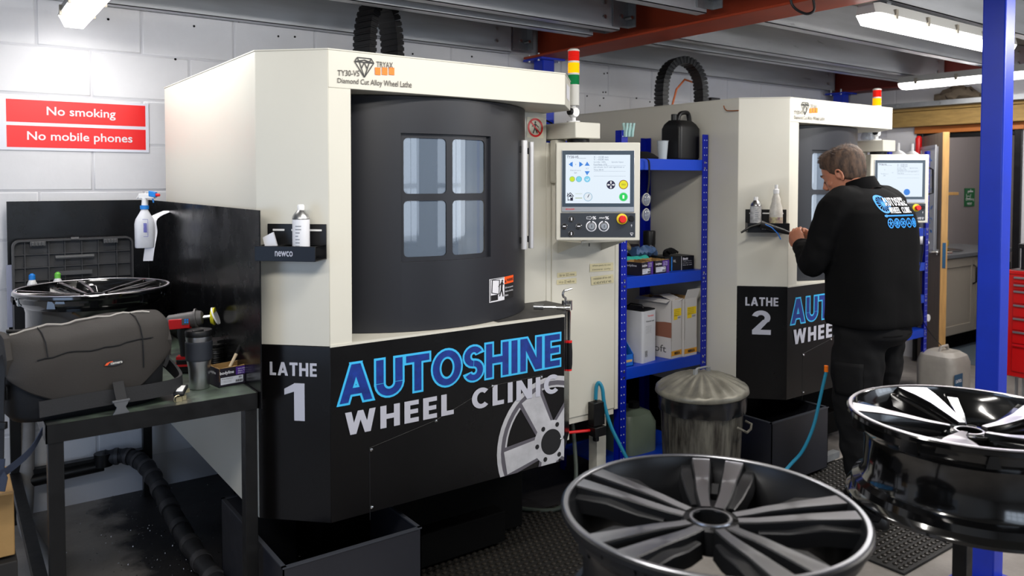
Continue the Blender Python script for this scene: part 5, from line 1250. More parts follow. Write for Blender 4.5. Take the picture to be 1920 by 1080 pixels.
# translucent drum under the shelf
b = B(); b.loft([rr_(2.86+i_, 3.10-i_, 2.95+i_, 3.2-i_, .06, q_) for i_, q_ in ((.02, .001), (0, .02), (0, .27), (.02, .32), (.06, .34))]); o_ = obj('coolant_drum', b, mat('milky_green_plastic', srgb('#6d7a6a'), .4, var=.15, vscale=5), origin=(2.98, 3.07, 0)); tag(o_, 'milky green plastic drum on the floor under the blue shelves', 'drum')
o_.location.y -= .05
b = B(); b.cyl((3.0, 3.05, .34), (3.0, 3.05, .37), .03, n=18); obj('drum_cap', b, black_plastic, o_, local=False)
# galvanised dustbin
bc = at(1315, 790, d=3.72); bx_, by_ = bc.x, bc.y
db = thing('dustbin', 'galvanised dustbin with fluted lid in front of the blue shelving', 'bin', (bx_, by_, 0))
binm = mat('weathered_galvanised', srgb('#6d6a60'), .55, .3, var=.7, vscale=6, stretch=(4, 4, .6), var2=srgb('#2b2722'), bump=.3, bscale=30, rvar=.15)
b = B(); rings = []; n = 96
for z_, r_, fl in ((0, .165, 0), (.02, .168, 0), (.03, .165, .3), (.06, .168, 1), (.47, .188, 1), (.50, .193, .3), (.52, .197, 0), (.555, .197, 0), (.56, .192, 0)):
    rings.append([Vector((bx_+math.cos(2*PI*j/n)*(r_+fl*.0028*math.cos(32*2*PI*j/n)), by_+math.sin(2*PI*j/n)*(r_+fl*.0028*math.cos(32*2*PI*j/n)), z_)) for j in range(n)])
b.loft(rings); obj('bin_body', b, binm, db, sharp=60)
b = B(); rings = []; n = 80
rr = random.Random(3)
for z_, r_, am_ in ((.555, .199, .002), (.56, .205, .003), (.535, .207, .006), (.50, .204, .010), (.485, .202, .012)):
    rings.append([Vector((bx_+math.cos(2*PI*j/n)*(r_+am_*noise.noise(Vector((math.cos(2*PI*j/n)*6, math.sin(2*PI*j/n)*6, z_*30)))), by_+math.sin(2*PI*j/n)*(r_+am_*noise.noise(Vector((math.cos(2*PI*j/n)*6, math.sin(2*PI*j/n)*6, z_*30)))), z_+am_*noise.noise(Vector((j*.35, 3, 0))))) for j in range(n)])
b.loft(rings, caps=False); obj('bin_liner', b, mat('black_bin_liner', srgb('#121214'), .25), db)
b = B(); rings = []; n = 96; fx_ = mat('x', (0, 0, 0)) if False else None
lidm = mat('dull_lid_steel', srgb('#8f8c80'), .45, .4, var=.45, vscale=8, bump=.15, bscale=30, rvar=.12)
tilt = A_(2.5)
for z_, r_, fl in ((.562, .200, 0), (.560, .212, 0), (.566, .218, 0), (.585, .214, 0), (.592, .205, .6), (.612, .165, 1.3), (.632, .115, 1.2), (.645, .07, .7), (.65, .045, 0), (.652, .0, 0)):
    rings.append([Vector((bx_+math.cos(2*PI*j/n)*max(r_, .0005), by_+math.sin(2*PI*j/n)*max(r_, .0005), z_+.005+fl*.0042*math.cos(20*2*PI*j/n)+math.cos(2*PI*j/n)*r_*tilt)) for j in range(n)])
b.loft(rings); ld = obj('bin_lid', b, lidm, db, sharp=60)
b = B(); 
for s in (-1, 1): b.box(bx_+s*.045-.01, bx_+s*.045+.01, by_-.006, by_+.006, .645, .675)
b.tube([(bx_-.045, by_, .672), (bx_-.03, by_, .678), (bx_+.03, by_, .678), (bx_+.045, by_, .672)], .005, 8); obj('lid_handle', b, galv, ld)
b = B(); pk = at(1385, 755, d=3.62); n_ = Vector((pk.x-bx_, pk.y-by_, 0)).normalized(); sd = Vector((-n_.y, n_.x, 0)); c_ = Vector((bx_, by_, .43))+n_*.19
n_ = Vector((.35, -.93, 0)).normalized(); sd = Vector((-n_.y, n_.x, 0)); c_ = Vector((bx_, by_, .44))+n_*.19
b.tube([c_-sd*.06, c_-sd*.06+n_*.03-Vector((0, 0, .01)), c_-sd*.03+n_*.035-Vector((0, 0, .025)), c_+sd*.03+n_*.035-Vector((0, 0, .025)), c_+sd*.06+n_*.03-Vector((0, 0, .01)), c_+sd*.06], .006, 8); obj('side_handle', b, binm, db)
# ================================================================== STEEL TABLE AND ITS THINGS
TX0, TX1, TY0, TY1, TZ = .222, .822, 2.53, 4.19, .87
tb = thing('steel_workbench', 'black steel angle workbench with a worn green top in front of the wall', 'workbench', ((TX0+TX1)/2, (TY0+TY1)/2, 0))
b = B(); b.box(TX0+.003, TX1-.003, TY0+.003, TY1, TZ-.004, TZ); obj('top', b, mat('worn_green_top', srgb('#5a6b5c'), .45, var=.5, vscale=9, var2=srgb('#3b3d3c'), rvar=.15), tb)
b = B()
for a in ((TX0, TX1, TY0, TY0+.004), (TX0, TX1, TY1-.004, TY1)): b.box(*a, TZ-.05, TZ+.002)
for a in ((TX0, TX0+.004, TY0, TY1), (TX1-.004, TX1, TY0, TY1)): b.box(*a, TZ-.05, TZ+.002)
obj('apron_frame', b, black, tb)
for x, y, sx, sy in ((TX0, TY0, 1, 1), (TX1, TY0, -1, 1), (TX0, TY1, 1, -1), (TX1, TY1, -1, -1)):
    b = B(); b.box(x+sx*.0045, x+sx*.045, y+sy*.0045, y+sy*.045, 0, TZ-.004); obj('leg', b, black, tb, bevel=.002)
b = B(); b.box(TX0+.04, TX1-.04, TY1-.05, TY1-.01, .20, .24); obj('stretcher', b, black, tb); 
b = B(); b.box(TX0+.0, TX0+.04, TY0+.04, TY1-.04, .20, .24); obj('stretcher', b, black, tb)
PT = 1.466
scr = mat('scratched_black_laminate', srgb('#0d0d0f'), .25, spec=.3, var=.0, rvar=.09, vscale=7)
b = B(); b.box(TX1+.0015, TX1+.006, TY0-.015, TY1, TZ-.05, PT); sp1 = obj('side_splash_panel', b, scr, tb)
b = B(); b.box(TX0+.012, TX1, TY1+.004, TY1+.012, TZ-.05, PT); obj('back_splash_panel', b, scr, tb)
b = B(); rr = random.Random(8)
for k in range(260):
    y_, z_ = rr.uniform(TY0+.03, TY1-.1), rr.uniform(TZ+.02, PT-.05); s = rr.uniform(.0006, .0016); b.add([(TX1+.0010, y_, z_), (TX1+.0010, y_+s, z_+s*.3), (TX1+.0010, y_+s*.4, z_+s)], [(0, 1, 2)])
o_ = obj('dust_specks', b, light_plastic, sp1); o_['kind'] = 'stuff'
# plate with round symbols standing behind the tool box
pt_ = thing('symbol_plate', 'pale lilac plate with round black symbols behind the tool box', 'sign', (.25, 4.17, TZ))
q_ = q4(((14, 616), (42, 614), (42, 497), (13, 497)), Y=4.17)
b = B(); b.box(q_[0].x, q_[0].x+.075, 4.166, 4.171, .90, q_[3].z); obj('plate', b, mat('lilac_plate', srgb('#b9bbd0'), .4), pt_)
f_ = planemap((q_[0].x, 4.1650, .90), (.075, 0, 0), (0, 0, q_[3].z-.90)); b = B()
for k, v in enumerate((.62, .42, .22)): put(([(.55+(x)*.28, v+y*.075) for x, y in disc(0, 0, 1, 20)], [list(range(20))]), f_, b)
obj('symbol', b, black_print, pt_)
b = B()
for k, v in enumerate((.62, .42, .22)): put(polys([line2d((.45, v-.03), (.65, v+.03), .03), line2d((.5, v+.03), (.6, v-.02), .03)]), lambda u, v_: f_(u, v_)+Vector((0, -.0006, 0)), b)
obj('symbol_detail', b, mat('lilac_print', srgb('#a9abc4'), .4), pt_)
# tool box, open, behind the wheel
tbx = thing('tool_box', 'open black plastic tool box with ribbed lid behind the wheel on the workbench', 'tool box', (.5, 3.98, TZ))
x0, x1, y0, y1 = .245, .735, 4.02, 4.145; z = TZ
TF = .42   # raised tray inside: the box is tall
b = B(); 
for a in ((x0, x1, y0, y0+.004), (x0, x1, y1-.004, y1), (x0, x0+.004, y0, y1), (x1-.004, x1, y0, y1)): b.box(*a, z, z+.17)
b.box(x0, x1, y0, y1, z, z+.005); b.box(x0-.006, x1+.006, y0-.006, y0+.004, z+.15, z+.172); b.box(x0-.006, x0+.004, y0-.006, y1, z+.15, z+.172); obj('box_body', b, black_plastic, tbx, bevel=.002)
lid_m = mat('dark_grey_lid', srgb('#39393b'), .5)
zb_, zt_ = z+.20, at(140, 446, Y=4.12).z
lf = rrect(x0, x1, zb_-.02, zt_, .03)
b = B(); b.extr([(x, 4.128, y) for x, y in lf], (0, .006, 0)); ld = obj('lid', b, lid_m, tbx)
b = B(); n = len(lf)
inn = rrect(x0+.008, x1-.008, zb_-.012, zt_-.008, .024)
b.add([(x, 4.085, y) for x, y in lf]+[(x, 4.128, y) for x, y in lf]+[(x, 4.085, y) for x, y in inn]+[(x, 4.128, y) for x, y in inn], [(i, (i+1) % n, n+(i+1) % n, n+i) for i in range(n)]+[(2*n+i, (i+1) % n+2*n, 3*n+(i+1) % n, 3*n+i) for i in range(n)]+[(i, (i+1) % n, 2*n+(i+1) % n, 2*n+i) for i in range(n)]); obj('lid_rim', b, lid_m, ld)
lw, lh = x1-x0, zt_-zb_
b = B()
for u in (.10, .29, .42, .56, .70, .86): b.box(x0+u*lw-.002, x0+u*lw+.002, 4.105, 4.128, zb_, zt_-.01)
for v in (.18, .44, .70): b.box(x0+.01, x1-.01, 4.108, 4.128, zb_+v*lh-.002, zb_+v*lh+.002)
obj('rib', b, lid_m, ld)
b = B(); b.tube([(x0+.34*lw, 4.10, zb_+.62*lh), (x0+.66*lw, 4.10, zb_+.62*lh)], .010, 10); b.box(x0+.36*lw, x0+.64*lw, 4.09, 4.12, zb_+.26*lh, zb_+.34*lh); obj('lid_handle', b, grey_plastic, ld)
for u in (.2, .8):
    b = B(); b.box(x0+u*lw-.03, x0+u*lw+.03, 4.078, 4.105, zt_-.028, zt_-.008)
    for k in range(4): b.box(x0+u*lw-.024+.013*k, x0+u*lw-.016+.013*k, 4.072, 4.08, zt_-.026, zt_-.010)
    obj('latch', b, grey_plastic, ld, bevel=.001)
b = B(); b.tube([(x0+.5*lw-.016, 4.09, zt_-.002), (x0+.5*lw+.016, 4.09, zt_-.002)], .008, 10); obj('lock_eye', b, grey_plastic, ld)
for k, (px, h_, c_, lb) in enumerate(((60, '#2e4fd8', blue_sticker, 'small white bottle with blue cap poking out of the tool box'), (108, '#5fbf4a', mat('lime_cap', srgb('#6fc24a'), .4), 'small white bottle with lime green cap poking out of the tool box'))):
    p_ = at(px, 522, Y=4.06); bt = thing('small_bottle', lb, 'bottle', (p_.x, p_.y, z+.006)); top_ = 1.14
    b = B(); b.rev([(.018, .006), (.02, .02), (.02, top_-z-.04), (.012, top_-z-.02)], 16, (p_.x, p_.y, z)); obj('bottle_body', b, white_plastic, bt)
    b = B(); b.rev([(.013, top_-z-.02), (.013, top_-z+.0), (.005, top_-z+.008), (.0005, top_-z+.008)], 14, (p_.x, p_.y, z)); obj('cap', b, c_, bt)

# ------------------------------------------------------------------ alloy wheels
gloss_black = mat('gloss_black_lacquer', srgb('#0a0a0b'), .12, coat=1, spec=.6)
satin_grey = mat('satin_gunmetal', srgb('#1f2023'), .34, .5, rvar=.05)
cut_dark = mat('diamond_cut_tinted', srgb('#a9aab0'), .3, 1, aniso=.5, film=420)
cut_bright = mat('diamond_cut_bright', srgb('#e2dee4'), .36, 1, aniso=.6, film=520)
def wheel_barrel(R, Wd, root, paint, cutm, cutw=.012):
    pr = [(R-.006, 0), (R, -.004), (R, -.014), (R-.012, -.022), (R-.014, -.040), (R-.022, -.050), (R-.040, -.066), (R-.045, -.085), (R-.045, -Wd+.075), (R-.034, -Wd+.05), (R-.016, -Wd+.04), (R-.013, -Wd+.022), (R-.004, -Wd+.014), (R, -Wd+.008), (R, -Wd), (R-.014, -Wd), (R-.02, -Wd+.03), (R-.04, -Wd+.06), (R-.055, -Wd+.09), (R-.055, -.10), (R-.040, -.055), (R-.026, -.030), (R-.018, -.012), (R-.016, -.002), (R-.014, 0)]
    b = B(); b.rev(pr, 96, closed=True, caps=False); obj('barrel', b, paint, root, local=True, sharp=28)
    b = B(); b.rev([(R-.004, -.0005), (R-.0055, .0015), (R-.013, .0015), (R-.0155, -.002), (R-.0155, -.004), (R-.004, -.004)], 96, closed=True, caps=False); obj('machined_lip', b, cutm, root, local=True)
def spoke(path, halfw, ztop, depth, mats, parent, name='spoke', ch=.0025, flare=.006, z2=None):
    # path: list of (x, y); halfw/ztop per point. Faces on top are machined, sides painted
    b = B(); rings = []
    n = len(path)
    for i in range(n):
        p = Vector((*path[i], 0)); t_ = (Vector((*path[min(i+1, n-1)], 0))-Vector((*path[max(i-1, 0)], 0))).normalized(); s = Vector((-t_.y, t_.x, 0)); w = halfw[i]; z_ = ztop[i]; d_ = depth[i] if isinstance(depth, (list, tuple)) else depth
        up = Vector((0, 0, 1))
        rings.append([p+s*(w-ch)+up*z_, p-s*(w-ch)+up*z_, p-s*w+up*(z_-ch), p-s*(w+flare)+up*(z_-d_), p+s*(w+flare)+up*(z_-d_), p+s*w+up*(z_-ch)])
    b.loft(rings); b.m = [0 if (k % 6 == 0 and k < 6*(n-1)) else 1 for k in range(len(b.f))]
    return obj(name, b, mats, parent, local=True, sharp=25)
def hub(parent, r, z_, depth, paint, cutm, nlug=5, rl=.056, bore=.033):
    b = B(); b.rev([(bore, z_), (r-.004, z_), (r, z_-.004), (r+.006, z_-depth), (bore, z_-depth)], 48, closed=True, caps=False); h_ = obj('hub', b, paint, parent, local=True, sharp=30)
    b = B(); b.rev([(bore+.001, z_+.0005), (bore+.001, z_+.003), (bore+.006, z_+.003), (bore+.007, z_+.0005)], 40, closed=True, caps=False); obj('bore_ring', b, cutm, h_, local=True)
    for k in range(nlug):
        a = 2*PI*k/nlug+.3; b = B(); b.rev([(.0095, z_+.0003), (.0095, z_+.0012), (.0125, z_+.0012), (.0125, z_+.0003)], 18, (rl*math.cos(a), rl*math.sin(a), 0), closed=True, caps=False); obj('lug_hole', b, black_plastic, h_, local=True)
        b = B(); b.rev([(.0005, z_+.0004), (.0095, z_+.0004)], 18, (rl*math.cos(a), rl*math.sin(a), 0), caps=False); obj('lug_recess', b, near_black, h_, local=True)
def pol(r, a): return (r*math.cos(a), r*math.sin(a))
# wheel A: nearest, five pairs of spokes
RA = .303
# tilt wheels slightly as they sit
wa = thing('alloy_wheel', 'gunmetal alloy wheel with five split double spokes, nearest the camera', 'wheel', (0, 0, 0), 0, 'alloy wheels')
wheel_barrel(RA, .24, wa, satin_grey, cut_dark)
def pair_spokes(root, R, rot, mats, zc=-.05, off_h=.020, off_m=.030, off_r=.060, w=(.010, .011, .013, .015, .022), detail=True, dep=.045):
    for k in range(5):
        a = rot+2*PI*k/5; ca, sa = math.cos(a), math.sin(a)
        def T(u, v): return (u*ca-v*sa, u*sa+v*ca)
        for s in (-1, 1):
            path = [T(.052, s*off_h*.7), T(.085, s*off_h), T(.125, s*off_m), T(.19, s*(off_m+.35*(off_r-off_m))), T(R-.014, s*off_r)]
            spoke(path, list(w), [zc, zc+(-.003-zc)*.12, zc+(-.003-zc)*.35, zc+(-.003-zc)*.65, -.003], [dep, dep, dep, dep*.85, dep*.6], mats, root)
            if detail:   # stepped dark flank toward the neighbouring pair, and the pocket ledge
                path = [T(.085, s*(off_h+.018)), T(.14, s*(off_m+.024)), T(.2, s*(off_m+.034+.4*(off_r-off_m))), T(R-.022, s*(off_r+.034))]
                spoke(path, [.008, .013, .014, .012], [zc-.012, zc-.006, zc+.008, -.020], .03, [mats[1], mats[1]], root, name='spoke_flank', flare=.004)
        path = [T(.05, 0), T(.10, 0), T(.135, 0)]
        spoke(path, [.012, .014, .010], [zc-.022, zc-.02, zc-.018], .02, [mats[1], mats[1]], root, name='spoke_bridge')
        path = [T(.145, 0), T(.185, 0)]; spoke(path, [.009, .010], [zc-.008, zc-.0], .012, [mats[1], mats[1]], root, name='spoke_insert')
ca_ = at(1330, 955, d=1.555)
dirc = math.atan2(ca_.y, ca_.x)
c0_ = at(1333, 948, Z=.905); e0_ = at(1347, 853, Z=.9); ROTA = math.atan2(e0_.y-c0_.y, e0_.x-c0_.x)
pair_spokes(wa, RA, ROTA, [cut_dark, satin_grey], zc=-.024, off_h=.019, off_m=.025, off_r=.039, w=(.012, .013, .0145, .017, .023))
hub(wa, .058, -.026, .05, satin_grey, cut_dark, rl=.045, bore=.036)
ctr = at(1333, 948, Z=.905)
wa.location = (ctr.x, ctr.y, .905); wa.rotation_euler = (0, 0, 0)
# wheel C: right, five broad blades
RC = .300
wc = thing('alloy_wheel', 'gloss black alloy wheel with broad bright-cut blades before the blue column', 'wheel', (0, 0, 0), 0, 'alloy wheels')
wheel_barrel(RC, .235, wc, gloss_black, cut_bright)
dC = at(1812, 780, d=1.95); rotC = math.atan2(dC.y, dC.x)
for k in range(5):
    a = rotC+math.radians(27)+2*PI*k/5; ca, sa = math.cos(a), math.sin(a)
    def T(u, v): return (u*ca-v*sa, u*sa+v*ca)
    spoke([T(.045, -.004), T(.10, -.004), T(.17, .002), T(.225, .012), T(RC-.014, .026)], [.010, .015, .023, .034, .046], [-.036, -.030, -.018, -.009, -.002], [.04, .04, .035, .03, .028], [cut_bright, gloss_black], wc)
    spoke([T(.07, -.022), T(.13, -.042), T(.2, -.062), T(RC-.018, -.085)], [.009, .012, .014, .018], [-.048, -.038, -.028, -.014], .035, [gloss_black, gloss_black], wc, name='spoke_flank')
    spoke([T(.07, .02), T(.13, .034), T(.2, .058), T(RC-.018, .095)], [.006, .008, .009, .010], [-.050, -.042, -.03, -.016], .03, [gloss_black, gloss_black], wc, name='spoke_flank')
hub(wc, .062, -.046, .045, gloss_black, cut_bright, rl=.047, bore=.03)
ctr = at(1818, 776, Z=.945); wc.location = (ctr.x, ctr.y, .945)
# wheel B: left on the bench
RB = .292
wb_ = thing('alloy_wheel', 'gloss black alloy wheel with silver spoke faces lying on the workbench', 'wheel', (0, 0, 0), 0, 'alloy wheels')
wheel_barrel(RB, .25, wb_, gloss_black, cut_bright)
cB = at(177, 545, d=3.26)
pair_spokes(wb_, RB, math.atan2(cB.y, cB.x)+.35, [cut_bright, gloss_black], zc=-.03, off_h=.02, off_m=.026, off_r=.042, w=(.007, .007, .008, .009, .012))
hub(wb_, .058, -.034, .05, gloss_black, cut_bright, rl=.045, bore=.033)
wb_.location = (cB.x, cB.y, TZ+.251); wb_.rotation_euler = (0, 0, 0)
# stands for the two near wheels
def stand(cx, cy, top, label, posts):
    t_ = thing('wheel_stand', label, 'stand', (cx, cy, 0), 0, 'wheel stands')
    b = B(); b.cyl((cx, cy, top-.02), (cx, cy, top), .16, n=32); obj('turntable', b, black, t_)
    b = B(); b.box(cx-.16, cx+.16, cy-.02, cy+.02, top-.06, top-.02); b.box(cx-.02, cx+.02, cy-.16, cy+.16, top-.06, top-.02); obj('cross_bar', b, black, t_)
    px_, py_ = posts[0]; b = B(); b.box(px_-.17, px_+.17, py_-.17, py_+.17, 0, .012); obj('base_plate', b, black, t_, bevel=.003)
    for px_, py_ in posts:
        b = B(); b.box(px_-.018, px_+.018, py_-.018, py_+.018, .012, top-.02); obj('leg', b, black, t_, bevel=.002)
    return t_
w_ = wa.location; stand(w_.x, w_.y, .905-.24-.001, 'black steel stand under the nearest wheel', [(w_.x, w_.y)])
w_ = wc.location; pp0 = at(1804, 1065, d=2.05); stand(w_.x, w_.y, .945-.235-.001, 'black steel stand under the right wheel', [(pp0.x, pp0.y)])

# ------------------------------------------------------------------ camera bag
bg0 = at(170, 790, d=2.42)
fab = mat('charcoal_nylon', srgb('#2d2a28'), .72, bump=.25, bscale=260, spec=.3)
fabd = mat('dark_nylon', srgb('#0e1014'), .75, bump=.25, bscale=260, spec=.3)
web = mat('black_webbing', srgb('#0e0f13'), .7, bump=.3, bscale=300)
BX, BY = .345, 2.70
rzb = math.radians(6)
bag = thing('shoulder_bag', 'charcoal camera shoulder bag with a rounded flap lying on the front of the workbench', 'bag', (BX, BY, TZ+.001), rzb)
Wb, Db, Hb = .43, .24, .26
def sup(w, d, z, e=3.2, n=40, cx=0, cy=0, nz=0, seed=0):
    out = []
    for k in range(n):
        t = 2*PI*k/n; c_, s_ = math.cos(t), math.sin(t)
        x = abs(c_)**(2/e)*math.copysign(1, c_)*w/2; y = abs(s_)**(2/e)*math.copysign(1, s_)*d/2
        q = noise.noise(Vector((x*9+seed, y*9, z*11)))*nz
        out.append(Vector((cx+x*(1+q*.4), cy+y*(1+q), z)))
    return out
b = B(); b.loft([sup(Wb*.93, Db*.9, 0, nz=.02), sup(Wb, Db, .02, nz=.03), sup(Wb*1.01, Db*1.03, .09, nz=.04), sup(Wb, Db, .17, nz=.04), sup(Wb*.97, Db*.9, .215, nz=.03)])
obj('bag_body', b, fabd, bag, local=True, sharp=60)
# flap: rounded top draped over the front
def flap_ring(u):   # u 0..1 across the width
    x = (u-.5)*Wb*1.04; e_ = 1-(2*abs(u-.5))**6*.25; tilt_ = .030*(u-.45)
    pts = []
    droop = .125*(1-(2*abs(u-.5))**2.6)   # rounded lower front edge
    prof = [(Db*.50, .20), (Db*.52, .215), (Db*.42, .245), (Db*.22, .258), (0, .262), (-Db*.25, .255), (-Db*.43, .235), (-Db*.535, .195), (-Db*.56, .15), (-Db*.565, .15-droop*.5+.01), (-Db*.55, .155-droop)]
    for k, (y, z_) in enumerate(prof):
        nz = noise.noise(Vector((u*5, k*.5, 1.3)))*.012+noise.noise(Vector((u*11+k*.6, k*.8, 4.3)))*.007
        kk = min(1, e_)
        pts.append(Vector((x, y*kk+nz*.5, z_*(.90+.10*kk)+tilt_*(1 if k < 8 else .3)+nz)))
    return pts
def shell(b, rings, th):
    n, m_ = len(rings), len(rings[0]); k0 = len(b.v); vs = [p for r in rings for p in r]
    c_ = sum(vs, Vector())/len(vs)
    vin = [v-(v-Vector((v.x*.9, c_.y, .12))).normalized()*th for v in vs]
    fs = []
    for i in range(n-1):
        for j in range(m_-1): a = i*m_+j; fs.append((a, a+1, a+m_+1, a+m_)); o_ = n*m_; fs.append((o_+a, o_+a+m_, o_+a+m_+1, o_+a+1))
    def rim(seq):
        for a, c2 in zip(seq, seq[1:]): fs.append((a, c2, n*m_+c2, n*m_+a))
    rim([i*m_ for i in range(n)]); rim([i*m_+m_-1 for i in range(n)][::-1]); rim(list(range(m_))[::-1]); rim([(n-1)*m_+j for j in range(m_)])
    b.add(vs+vin, fs)
b = B(); shell(b, [flap_ring(k/28) for k in range(29)], .007); fl = obj('flap', b, fab, bag, local=True, sharp=70)
m_ = fl.modifiers.new('s', 'SUBSURF'); m_.levels = 1; m_.render_levels = 1
# side gussets of the flap
for s in (-1, 1):
    b = B(); b.loft([[Vector((s*(Wb*.515+.0), y*1.0, z_)) for y, z_ in ((-.10, .14), (-.11, .19), (-.07, .245), (0, .252), (.07, .245), (.11, .2), (.10, .14))], [Vector((s*(Wb*.48), y*.95, z_)) for y, z_ in ((-.10, .14), (-.11, .19), (-.07, .245), (0, .252), (.07, .245), (.11, .2), (.10, .14))]]); obj('flap_end', b, fab, bag, local=True)
# pale streak along the flap's ridge, drawn as a thin tube, and zip
b = B(); b.tube([flap_ring(.06+.86*k/20)[4]+Vector((0, .0, .001+.0)) for k in range(21)], .0032, 6); obj('ridge_streak', b, mat('pale_ridge_streak', srgb('#9b9792'), .35), fl, local=True)
b = B(); z0_ = flap_ring(.1)[3]; b.tube([z0_+Vector((-.02, -.02, .006)), z0_+Vector((.015, -.035, .004))], .005, 6); obj('zip_pull', b, black_plastic, fl, local=True)
# seam lines on the flap
b = B()
b.tube([flap_ring(.16+.7*k/16)[7]+Vector((0, -.002, .0)) for k in range(17)], .0016, 5); b.tube([flap_ring(.79)[j]+Vector((0, -.002, .001)) for j in range(4, 10)], .0016, 5); b.tube([flap_ring(.22)[j]+Vector((0, -.002, .001)) for j in range(4, 8)], .0016, 5)
obj('stitching', b, fabd, fl, local=True)
# badge
fc = flap_ring(.60); p_ = fc[8].lerp(fc[9], .1)+Vector((0, -.004, 0))
f_ = planemap(p_+Vector((-.024, 0, -.008)), (.05, 0, .002), (0, .001, .016)); b = B()
put(polys([disc(.5, .5, .5, 24)]), f_, b); bd = obj('badge', b, mat('badge_grey', srgb('#2b2b2e'), .3), fl, local=True)
b = B(); put(polys([line2d((.05, .3), (.18, .75), .16), line2d((.18, .75), (.42, .85), .14)]), lambda u, v: f_(u, v)+Vector((0, -.0008, 0)), b); obj('orange_mark', b, mat('badge_orange', srgb('#e0531f'), .4), bd, local=True)
b = B(); text('camera', lambda u, v: f_(.3+u*.65, .3+v*.35)+Vector((0, -.0008, 0)), b, .02); obj('badge_word', b, light_plastic, bd, local=True)
# buckle strap
bx_s = (.60-.5)*Wb*1.04+.01
b = B(); b.ribbon([(bx_s, -Db*.565-.003, .09), (bx_s, -Db*.57-.018, .065), (bx_s+.002, -Db*.56-.032, .040)], .03, .003, (1, 0, 0)); obj('buckle_strap', b, web, bag, local=True)
b = B(); y = -Db*.56-.036
b.extr([(bx_s-.022, y, .04), (bx_s+.022, y, .04), (bx_s+.018, y, .028), (bx_s+.012, y, .020), (bx_s+.018, y, .008), (bx_s+.024, y, .0), (bx_s-.024, y, .0), (bx_s-.018, y, .008), (bx_s-.012, y, .020), (bx_s-.018, y, .028)], (0, .006, 0)); b.box(bx_s-.024, bx_s+.024, y-.001, y+.007, .036, .042); obj('buckle', b, mat('buckle_grey', srgb('#56585c'), .4), bag, local=True, bevel=.001)
# shoulder strap wrapped round the front, and the end hanging off the bench
b = B(); b.ribbon(smooth_pts([(Wb*.49, Db*.2, .13), (Wb*.55, 0, .10), (Wb*.60, -.06, .06), (Wb*.56, -.11, .045), (Wb*.35, -.138, .045), (Wb*.0, -.138, .048), (-Wb*.35, -.135, .045)], 6), .045, .009, (0, .15, 1)); obj('shoulder_strap', b, web, bag, local=True)
b = B(); b.ribbon(smooth_pts([(Wb*.5, .03, .17), (Wb*.545, .0, .15), (Wb*.55, -.01, .11), (Wb*.52, -.02, .09)], 4), .02, .012, (0, 1, 0)); obj('side_loop', b, web, bag, local=True)
for dy, ll in ((0, 0),):
    b = B(); b.ribbon(smooth_pts([(-Wb*.47, -.05, .20), (-Wb*.53, -.06, .17), (-Wb*.55, -.07, .10), (-Wb*.56, -.08, .02), (-Wb*.565, -.08, -.06), (-Wb*.57, -.085, -.10)], 5), .036, .004, (.7, -.7, 0)); obj('strap_tail', b, web, bag, local=True)
    b = B(); b.ribbon([(-Wb*.568, -.086, -.085), (-Wb*.575, -.09, -.115), (-Wb*.56, -.10, -.135), (-Wb*.585, -.12, -.165)], .042, .004, (.7, -.7, 0)); b.ribbon(smooth_pts([(-Wb*.575, -.10, -.13), (-Wb*.50, -.11, -.11), (-Wb*.40, -.125, -.07), (-Wb*.33, -.125, -.02)], 4), .026, .003, (0, -.3, 1)); obj('strap_end', b, mat('navy_webbing', srgb('#232b3d'), .7, bump=.3, bscale=300), bag, local=True)
    b = B(); b.obox((-Wb*.563, -.083, .008), (.7, -.7, 0), (.7, .7, 0), (0, 0, 1), .026, .006, .010); b.obox((-Wb*.52, -.05, .09), (.7, -.7, 0), (.7, .7, 0), (0, 0, 1), .02, .01, .02); obj('strap_slider', b, black_plastic, bag, local=True, bevel=.002)
# ------------------------------------------------------------------ travel mug
mp = at(377, 730, Z=TZ); mp.y += .02
mg = thing('travel_mug', 'brushed steel travel mug with a black rubber grip on the workbench', 'mug', (mp.x, mp.y, TZ+.001))
c_ = (mp.x, mp.y, TZ+.001)
b = B(); b.rev([(.030, 0), (.032, .003), (.033, .04), (.0345, .07), (.040, .10), (.040, .105), (.040, .160), (.0415, .165), (.0415, .178)], 36, c_); obj('steel_body', b, brushed, mg)
b = B(); b.rev([(.0402, .095), (.0425, .098)]+[(.0425+.0006*(k % 2), .100+.055*k/24) for k in range(25)]+[(.0425, .157), (.0402, .159)], 36, c_, closed=True, caps=False); obj('rubber_grip', b, mat('charcoal_rubber', srgb('#22262f'), .6), mg)
b = B(); b.rev([(.0425, .175), (.0435, .180), (.0435, .190), (.041, .195), (.038, .192), (.0005, .188)], 36, c_); ld = obj('lid', b, black_plastic, mg)
b = B(); b.obox((mp.x-.005, mp.y-.008, TZ+.194), (1, .2, 0), (0, 1, 0), (0, 0, 1), .018, .009, .003); obj('sip_tab', b, black_plastic, ld, bevel=.001)
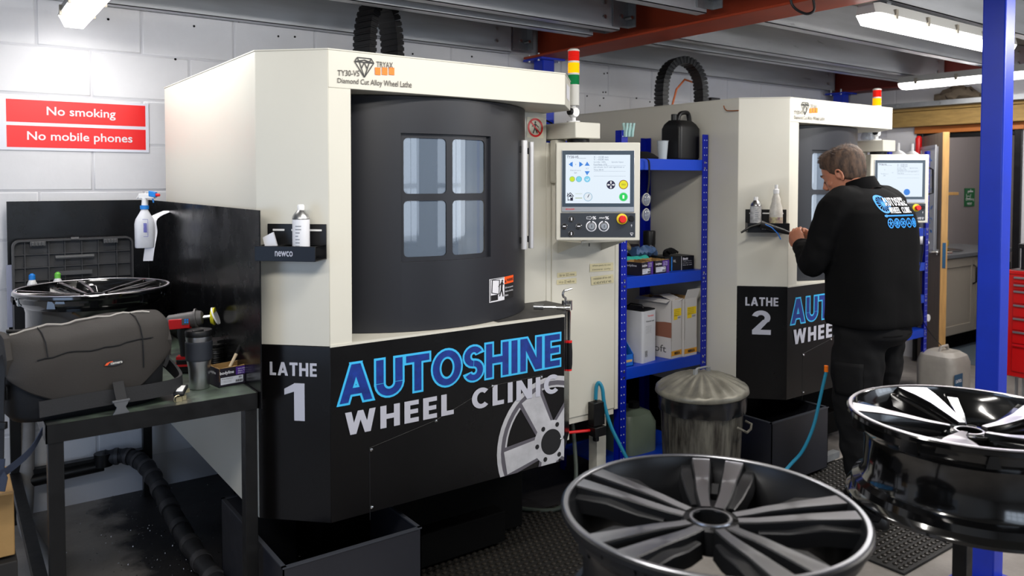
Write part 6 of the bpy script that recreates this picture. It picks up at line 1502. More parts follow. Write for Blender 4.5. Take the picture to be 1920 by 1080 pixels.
# keys
kp_ = at(336, 752, Z=TZ); ks = thing('car_key', 'black car key fob with silver face on the edge of the workbench', 'key', (kp_.x, kp_.y, TZ+.02))
b = B(); d_ = Vector((.45, .85, .25)).normalized(); s_ = Vector((.85, -.45, 0)); n_ = d_.cross(s_); c_ = kp_+Vector((.01, .02, .028))
b.obox(c_, d_, s_, n_, .030, .016, .006); obj('fob', b, black_plastic, ks, bevel=.004)
b = B(); b.obox(c_-n_*.0065 if n_.z < 0 else c_+n_*.0065, d_, s_, n_, .018, .010, .0015); obj('fob_face', b, white_plastic, ks, bevel=.001)
b = B(); n = 16; b.tube([c_-d_*.03+Vector((math.cos(2*PI*k/n)*.013, .0, -.012+math.sin(2*PI*k/n)*.012)) for k in range(n+1)], .0016, 6); b.obox(c_+Vector((.014, .02, -.01)), (1, .4, 0), (0, 0, 1), (0, 1, 0), .02, .006, .0012); b.obox(kp_+Vector((.005, .0, .008)), (1, .4, 0), (0, 0, 1), (0, 1, 0), .018, .007, .006); obj('key_ring', b, mat('brass_steel', srgb('#b7ad8e'), .3, .9), ks)
# drill / mini polisher
dp = at(352, 697, Z=TZ); dr_ = thing('cordless_polisher', 'red and grey cordless mini polisher with a yellow pad standing on its battery', 'power tool', (dp.x, dp.y, TZ+.001))
H = lambda x, z_, y=0: Vector((dp.x, dp.y, TZ+.001))+Vector((x*.9, -x*.42, z_*1.06))+Vector((.42, .9, 0))*y
redp = mat('tool_red', srgb('#b5161c'), .4)
b = B(); b.obox(H(0, .014), (.9, -.42, 0), (.42, .9, 0), UPV, .042, .032, .013); b.obox(H(-.0, .036), (.9, -.42, 0), (.42, .9, 0), UPV, .034, .026, .010); bt = obj('battery', b, black_plastic, dr_, bevel=.003)
b = B(); b.obox(H(0, .0265), (.9, -.42, 0), (.42, .9, 0), UPV, .043, .033, .003); b.obox(H(-.005, .050), (.9, -.42, 0), (.42, .9, 0), UPV, .030, .020, .005); obj('red_trim', b, redp, bt, label='red trim')
b = B(); b.tube([H(-.005, .05), H(-.01, .09), H(-.015, .125), H(-.012, .15)], [.019, .017, .019, .022], 16); obj('grip', b, black_plastic, dr_)
b = B(); b.tube([H(-.068, .168), H(-.060, .172), H(-.02, .175), H(.02, .180), H(.028, .181)], [.016, .024, .027, .027, .028], 18); obj('motor_housing', b, mat('tool_grey', srgb('#4c4a4b'), .5), dr_)
b = B(); b.tube([H(.028, .181), H(.030, .181), H(.052, .184), H(.055, .184)], [.031, .031, .024, .016], 18); b.tube([H(.03, .181), H(.036, .182)], .036, 18); obj('clutch_ring', b, mat('tool_grey', srgb('#4c4a4b'), .5), dr_)
b = B(); b.obox(H(-.022, .168, -.022), (.9, -.42, .06), (.42, .9, 0), UPV, .036, .006, .018); b.tube([H(.004, .155), H(.006, .135), H(.0, .115)], [.012, .010, .006], 10); obj('red_shell', b, redp, dr_, bevel=.003, label='red shell')
b = B(); b.obox(H(.0, .176, -.0295), (.9, -.42, .06), (.42, .9, 0), UPV, .012, .0008, .011); obj('maker_plate', b, grey_plastic, dr_)
b = B(); 
for a in (-.004, .004):
    for c2 in (-.004, .004): b.obox(H(.004+a, .178+c2, -.0306), (.9, -.42, .06), (.42, .9, 0), UPV, .003, .0005, .003)
obj('maker_mark', b, blue_sticker, dr_)
b = B(); b.tube([H(.055, .184), H(.085, .187)], .006, 10); obj('spindle', b, steel, dr_)
b = B(); b.tube([H(.083, .187), H(.096, .187)], [.026, .033], 24); pd = obj('yellow_pad', b, mat('yellow_foam', srgb('#d9d01c'), .8), dr_, label='yellow foam pad')
b = B(); b.tube([H(.096, .187), H(.101, .189)], [.034, .033], 24); obj('pad_face', b, white_plastic, pd)
# tape stack / small pots behind the mug
tp_ = at(418, 690, Z=TZ); ts = thing('grease_tub', 'black ribbed tub with a screw lid behind the mug', 'tub', (tp_.x-.03, tp_.y, TZ))
b = B(); pr = [(.0005, 0), (.036, 0)]
for k in range(5): pr += [(.038, .004+.016*k), (.036, .010+.016*k), (.040, .014+.016*k), (.038, .018+.016*k)]
pr += [(.034, .086)]; b.rev(pr, 28, (tp_.x-.03, tp_.y, TZ+.001)); obj('tub_body', b, black, ts)
b = B(); b.rev([(.034, .086), (.044, .090), (.046, .096), (.040, .100), (.038, .110), (.0005, .111)], 8, (tp_.x-.03, tp_.y, TZ+.001)); obj('tub_lid', b, black_plastic, ts)
# bodyline carton with a brush
cp_ = at(444, 722, Z=TZ)
carton(cp_.x-.01, cp_.y+.045, TZ+.001, .115, .085, .062, math.radians(8), 'open purple and black carton on the workbench holding a brush', 'abrasive_carton', 'box', blk_card, words=BW)
b = B(); p0_ = Vector((cp_.x-.03, cp_.y+.04, TZ+.02)); dv = Vector((.085, .03, .135))
b.tube([p0_, p0_+dv*.55], [.004, .006], 8); br = tag(obj('brush', b, mat('pale_brush_handle', srgb('#cbb89a'), .5), origin=tuple(p0_)), 'small brush with pale handle and black tip standing in the open carton', 'brush')
b = B(); b.tube([p0_+dv*.55, p0_+dv*.75, p0_+dv], [.006, .006, .002], 8); obj('bristles', b, black_matte, br, label='black tip')
# trigger spray hooked over the side panel, with a paper strip
sb = thing('trigger_spray_bottle', 'white trigger spray bottle with blue collar hooked on the black splash panel', 'bottle', (TX1-.06, 3.75, 1.2))
s0 = at(272, 460, d=3.46); s0.z -= .0
cx, cy, cz = s0.x, s0.y, s0.z-.01
b = B()
def ov(w, d, z_): return sup(w, d, z_, e=2.6, n=28, cx=cx, cy=cy)
b.loft([ov(.078, .05, cz), ov(.082, .055, cz+.006), ov(.083, .056, cz+.105), ov(.074, .052, cz+.125), ov(.045, .042, cz+.15), ov(.030, .030, cz+.165), ov(.028, .028, cz+.172)]); obj('bottle_body', b, mat('white_bottle', srgb('#d9dbe2'), .35, var=.1, vscale=20), sb)
b = B(); b.cyl((cx, cy, cz+.170), (cx, cy, cz+.186), .018, n=20); obj('collar', b, blue_sticker, sb, label='blue collar')
lat = Vector((CR.x, CR.y, 0)).normalized()
b = B(); c_ = Vector((cx, cy, cz+.186)); b.tube([c_, c_+Vector((0, 0, .02)), c_+Vector((0, 0, .034))], [.013, .011, .012], 12); b.obox(c_+lat*.012+Vector((0, 0, .042)), lat, lat.cross(UPV), UPV, .034, .010, .011); b.tube([c_+lat*(-.02)+Vector((0, 0, .048)), c_-lat*.034+Vector((0, 0, .03))], .004, 6); obj('trigger_head', b, white_plastic, sb, bevel=.003)
b = B(); b.obox(c_+lat*.038+Vector((0, 0, .050)), lat+Vector((0, 0, -.2)), lat.cross(UPV), UPV, .015, .012, .012); b.tube([c_+lat*.036+Vector((0, 0, .036)), c_+lat*.040+Vector((0, 0, .012))], .004, 6); obj('trigger', b, blue_sticker, sb, bevel=.003, label='blue trigger')
b = B(); b.tube([c_+lat*.052+Vector((0, 0, .046)), c_+lat*.068+Vector((0, 0, .046))], [.008, .006], 10); obj('spray_tip', b, red, sb, label='red tip')
fv = Vector((CF.x, CF.y, 0)).normalized()
f_ = planemap(c_-fv*.0285+lat*(-.018)+Vector((0, 0, -.135)), lat*.045, (0, 0, .075)); b = B()
for k in range(4): text('USE WITH CARE', lambda u, v, k=k: f_(.05+.35*u, .12+.2*k+.1*v), b, 0)
for k in range(9): put(rect2d(0, 1, 0, 1), lambda u, v, k=k: f_(.55+.35*u, .25+.06*k+.04*v), b)
put(polys([line2d((0, 0), (0, 1), .03), line2d((1, 0), (1, 1), .03), line2d((0, 0), (1, 0), .02), line2d((0, 1), (1, 1), .02)]), f_, b); obj('blue_words', b, mat('violet_print', srgb('#4b49b0'), .5), sb)
b = B(); b.ribbon(smooth_pts([Vector((TX1-.002, cy+.01, cz+.16)), c_+lat*.030+fv*.01+Vector((0, 0, -.06)), c_+lat*.028+fv*.012+Vector((0, 0, -.12)), c_+lat*.020-fv*.0+Vector((0, 0, -.19)), c_+lat*.012+Vector((0, 0, -.245))], 5), .04, .0015, lat+fv*.3); o_ = tag(obj('paper_strip', b, white, origin=(cx, cy, cz)), 'curled printed paper strip hanging beside the trigger spray bottle', 'paper')
# red safety sign on the wall
ss = thing('safety_sign', 'white wall board with two red bands reading No smoking and No mobile phones', 'sign', (.5, YW-.01, 1.75))
YS = YW-.006
q_ = q4(((-6, 282), (280, 285), (279, 194), (-8, 180)), Y=YS); zz0 = (q_[0].z+q_[1].z)/2; zz1 = (q_[2].z+q_[3].z)/2
b = B(); b.box(q_[0].x, q_[1].x, YS, YW+.002, zz0, zz1); obj('board', b, mat('white_sign_board', srgb('#dfe0ea'), .35), ss, bevel=.001)
W_, H_ = q_[1].x-q_[0].x, zz1-zz0
for k, (v0, v1, s, u0, u1) in enumerate(((.53, .955, 'No smoking', .31, .765), (.055, .465, 'No mobile phones', .185, .88))):
    b = B(); b.box(q_[0].x+W_*.06, q_[0].x+W_*.975, YS-.0006, YS-.0001, zz0+H_*v0, zz0+H_*v1); rb = obj('red_band', b, mat('sign_red', srgb('#f01a1c'), .35), ss)
    vm = (v0+v1)/2; f_ = planemap((q_[0].x+W_*u0, YS-.0012, zz0+H_*(vm-.115)), (W_*(u1-u0), 0, 0), (0, 0, H_*.215))
    obj('lettering', text(s, f_, None, .012, 1.0), white, rb)
# cardboard box at far left under the bench edge, on a stool-like crate
b = B(); b.box(-.12, .155, 2.72, 2.98, .45, .64)
bx = tag(obj('cardboard_box', b, card, bevel=.003, origin=(0, 2.85, .45)), 'brown cardboard box on a dark crate left of the workbench', 'box')
b = B(); b.extr([(-.12, 2.72, .64), (.155, 2.72, .64), (.15, 2.66, .655), (-.12, 2.66, .655)], (0, 0, .003)); obj('flap', b, card, bx)
b = B(); b.box(-.13, .16, 2.7, 3.0, .0, .44); b2 = tag(obj('storage_crate', b, mat('dark_crate', srgb('#23211f'), .7), bevel=.004, origin=(0, 2.85, 0)), 'dark crate standing on the floor left of the workbench', 'crate')
b = B()
for k in range(5): b.box(-.135, .165, 2.694, 2.7, .05+.08*k, .07+.08*k)
obj('crate_rib', b, mat('dark_crate', srgb('#23211f'), .7), b2)
# flexible extraction duct under the bench
dp_ = smooth_pts([(.60, 4.14, .235), (.70, 4.10, .235), (.755, 3.98, .21), (.775, 3.8, .16), (.79, 3.5, .09), (.80, 3.2, .06), (.81, 2.9, .055), (.83, 2.75, .055)], 8)
rs = [.036+.0035*math.sin(k*1.9) for k in range(len(dp_))]
b = B(); b.tube(dp_, rs, 16); dk = tag(obj('flexible_duct', b, mat('dusty_black_duct', srgb('#2a2a2e'), .6, var=.6, vscale=6, var2=srgb('#171719'), bump=.4, bscale=50), origin=(.8, 3.2, 0)), 'taped black flexible duct running along the floor under the workbench', 'duct')
for k in range(4, len(dp_)-2, 4): b = B(); b.tube([dp_[k], dp_[k+1]], .0405, 16); obj('tape_band', b, mat('duct_band', srgb('#3c3b3d'), .5), dk)
b = B(); b.tube([(.28, 4.15, .19), (.6, 4.15, .2)], .03, 12); b.tube([(.60, 4.14, .2), (.60, 4.14, .26)], .042, 14); obj('duct_elbow', b, black, dk)
b = B(); b.tube(smooth_pts([(.30, 4.19, .55), (.29, 4.17, .3), (.28, 4.12, .12), (.27, 4.0, .05), (.30, 3.6, .045), (.36, 3.1, .045), (.42, 2.6, .045), (.45, 2.3, .045)]), .032, 12)
tag(obj('grey_pipe', b, mat('dusty_grey_pipe', srgb('#8a8785'), .6, var=.3, vscale=8), origin=(.3, 3.6, 0)), 'dusty grey pipe coming down the wall and along the floor by the bench leg', 'pipe')
# ------------------------------------------------------------------ fluorescent battens
tube_em = mat('lit_diffuser', (1.0, .97, .95), .4, emit=11)
def batten(p0_, p1_, label, w=.13, h=.09, clips=5):
    p0_, p1_ = Vector(p0_), Vector(p1_); d_ = (p1_-p0_); L_ = d_.length; d_.normalize(); s_ = Vector((-d_.y, d_.x, 0)); c_ = (p0_+p1_)/2
    t_ = thing('fluorescent_batten', label, 'light', c_, 0, 'fluorescent battens'); 
    def sec(t, k, z0_, z1_, w0, w1): 
        p = p0_+d_*t; return [p+s_*w0/2*k+Vector((0, 0, z0_)), p-s_*w0/2*k+Vector((0, 0, z0_)), p-s_*w1/2*k+Vector((0, 0, z1_)), p+s_*w1/2*k+Vector((0, 0, z1_))]
    b = B(); b.loft([sec(0, .75, .0, h*.5, w*.98, w*.75), sec(.03, 1, 0, h*.55, w, w*.8), sec(L_-.03, 1, 0, h*.55, w, w*.8), sec(L_, .75, 0, h*.5, w*.98, w*.75)]); obj('housing', b, mat('batten_grey', srgb('#b4b4b0'), .5), t_)
    b = B(); b.loft([sec(0.0, .7, -.001, -h*.25, w*.95, w*.7), sec(.025, .95, -.001, -h*.5, w*.95, w*.6), sec(L_-.025, .95, -.001, -h*.5, w*.95, w*.6), sec(L_, .7, -.001, -h*.25, w*.95, w*.7)]); obj('diffuser', b, tube_em, t_, sharp=60)
    b = B()
    for k in range(clips):
        t = L_*(k+.5)/clips
        for s2 in (-1, 1): p = p0_+d_*t+s_*s2*w*.5; b.obox(p+Vector((0, 0, .006)), d_, s_, UPV, .010, .006, .022)
    obj('clip', b, mat('clip_grey', srgb('#8c8679'), .5), t_)
    return t_
a_ = at(1628, 45, Z=2.30); 
batten((3.47, 1.99, 2.335), (4.97, 1.99, 2.335), 'lit batten light under the purlin at top right, running to the blue column')
b = B(); b.box(3.6, 3.64, 1.96, 1.99, 2.38, 2.41); b.box(4.8, 4.84, 1.96, 1.99, 2.38, 2.41); obj('hanger', b, galv)['kind'] = 'structure'
batten((6.2, 3.25, 2.335), (6.2, 1.75, 2.335), 'lit batten light farther back, running along the far wall')
batten((.50, 4.10, 2.30), (.50, 2.62, 2.30), 'lit batten light at top left close to the wall')
def lamp(x, y, z, sx, sy, pw): 
    l = area('tube_light', (x, y, z), (x, y, 0), sx, sy, pw, (1, .97, .93)); return l
lamp(4.22, 1.99, 2.275, 1.4, .1, 15); lamp(6.2, 2.5, 2.28, .1, 1.4, 14); lamp(.50, 3.3, 2.245, .1, 1.3, 9)
# black cable looping from the red beam
b = B(); b.tube(smooth_pts([at(1482, -6, d=3.5), at(1485, 8, d=3.5), at(1495, 19, d=3.5), at(1512, 26, d=3.5), at(1524, 22, d=3.5), at(1527, 14, d=3.5), at(1524, -6, d=3.5)]), .006, 8)
tag(obj('black_cable', b, black_plastic, origin=tuple(at(1482, -6, d=3.5))), 'black cable looping down below the red steel beam', 'cable')
# ------------------------------------------------------------------ right background
rk2 = copy_tree(tb) if False else None
R2 = rack(0, [at(1725, y, Y=2.81).z for y in (429, 494, 555, 619)]+[1.62], 'blue boltless shelving unit beyond the second lathe', Xa=5.22, Xb=5.79, Yr0=2.81, Yr1=3.2, top=at(1738, 283, Y=2.81).z)
def dome_bottle(x, y, z, label, liquid='#3c4148', s=1.0):
    t_ = thing('dome_bottle', label, 'bottle', (x, y, z), 0, 'dome-topped bottles on the second shelving'); c_ = (x, y, z)
    b = B(); b.rev([(.04*s, .001), (.042*s, .005), (.042*s, .085*s)], 24, c_); obj('bottle_body', b, mat('smoky_liquid'+liquid, srgb(liquid), .15), t_)
    b = B(); b.rev([(.0425*s, .085*s), (.045*s, .09*s), (.04*s, .105*s), (.02*s, .12*s), (.009*s, .125*s), (.008*s, .165*s), (.0005, .166*s)], 24, c_); obj('dome_top', b, white_plastic, t_)
zt2 = 1.62
for px, lb in ((1684, 'dome-topped bottle left on the top of the far blue shelving'), (1710, 'dome-topped bottle right on the top of the far blue shelving')):
    p_ = at(px, 290, Y=2.92); dome_bottle(p_.x, p_.y, zt2, lb, s=1.3)
p_ = at(1723, 490, Y=2.9); dome_bottle(p_.x, p_.y, at(1725, 494, Y=2.81).z, 'dome-topped bottle of dark liquid on the far shelving, below the top', s=1.5)
z_ = at(1725, 555, Y=2.81).z; p_ = at(1717, 550, Y=2.9); p_.x -= .09
jt = thing('chemical_jug', 'grey jug with a white label on the third level of the far shelving', 'jug', (p_.x, p_.y, z_))
b = B(); b.loft([rr_(p_.x-.05, p_.x+.05, p_.y-.05, p_.y+.05, .015, z_+q) for q in (.001, .01, .15)]+[rr_(p_.x-.02, p_.x+.02, p_.y-.02, p_.y+.02, .01, z_+.18)]); obj('jug_body', b, mat('grey_jug', srgb('#5f6468'), .35), jt)
b = B(); b.box(p_.x-.035, p_.x+.035, p_.y-.0512, p_.y-.0502, z_+.04, z_+.13); obj('label', b, white, jt)
p2 = p_+Vector((.105, .06, 0)); b = B(); b.loft([rr_(p2.x-.05, p2.x+.05, p2.y-.04, p2.y+.04, .02, z_+q) for q in (.001, .01, .13)]+[rr_(p2.x-.015, p2.x+.015, p2.y-.015, p2.y+.015, .008, z_+.17)]); tag(obj('clear_jug', b, mat('dull_clear', srgb('#7b7f84'), .3, alpha=.8), origin=(p2.x, p2.y, z_)), 'clear jug right of the labelled jug on the far shelving', 'jug')
z_ = at(1725, 619, Y=2.81).z
for k, (px, cc) in enumerate(((1700, 'left'), (1727, 'right'))):
    p_ = at(px, 600, Y=2.86); jt = thing('drum_on_side', cc+' of two small grey kegs with white caps lying on the lowest far shelf', 'keg', (p_.x, p_.y, z_))
    b = B(); b.tube([(p_.x, p_.y-.02, z_+.075), (p_.x, p_.y, z_+.075), (p_.x, p_.y+.2, z_+.075), (p_.x, p_.y+.22, z_+.075)], [.055, .068, .07, .05], 20); obj('keg_body', b, mat('slate_keg', srgb('#4d545e'), .35), jt)
    b = B(); b.cyl((p_.x+.01, p_.y-.05, z_+.075), (p_.x+.01, p_.y-.02, z_+.075), .026, n=16); obj('keg_cap', b, white_plastic, jt)
# clear goggles/fittings between header and arm of lathe 2: small blister packs on the arm
p_ = at(1637, 262, Y=2.66)
b = B()
for k in range(3):
    q = p_+Vector((.05*k-.06, .02, .0)); b.rev([(.001, .0), (.022, .002), (.026, .02), (.02, .04), (.012, .055), (.001, .06)], 12, (q.x, q.y, 1.8185))
tag(obj('clear_cups', b, mat('clear_plastic', srgb('#cfd3dc'), .08, spec=1, alpha=.5), origin=(p_.x, p_.y, 1.818)), 'clear plastic cups standing on the control arm of the second lathe', 'cups')
# white 20 litre drum with a blue label
dc = (5.86, 2.72); dm = thing('oil_drum', 'grey white plastic drum with a dark blue label beside the open door', 'drum', (*dc, 0))
b = B(); b.loft([rr_(dc[0]-.15+i, dc[0]+.15-i, dc[1]-.14+i, dc[1]+.14-i, .06, q) for i, q in ((.02, .001), (0, .02), (0, .26), (.015, .31), (.05, .335), (.06, .335))]); obj('drum_body', b, mat('dirty_white_drum', srgb('#a19c94'), .4, var=.15, vscale=8), dm, wn=True)
b = B(); b.box(dc[0]-.14, dc[0]-.02, dc[1]-.1420, dc[1]-.1405, .03, .2); ll = obj('label', b, mat('dark_teal_label', srgb('#14496b'), .35), dm)
b = B(); text('CASTROL', planemap((dc[0]-.125, dc[1]-.1428, .14), (.09, 0, 0), (0, 0, .022)), b, .03); obj('lettering', b, white, ll)
b = B(); b.tube([(dc[0]-.06, dc[1], .33), (dc[0]-.05, dc[1], .365), (dc[0]+.05, dc[1], .365), (dc[0]+.06, dc[1], .33)], .010, 8); obj('drum_handle', b, mat('dirty_white_drum', srgb('#a19c94'), .4), dm)
b = B(); b.tube(smooth_pts([at(1733, 400, Y=2.74), at(1731, 470, Y=2.74), at(1722, 520, Y=2.74), at(1730, 600, Y=2.72), Vector((dc[0]-.02, dc[1]+.0, .36))]), .003, 6); tag(obj('thin_cable', b, black_plastic, origin=(5.8, 2.72, .4)), 'thin black cable dangling in front of the far blue shelving', 'cable')
# handle bar at the right of the second control panel
b = B(); hb = [at(1741, 314, d=4.9), at(1749, 318, d=4.9), at(1749, 362, d=4.9), at(1740, 364, d=4.9)]; b.tube(hb, .006, 8); tag(obj('pull_bar', b, black, origin=tuple(hb[0])), 'black bar at the right edge of the second control panel', 'bar')
# red roller cabinet
rc = thing('tool_cabinet', 'red steel roller tool cabinet with seven drawers at the right edge', 'tool cabinet', (6.3, 1.9, 0))
fx0 = 5.72; yl = at(1885, 600, X=fx0).y; w_ = .66; ztc = at(1886, 507, X=fx0).z; zbc = at(1886, 704, X=fx0).z
b = B(); b.box(fx0+.003, fx0+.46, yl-w_, yl, zbc, ztc); obj('cabinet_body', b, red_paint, rc, bevel=.006)
b = B(); b.box(fx0-.004, fx0+.46, yl-w_-.004, yl+.004, ztc-.02, ztc+.004); obj('top_tray', b, red_paint, rc, bevel=.003)
b = B(); b.box(fx0+.02, fx0+.44, yl-w_+.02, yl-.02, ztc+.004, ztc+.009); obj('top_mat', b, grey_plastic, rc)
ys = [517, 531, 543, 569, 594, 619, 644, 697]
for k in range(7):
    za, zb_ = at(1902, ys[k], X=fx0).z, at(1902, ys[k+1], X=fx0).z
    b = B(); b.box(fx0-.006, fx0+.002, yl-w_+.04, yl-.045, zb_+.004, za-.002); dw = obj('drawer', b, red_paint, rc, bevel=.002)
    b = B(); b.box(fx0-.018, fx0-.006, yl-w_+.045, yl-.05, za-.018, za-.004); obj('drawer_pull', b, brushed if k < 6 else red_paint, dw, bevel=.003)
b = B(); z__ = at(1912, 556, X=fx0).z; text('A', lambda u, v: Vector((fx0-.0068, yl-.17-u*.05, z__-.025+v*.05)), b, .03); obj('badge_letter', b, mat('badge_dark', srgb('#3a4a55'), .3), rc)
for yy in (yl-.07, yl-w_+.07):
    for xx in (fx0+.07, fx0+.4):
        b = B(); b.cyl((xx, yy-.016, .045), (xx, yy+.016, .045), .045, n=20); cs = obj('caster', b, rubber, rc)
        b = B(); b.box(xx-.02, xx+.02, yy-.024, yy-.018, .04, zbc); b.box(xx-.02, xx+.02, yy+.018, yy+.024, .04, zbc); b.box(xx-.03, xx+.03, yy-.03, yy+.03, zbc-.008, zbc); obj('caster_fork', b, galv, cs)
b = B(); b.loft([rr_(fx0+.05, fx0+.35, yl-.36, yl-.06, .02, q) for q in (ztc+.0095, ztc+.02, ztc+.15)]); cs = tag(obj('black_case', b, black_plastic, origin=(fx0+.2, yl-.2, ztc+.01)), 'black plastic case on top of the red tool cabinet', 'case')
b = B(); b.box(fx0+.04, fx0+.36, yl-.37, yl-.05, ztc+.15, ztc+.18); obj('case_lid', b, black_plastic, cs, bevel=.005); b = B(); b.tube([(fx0+.1, yl-.21, ztc+.18), (fx0+.1, yl-.21, ztc+.2), (fx0+.3, yl-.21, ztc+.2), (fx0+.3, yl-.21, ztc+.18)], .008, 8); obj('case_handle', b, black_plastic, cs)
# ================================================================== THE MAN
skin = mat('skin', srgb('#b9795c'), .5, var=.12, vscale=30, bump=.1, bscale=200); skin.node_tree.nodes['Principled BSDF'].inputs['Subsurface Weight'].default_value = .12
skin.node_tree.nodes['Principled BSDF'].inputs['Subsurface Radius'].default_value = (.01, .004, .002)
fleece = mat('black_fleece', srgb('#0b0b0c'), .9, spec=.12, bump=.35, bscale=420)
twill = mat('black_twill', srgb('#131314'), .85, spec=.15, bump=.3, bscale=350)
hairm = mat('brown_grey_hair', srgb('#5f4736'), .7, var=.45, vscale=45, var2=srgb('#261a13'), bump=.8, bscale=90, stretch=(1, 1, .35))
PXm, PYm = 3.455, 1.935
def ell(cx, cy, z, rx, ry, n=36, tilt=0, e=2.3, rot=0):
    out = []
    for k in range(n):
        t = 2*PI*k/n; c_, s_ = math.cos(t), math.sin(t); x = abs(c_)**(2/e)*math.copysign(1, c_)*rx; y = abs(s_)**(2/e)*math.copysign(1, s_)*ry
        xr = x*math.cos(rot)-y*math.sin(rot); yr = x*math.sin(rot)+y*math.cos(rot)
        out.append(Vector((cx+xr, cy+yr, z+tilt*y)))
    return out
def V(*a): return Vector(a)
# joints
shL, shR = V(3.275, 1.995, 1.452), V(3.635, 1.955, 1.452)
elL, elR = V(3.215, 2.075, 1.185), V(3.70, 2.11, 1.18)
wrL, wrR = V(3.375, 2.245, 1.245), V(3.545, 2.27, 1.26)
head_c = V(3.44, 2.065, 1.597)
# ---- head in its own frame: x right, y forward (face), z up
def head_builder():
    b = B()
    # cranium and jaw loft from chin up; (z, cy, rx, ry)
    prof = [(-.118, .052, .022, .018), (-.112, .048, .036, .034), (-.095, .036, .050, .052), (-.07, .022, .060, .070), (-.045, .012, .066, .080), (-.02, .006, .070, .088), (.01, .0, .074, .094), (.04, -.004, .077, .097), (.065, -.006, .076, .094), (.088, -.008, .068, .083), (.106, -.010, .050, .062), (.116, -.012, .026, .034), (.119, -.012, .006, .008)]
    b.loft([ell(0, cy, z, rx, ry, 32, e=2.1) for z, cy, rx, ry in prof])
    # brow, nose, lips, chin, ears
    b.tube([V(-.035, .083, .022), V(0, .092, .020), V(.035, .083, .022)], [.010, .011, .010], 10)
    b.tube([V(0, .092, .015), V(0, .106, -.012), V(0, .116, -.032)], [.007, .009, .012], 10)
    for s in (-1, 1):
        b.tube([V(0, .108, -.033), V(s*.012, .100, -.036)], [.009, .007], 8)
        b.tube([V(s*.045, .065, -.02), V(s*.052, .045, -.035)], [.016, .018], 8)
        # ear: rim and lobe
        ec = V(s*.078, -.008, -.012)
        rim = [ec+V(s*(.006+.006*math.sin(a)), -math.cos(a)*.014-.004, math.sin(a)*.026) for a in [math.radians(-100+25*k) for k in range(13)]]
        b.tube(rim, .0052, 8)
        b.tube([ec+V(-s*.004, .0, -.018), ec+V(-s*.004, -.002, .012)], [.009, .010], 8)
    b.tube([V(-.022, .088, -.062), V(0, .098, -.060), V(.022, .088, -.062)], [.006, .008, .006], 8)
    b.tube([V(-.020, .086, -.072), V(0, .096, -.072), V(.020, .086, -.072)], [.006, .0085, .006], 8)
    b.tube([V(-.015, .070, -.102), V(.015, .070, -.102)], .017, 10)
    # eyelids bulge
    for s in (-1, 1): b.tube([V(s*.022, .081, .0), V(s*.040, .076, -.001)], [.011, .010], 8)
    return b
yaw_h, pitch_h = math.radians(6), math.radians(-24)      # turned a little left, looking down
HM = Matrix.Translation(head_c) @ Matrix.Rotation(yaw_h, 4, 'Z') @ Matrix.Rotation(pitch_h, 4, 'X')
body = B(); body.merge(head_builder(), HM)
# neck
nb = V(3.455, 1.965, 1.49)
body.loft([ell(nb.x, nb.y, 1.40, .09, .07), ell(nb.x, nb.y+.005, 1.46, .075, .068), ell(nb.x-.003, nb.y+.022, 1.52, .058, .062), ell(3.445, 2.015, 1.555, .056, .062), ell(3.442, 2.035, 1.58, .055, .062)])
# hidden torso, legs so that the body is one figure
body.loft([ell(PXm, 1.955, .84, .13, .10), ell(PXm, 1.95, .95, .15, .11), ell(PXm, 1.94, 1.08, .14, .10), ell(PXm, 1.935, 1.25, .16, .11), ell(PXm, 1.95, 1.40, .15, .10), ell(PXm, 1.965, 1.47, .09, .07)])
footL, footR = V(3.365, 1.87, .0), V(3.62, 1.95, .0)
hipL, hipR = V(PXm-.085, 1.945, .90), V(PXm+.095, 1.95, .90)
kneeL, kneeR = V(3.365, 1.94, .50), V(3.60, 1.985, .50)
for h_, k_, f_ in ((hipL, kneeL, footL), (hipR, kneeR, footR)): body.tube([h_, k_, f_+V(0, 0, .09)], [.085, .055, .038], 14)
for a, c_ in ((shL, elL), (shR, elR)): body.tube([a, c_], [.05, .038], 12)
# forearms and hands
def hand(b, wr, direction, up, thumb_side, curl=1.0, scale=1.0):
    d_ = direction.normalized(); u = (up-up.dot(d_)*d_).normalized(); s = d_.cross(u)*thumb_side    # s points to the thumb side, u = back of the hand
    def L(x, y, z_): return wr+d_*x*scale+s*y*scale+u*z_*scale
    b.loft([[L(x, math.cos(2*PI*k/12)*w, math.sin(2*PI*k/12)*t) for k in range(12)] for x, w, t in ((-.02, .026, .020), (.01, .030, .019), (.04, .039, .017), (.07, .041, .016), (.082, .036, .012))])
    fl = [.074, .084, .078, .060]
    for k in range(4):
        y0_ = .029-.0195*k; L_ = fl[k]; bend = [35, 75, 55]
        p = L(.074-.003*abs(k-1), y0_, -.001); a = 0; pts = [p]; dd = [L_*.42, L_*.32, L_*.26]
        for j in range(3):
            a += math.radians(bend[j]*curl*(1+.05*k)); p = p+(d_*math.cos(a)-u*math.sin(a))*dd[j]*scale; pts.append(p)
        b.tube([L(.045, y0_*.9, 0)]+pts, [.009, .0098, .0090, .0082, .0070], 10)
    p0_ = L(.008, .022, -.004); b.tube([p0_, L(.035, .045, -.010), L(.062, .052, -.020), L(.085, .046, -.024)], [.014, .012, .0095, .0078], 10)
dirL = V(.42, .58, .55); dirR = V(-.35, .5, .4)
for e_, w_ in ((elL, wrL), (elR, wrR)): body.tube([e_, e_.lerp(w_, .35), w_], [.042, .042, .026], 14)
hand(body, wrL+(wrL-elL).normalized()*.01, V(.15, .55, .75), V(-.75, .2, .3), -1, 1.0)
hand(body, wrR+(wrR-elR).normalized()*.01, V(-.35, .55, .45), V(.7, -.1, .5), 1, .9)
me = remesh('person', body, .0042, skin, 2, .5)
man = bpy.data.objects.new('person', me); COL.objects.link(man)
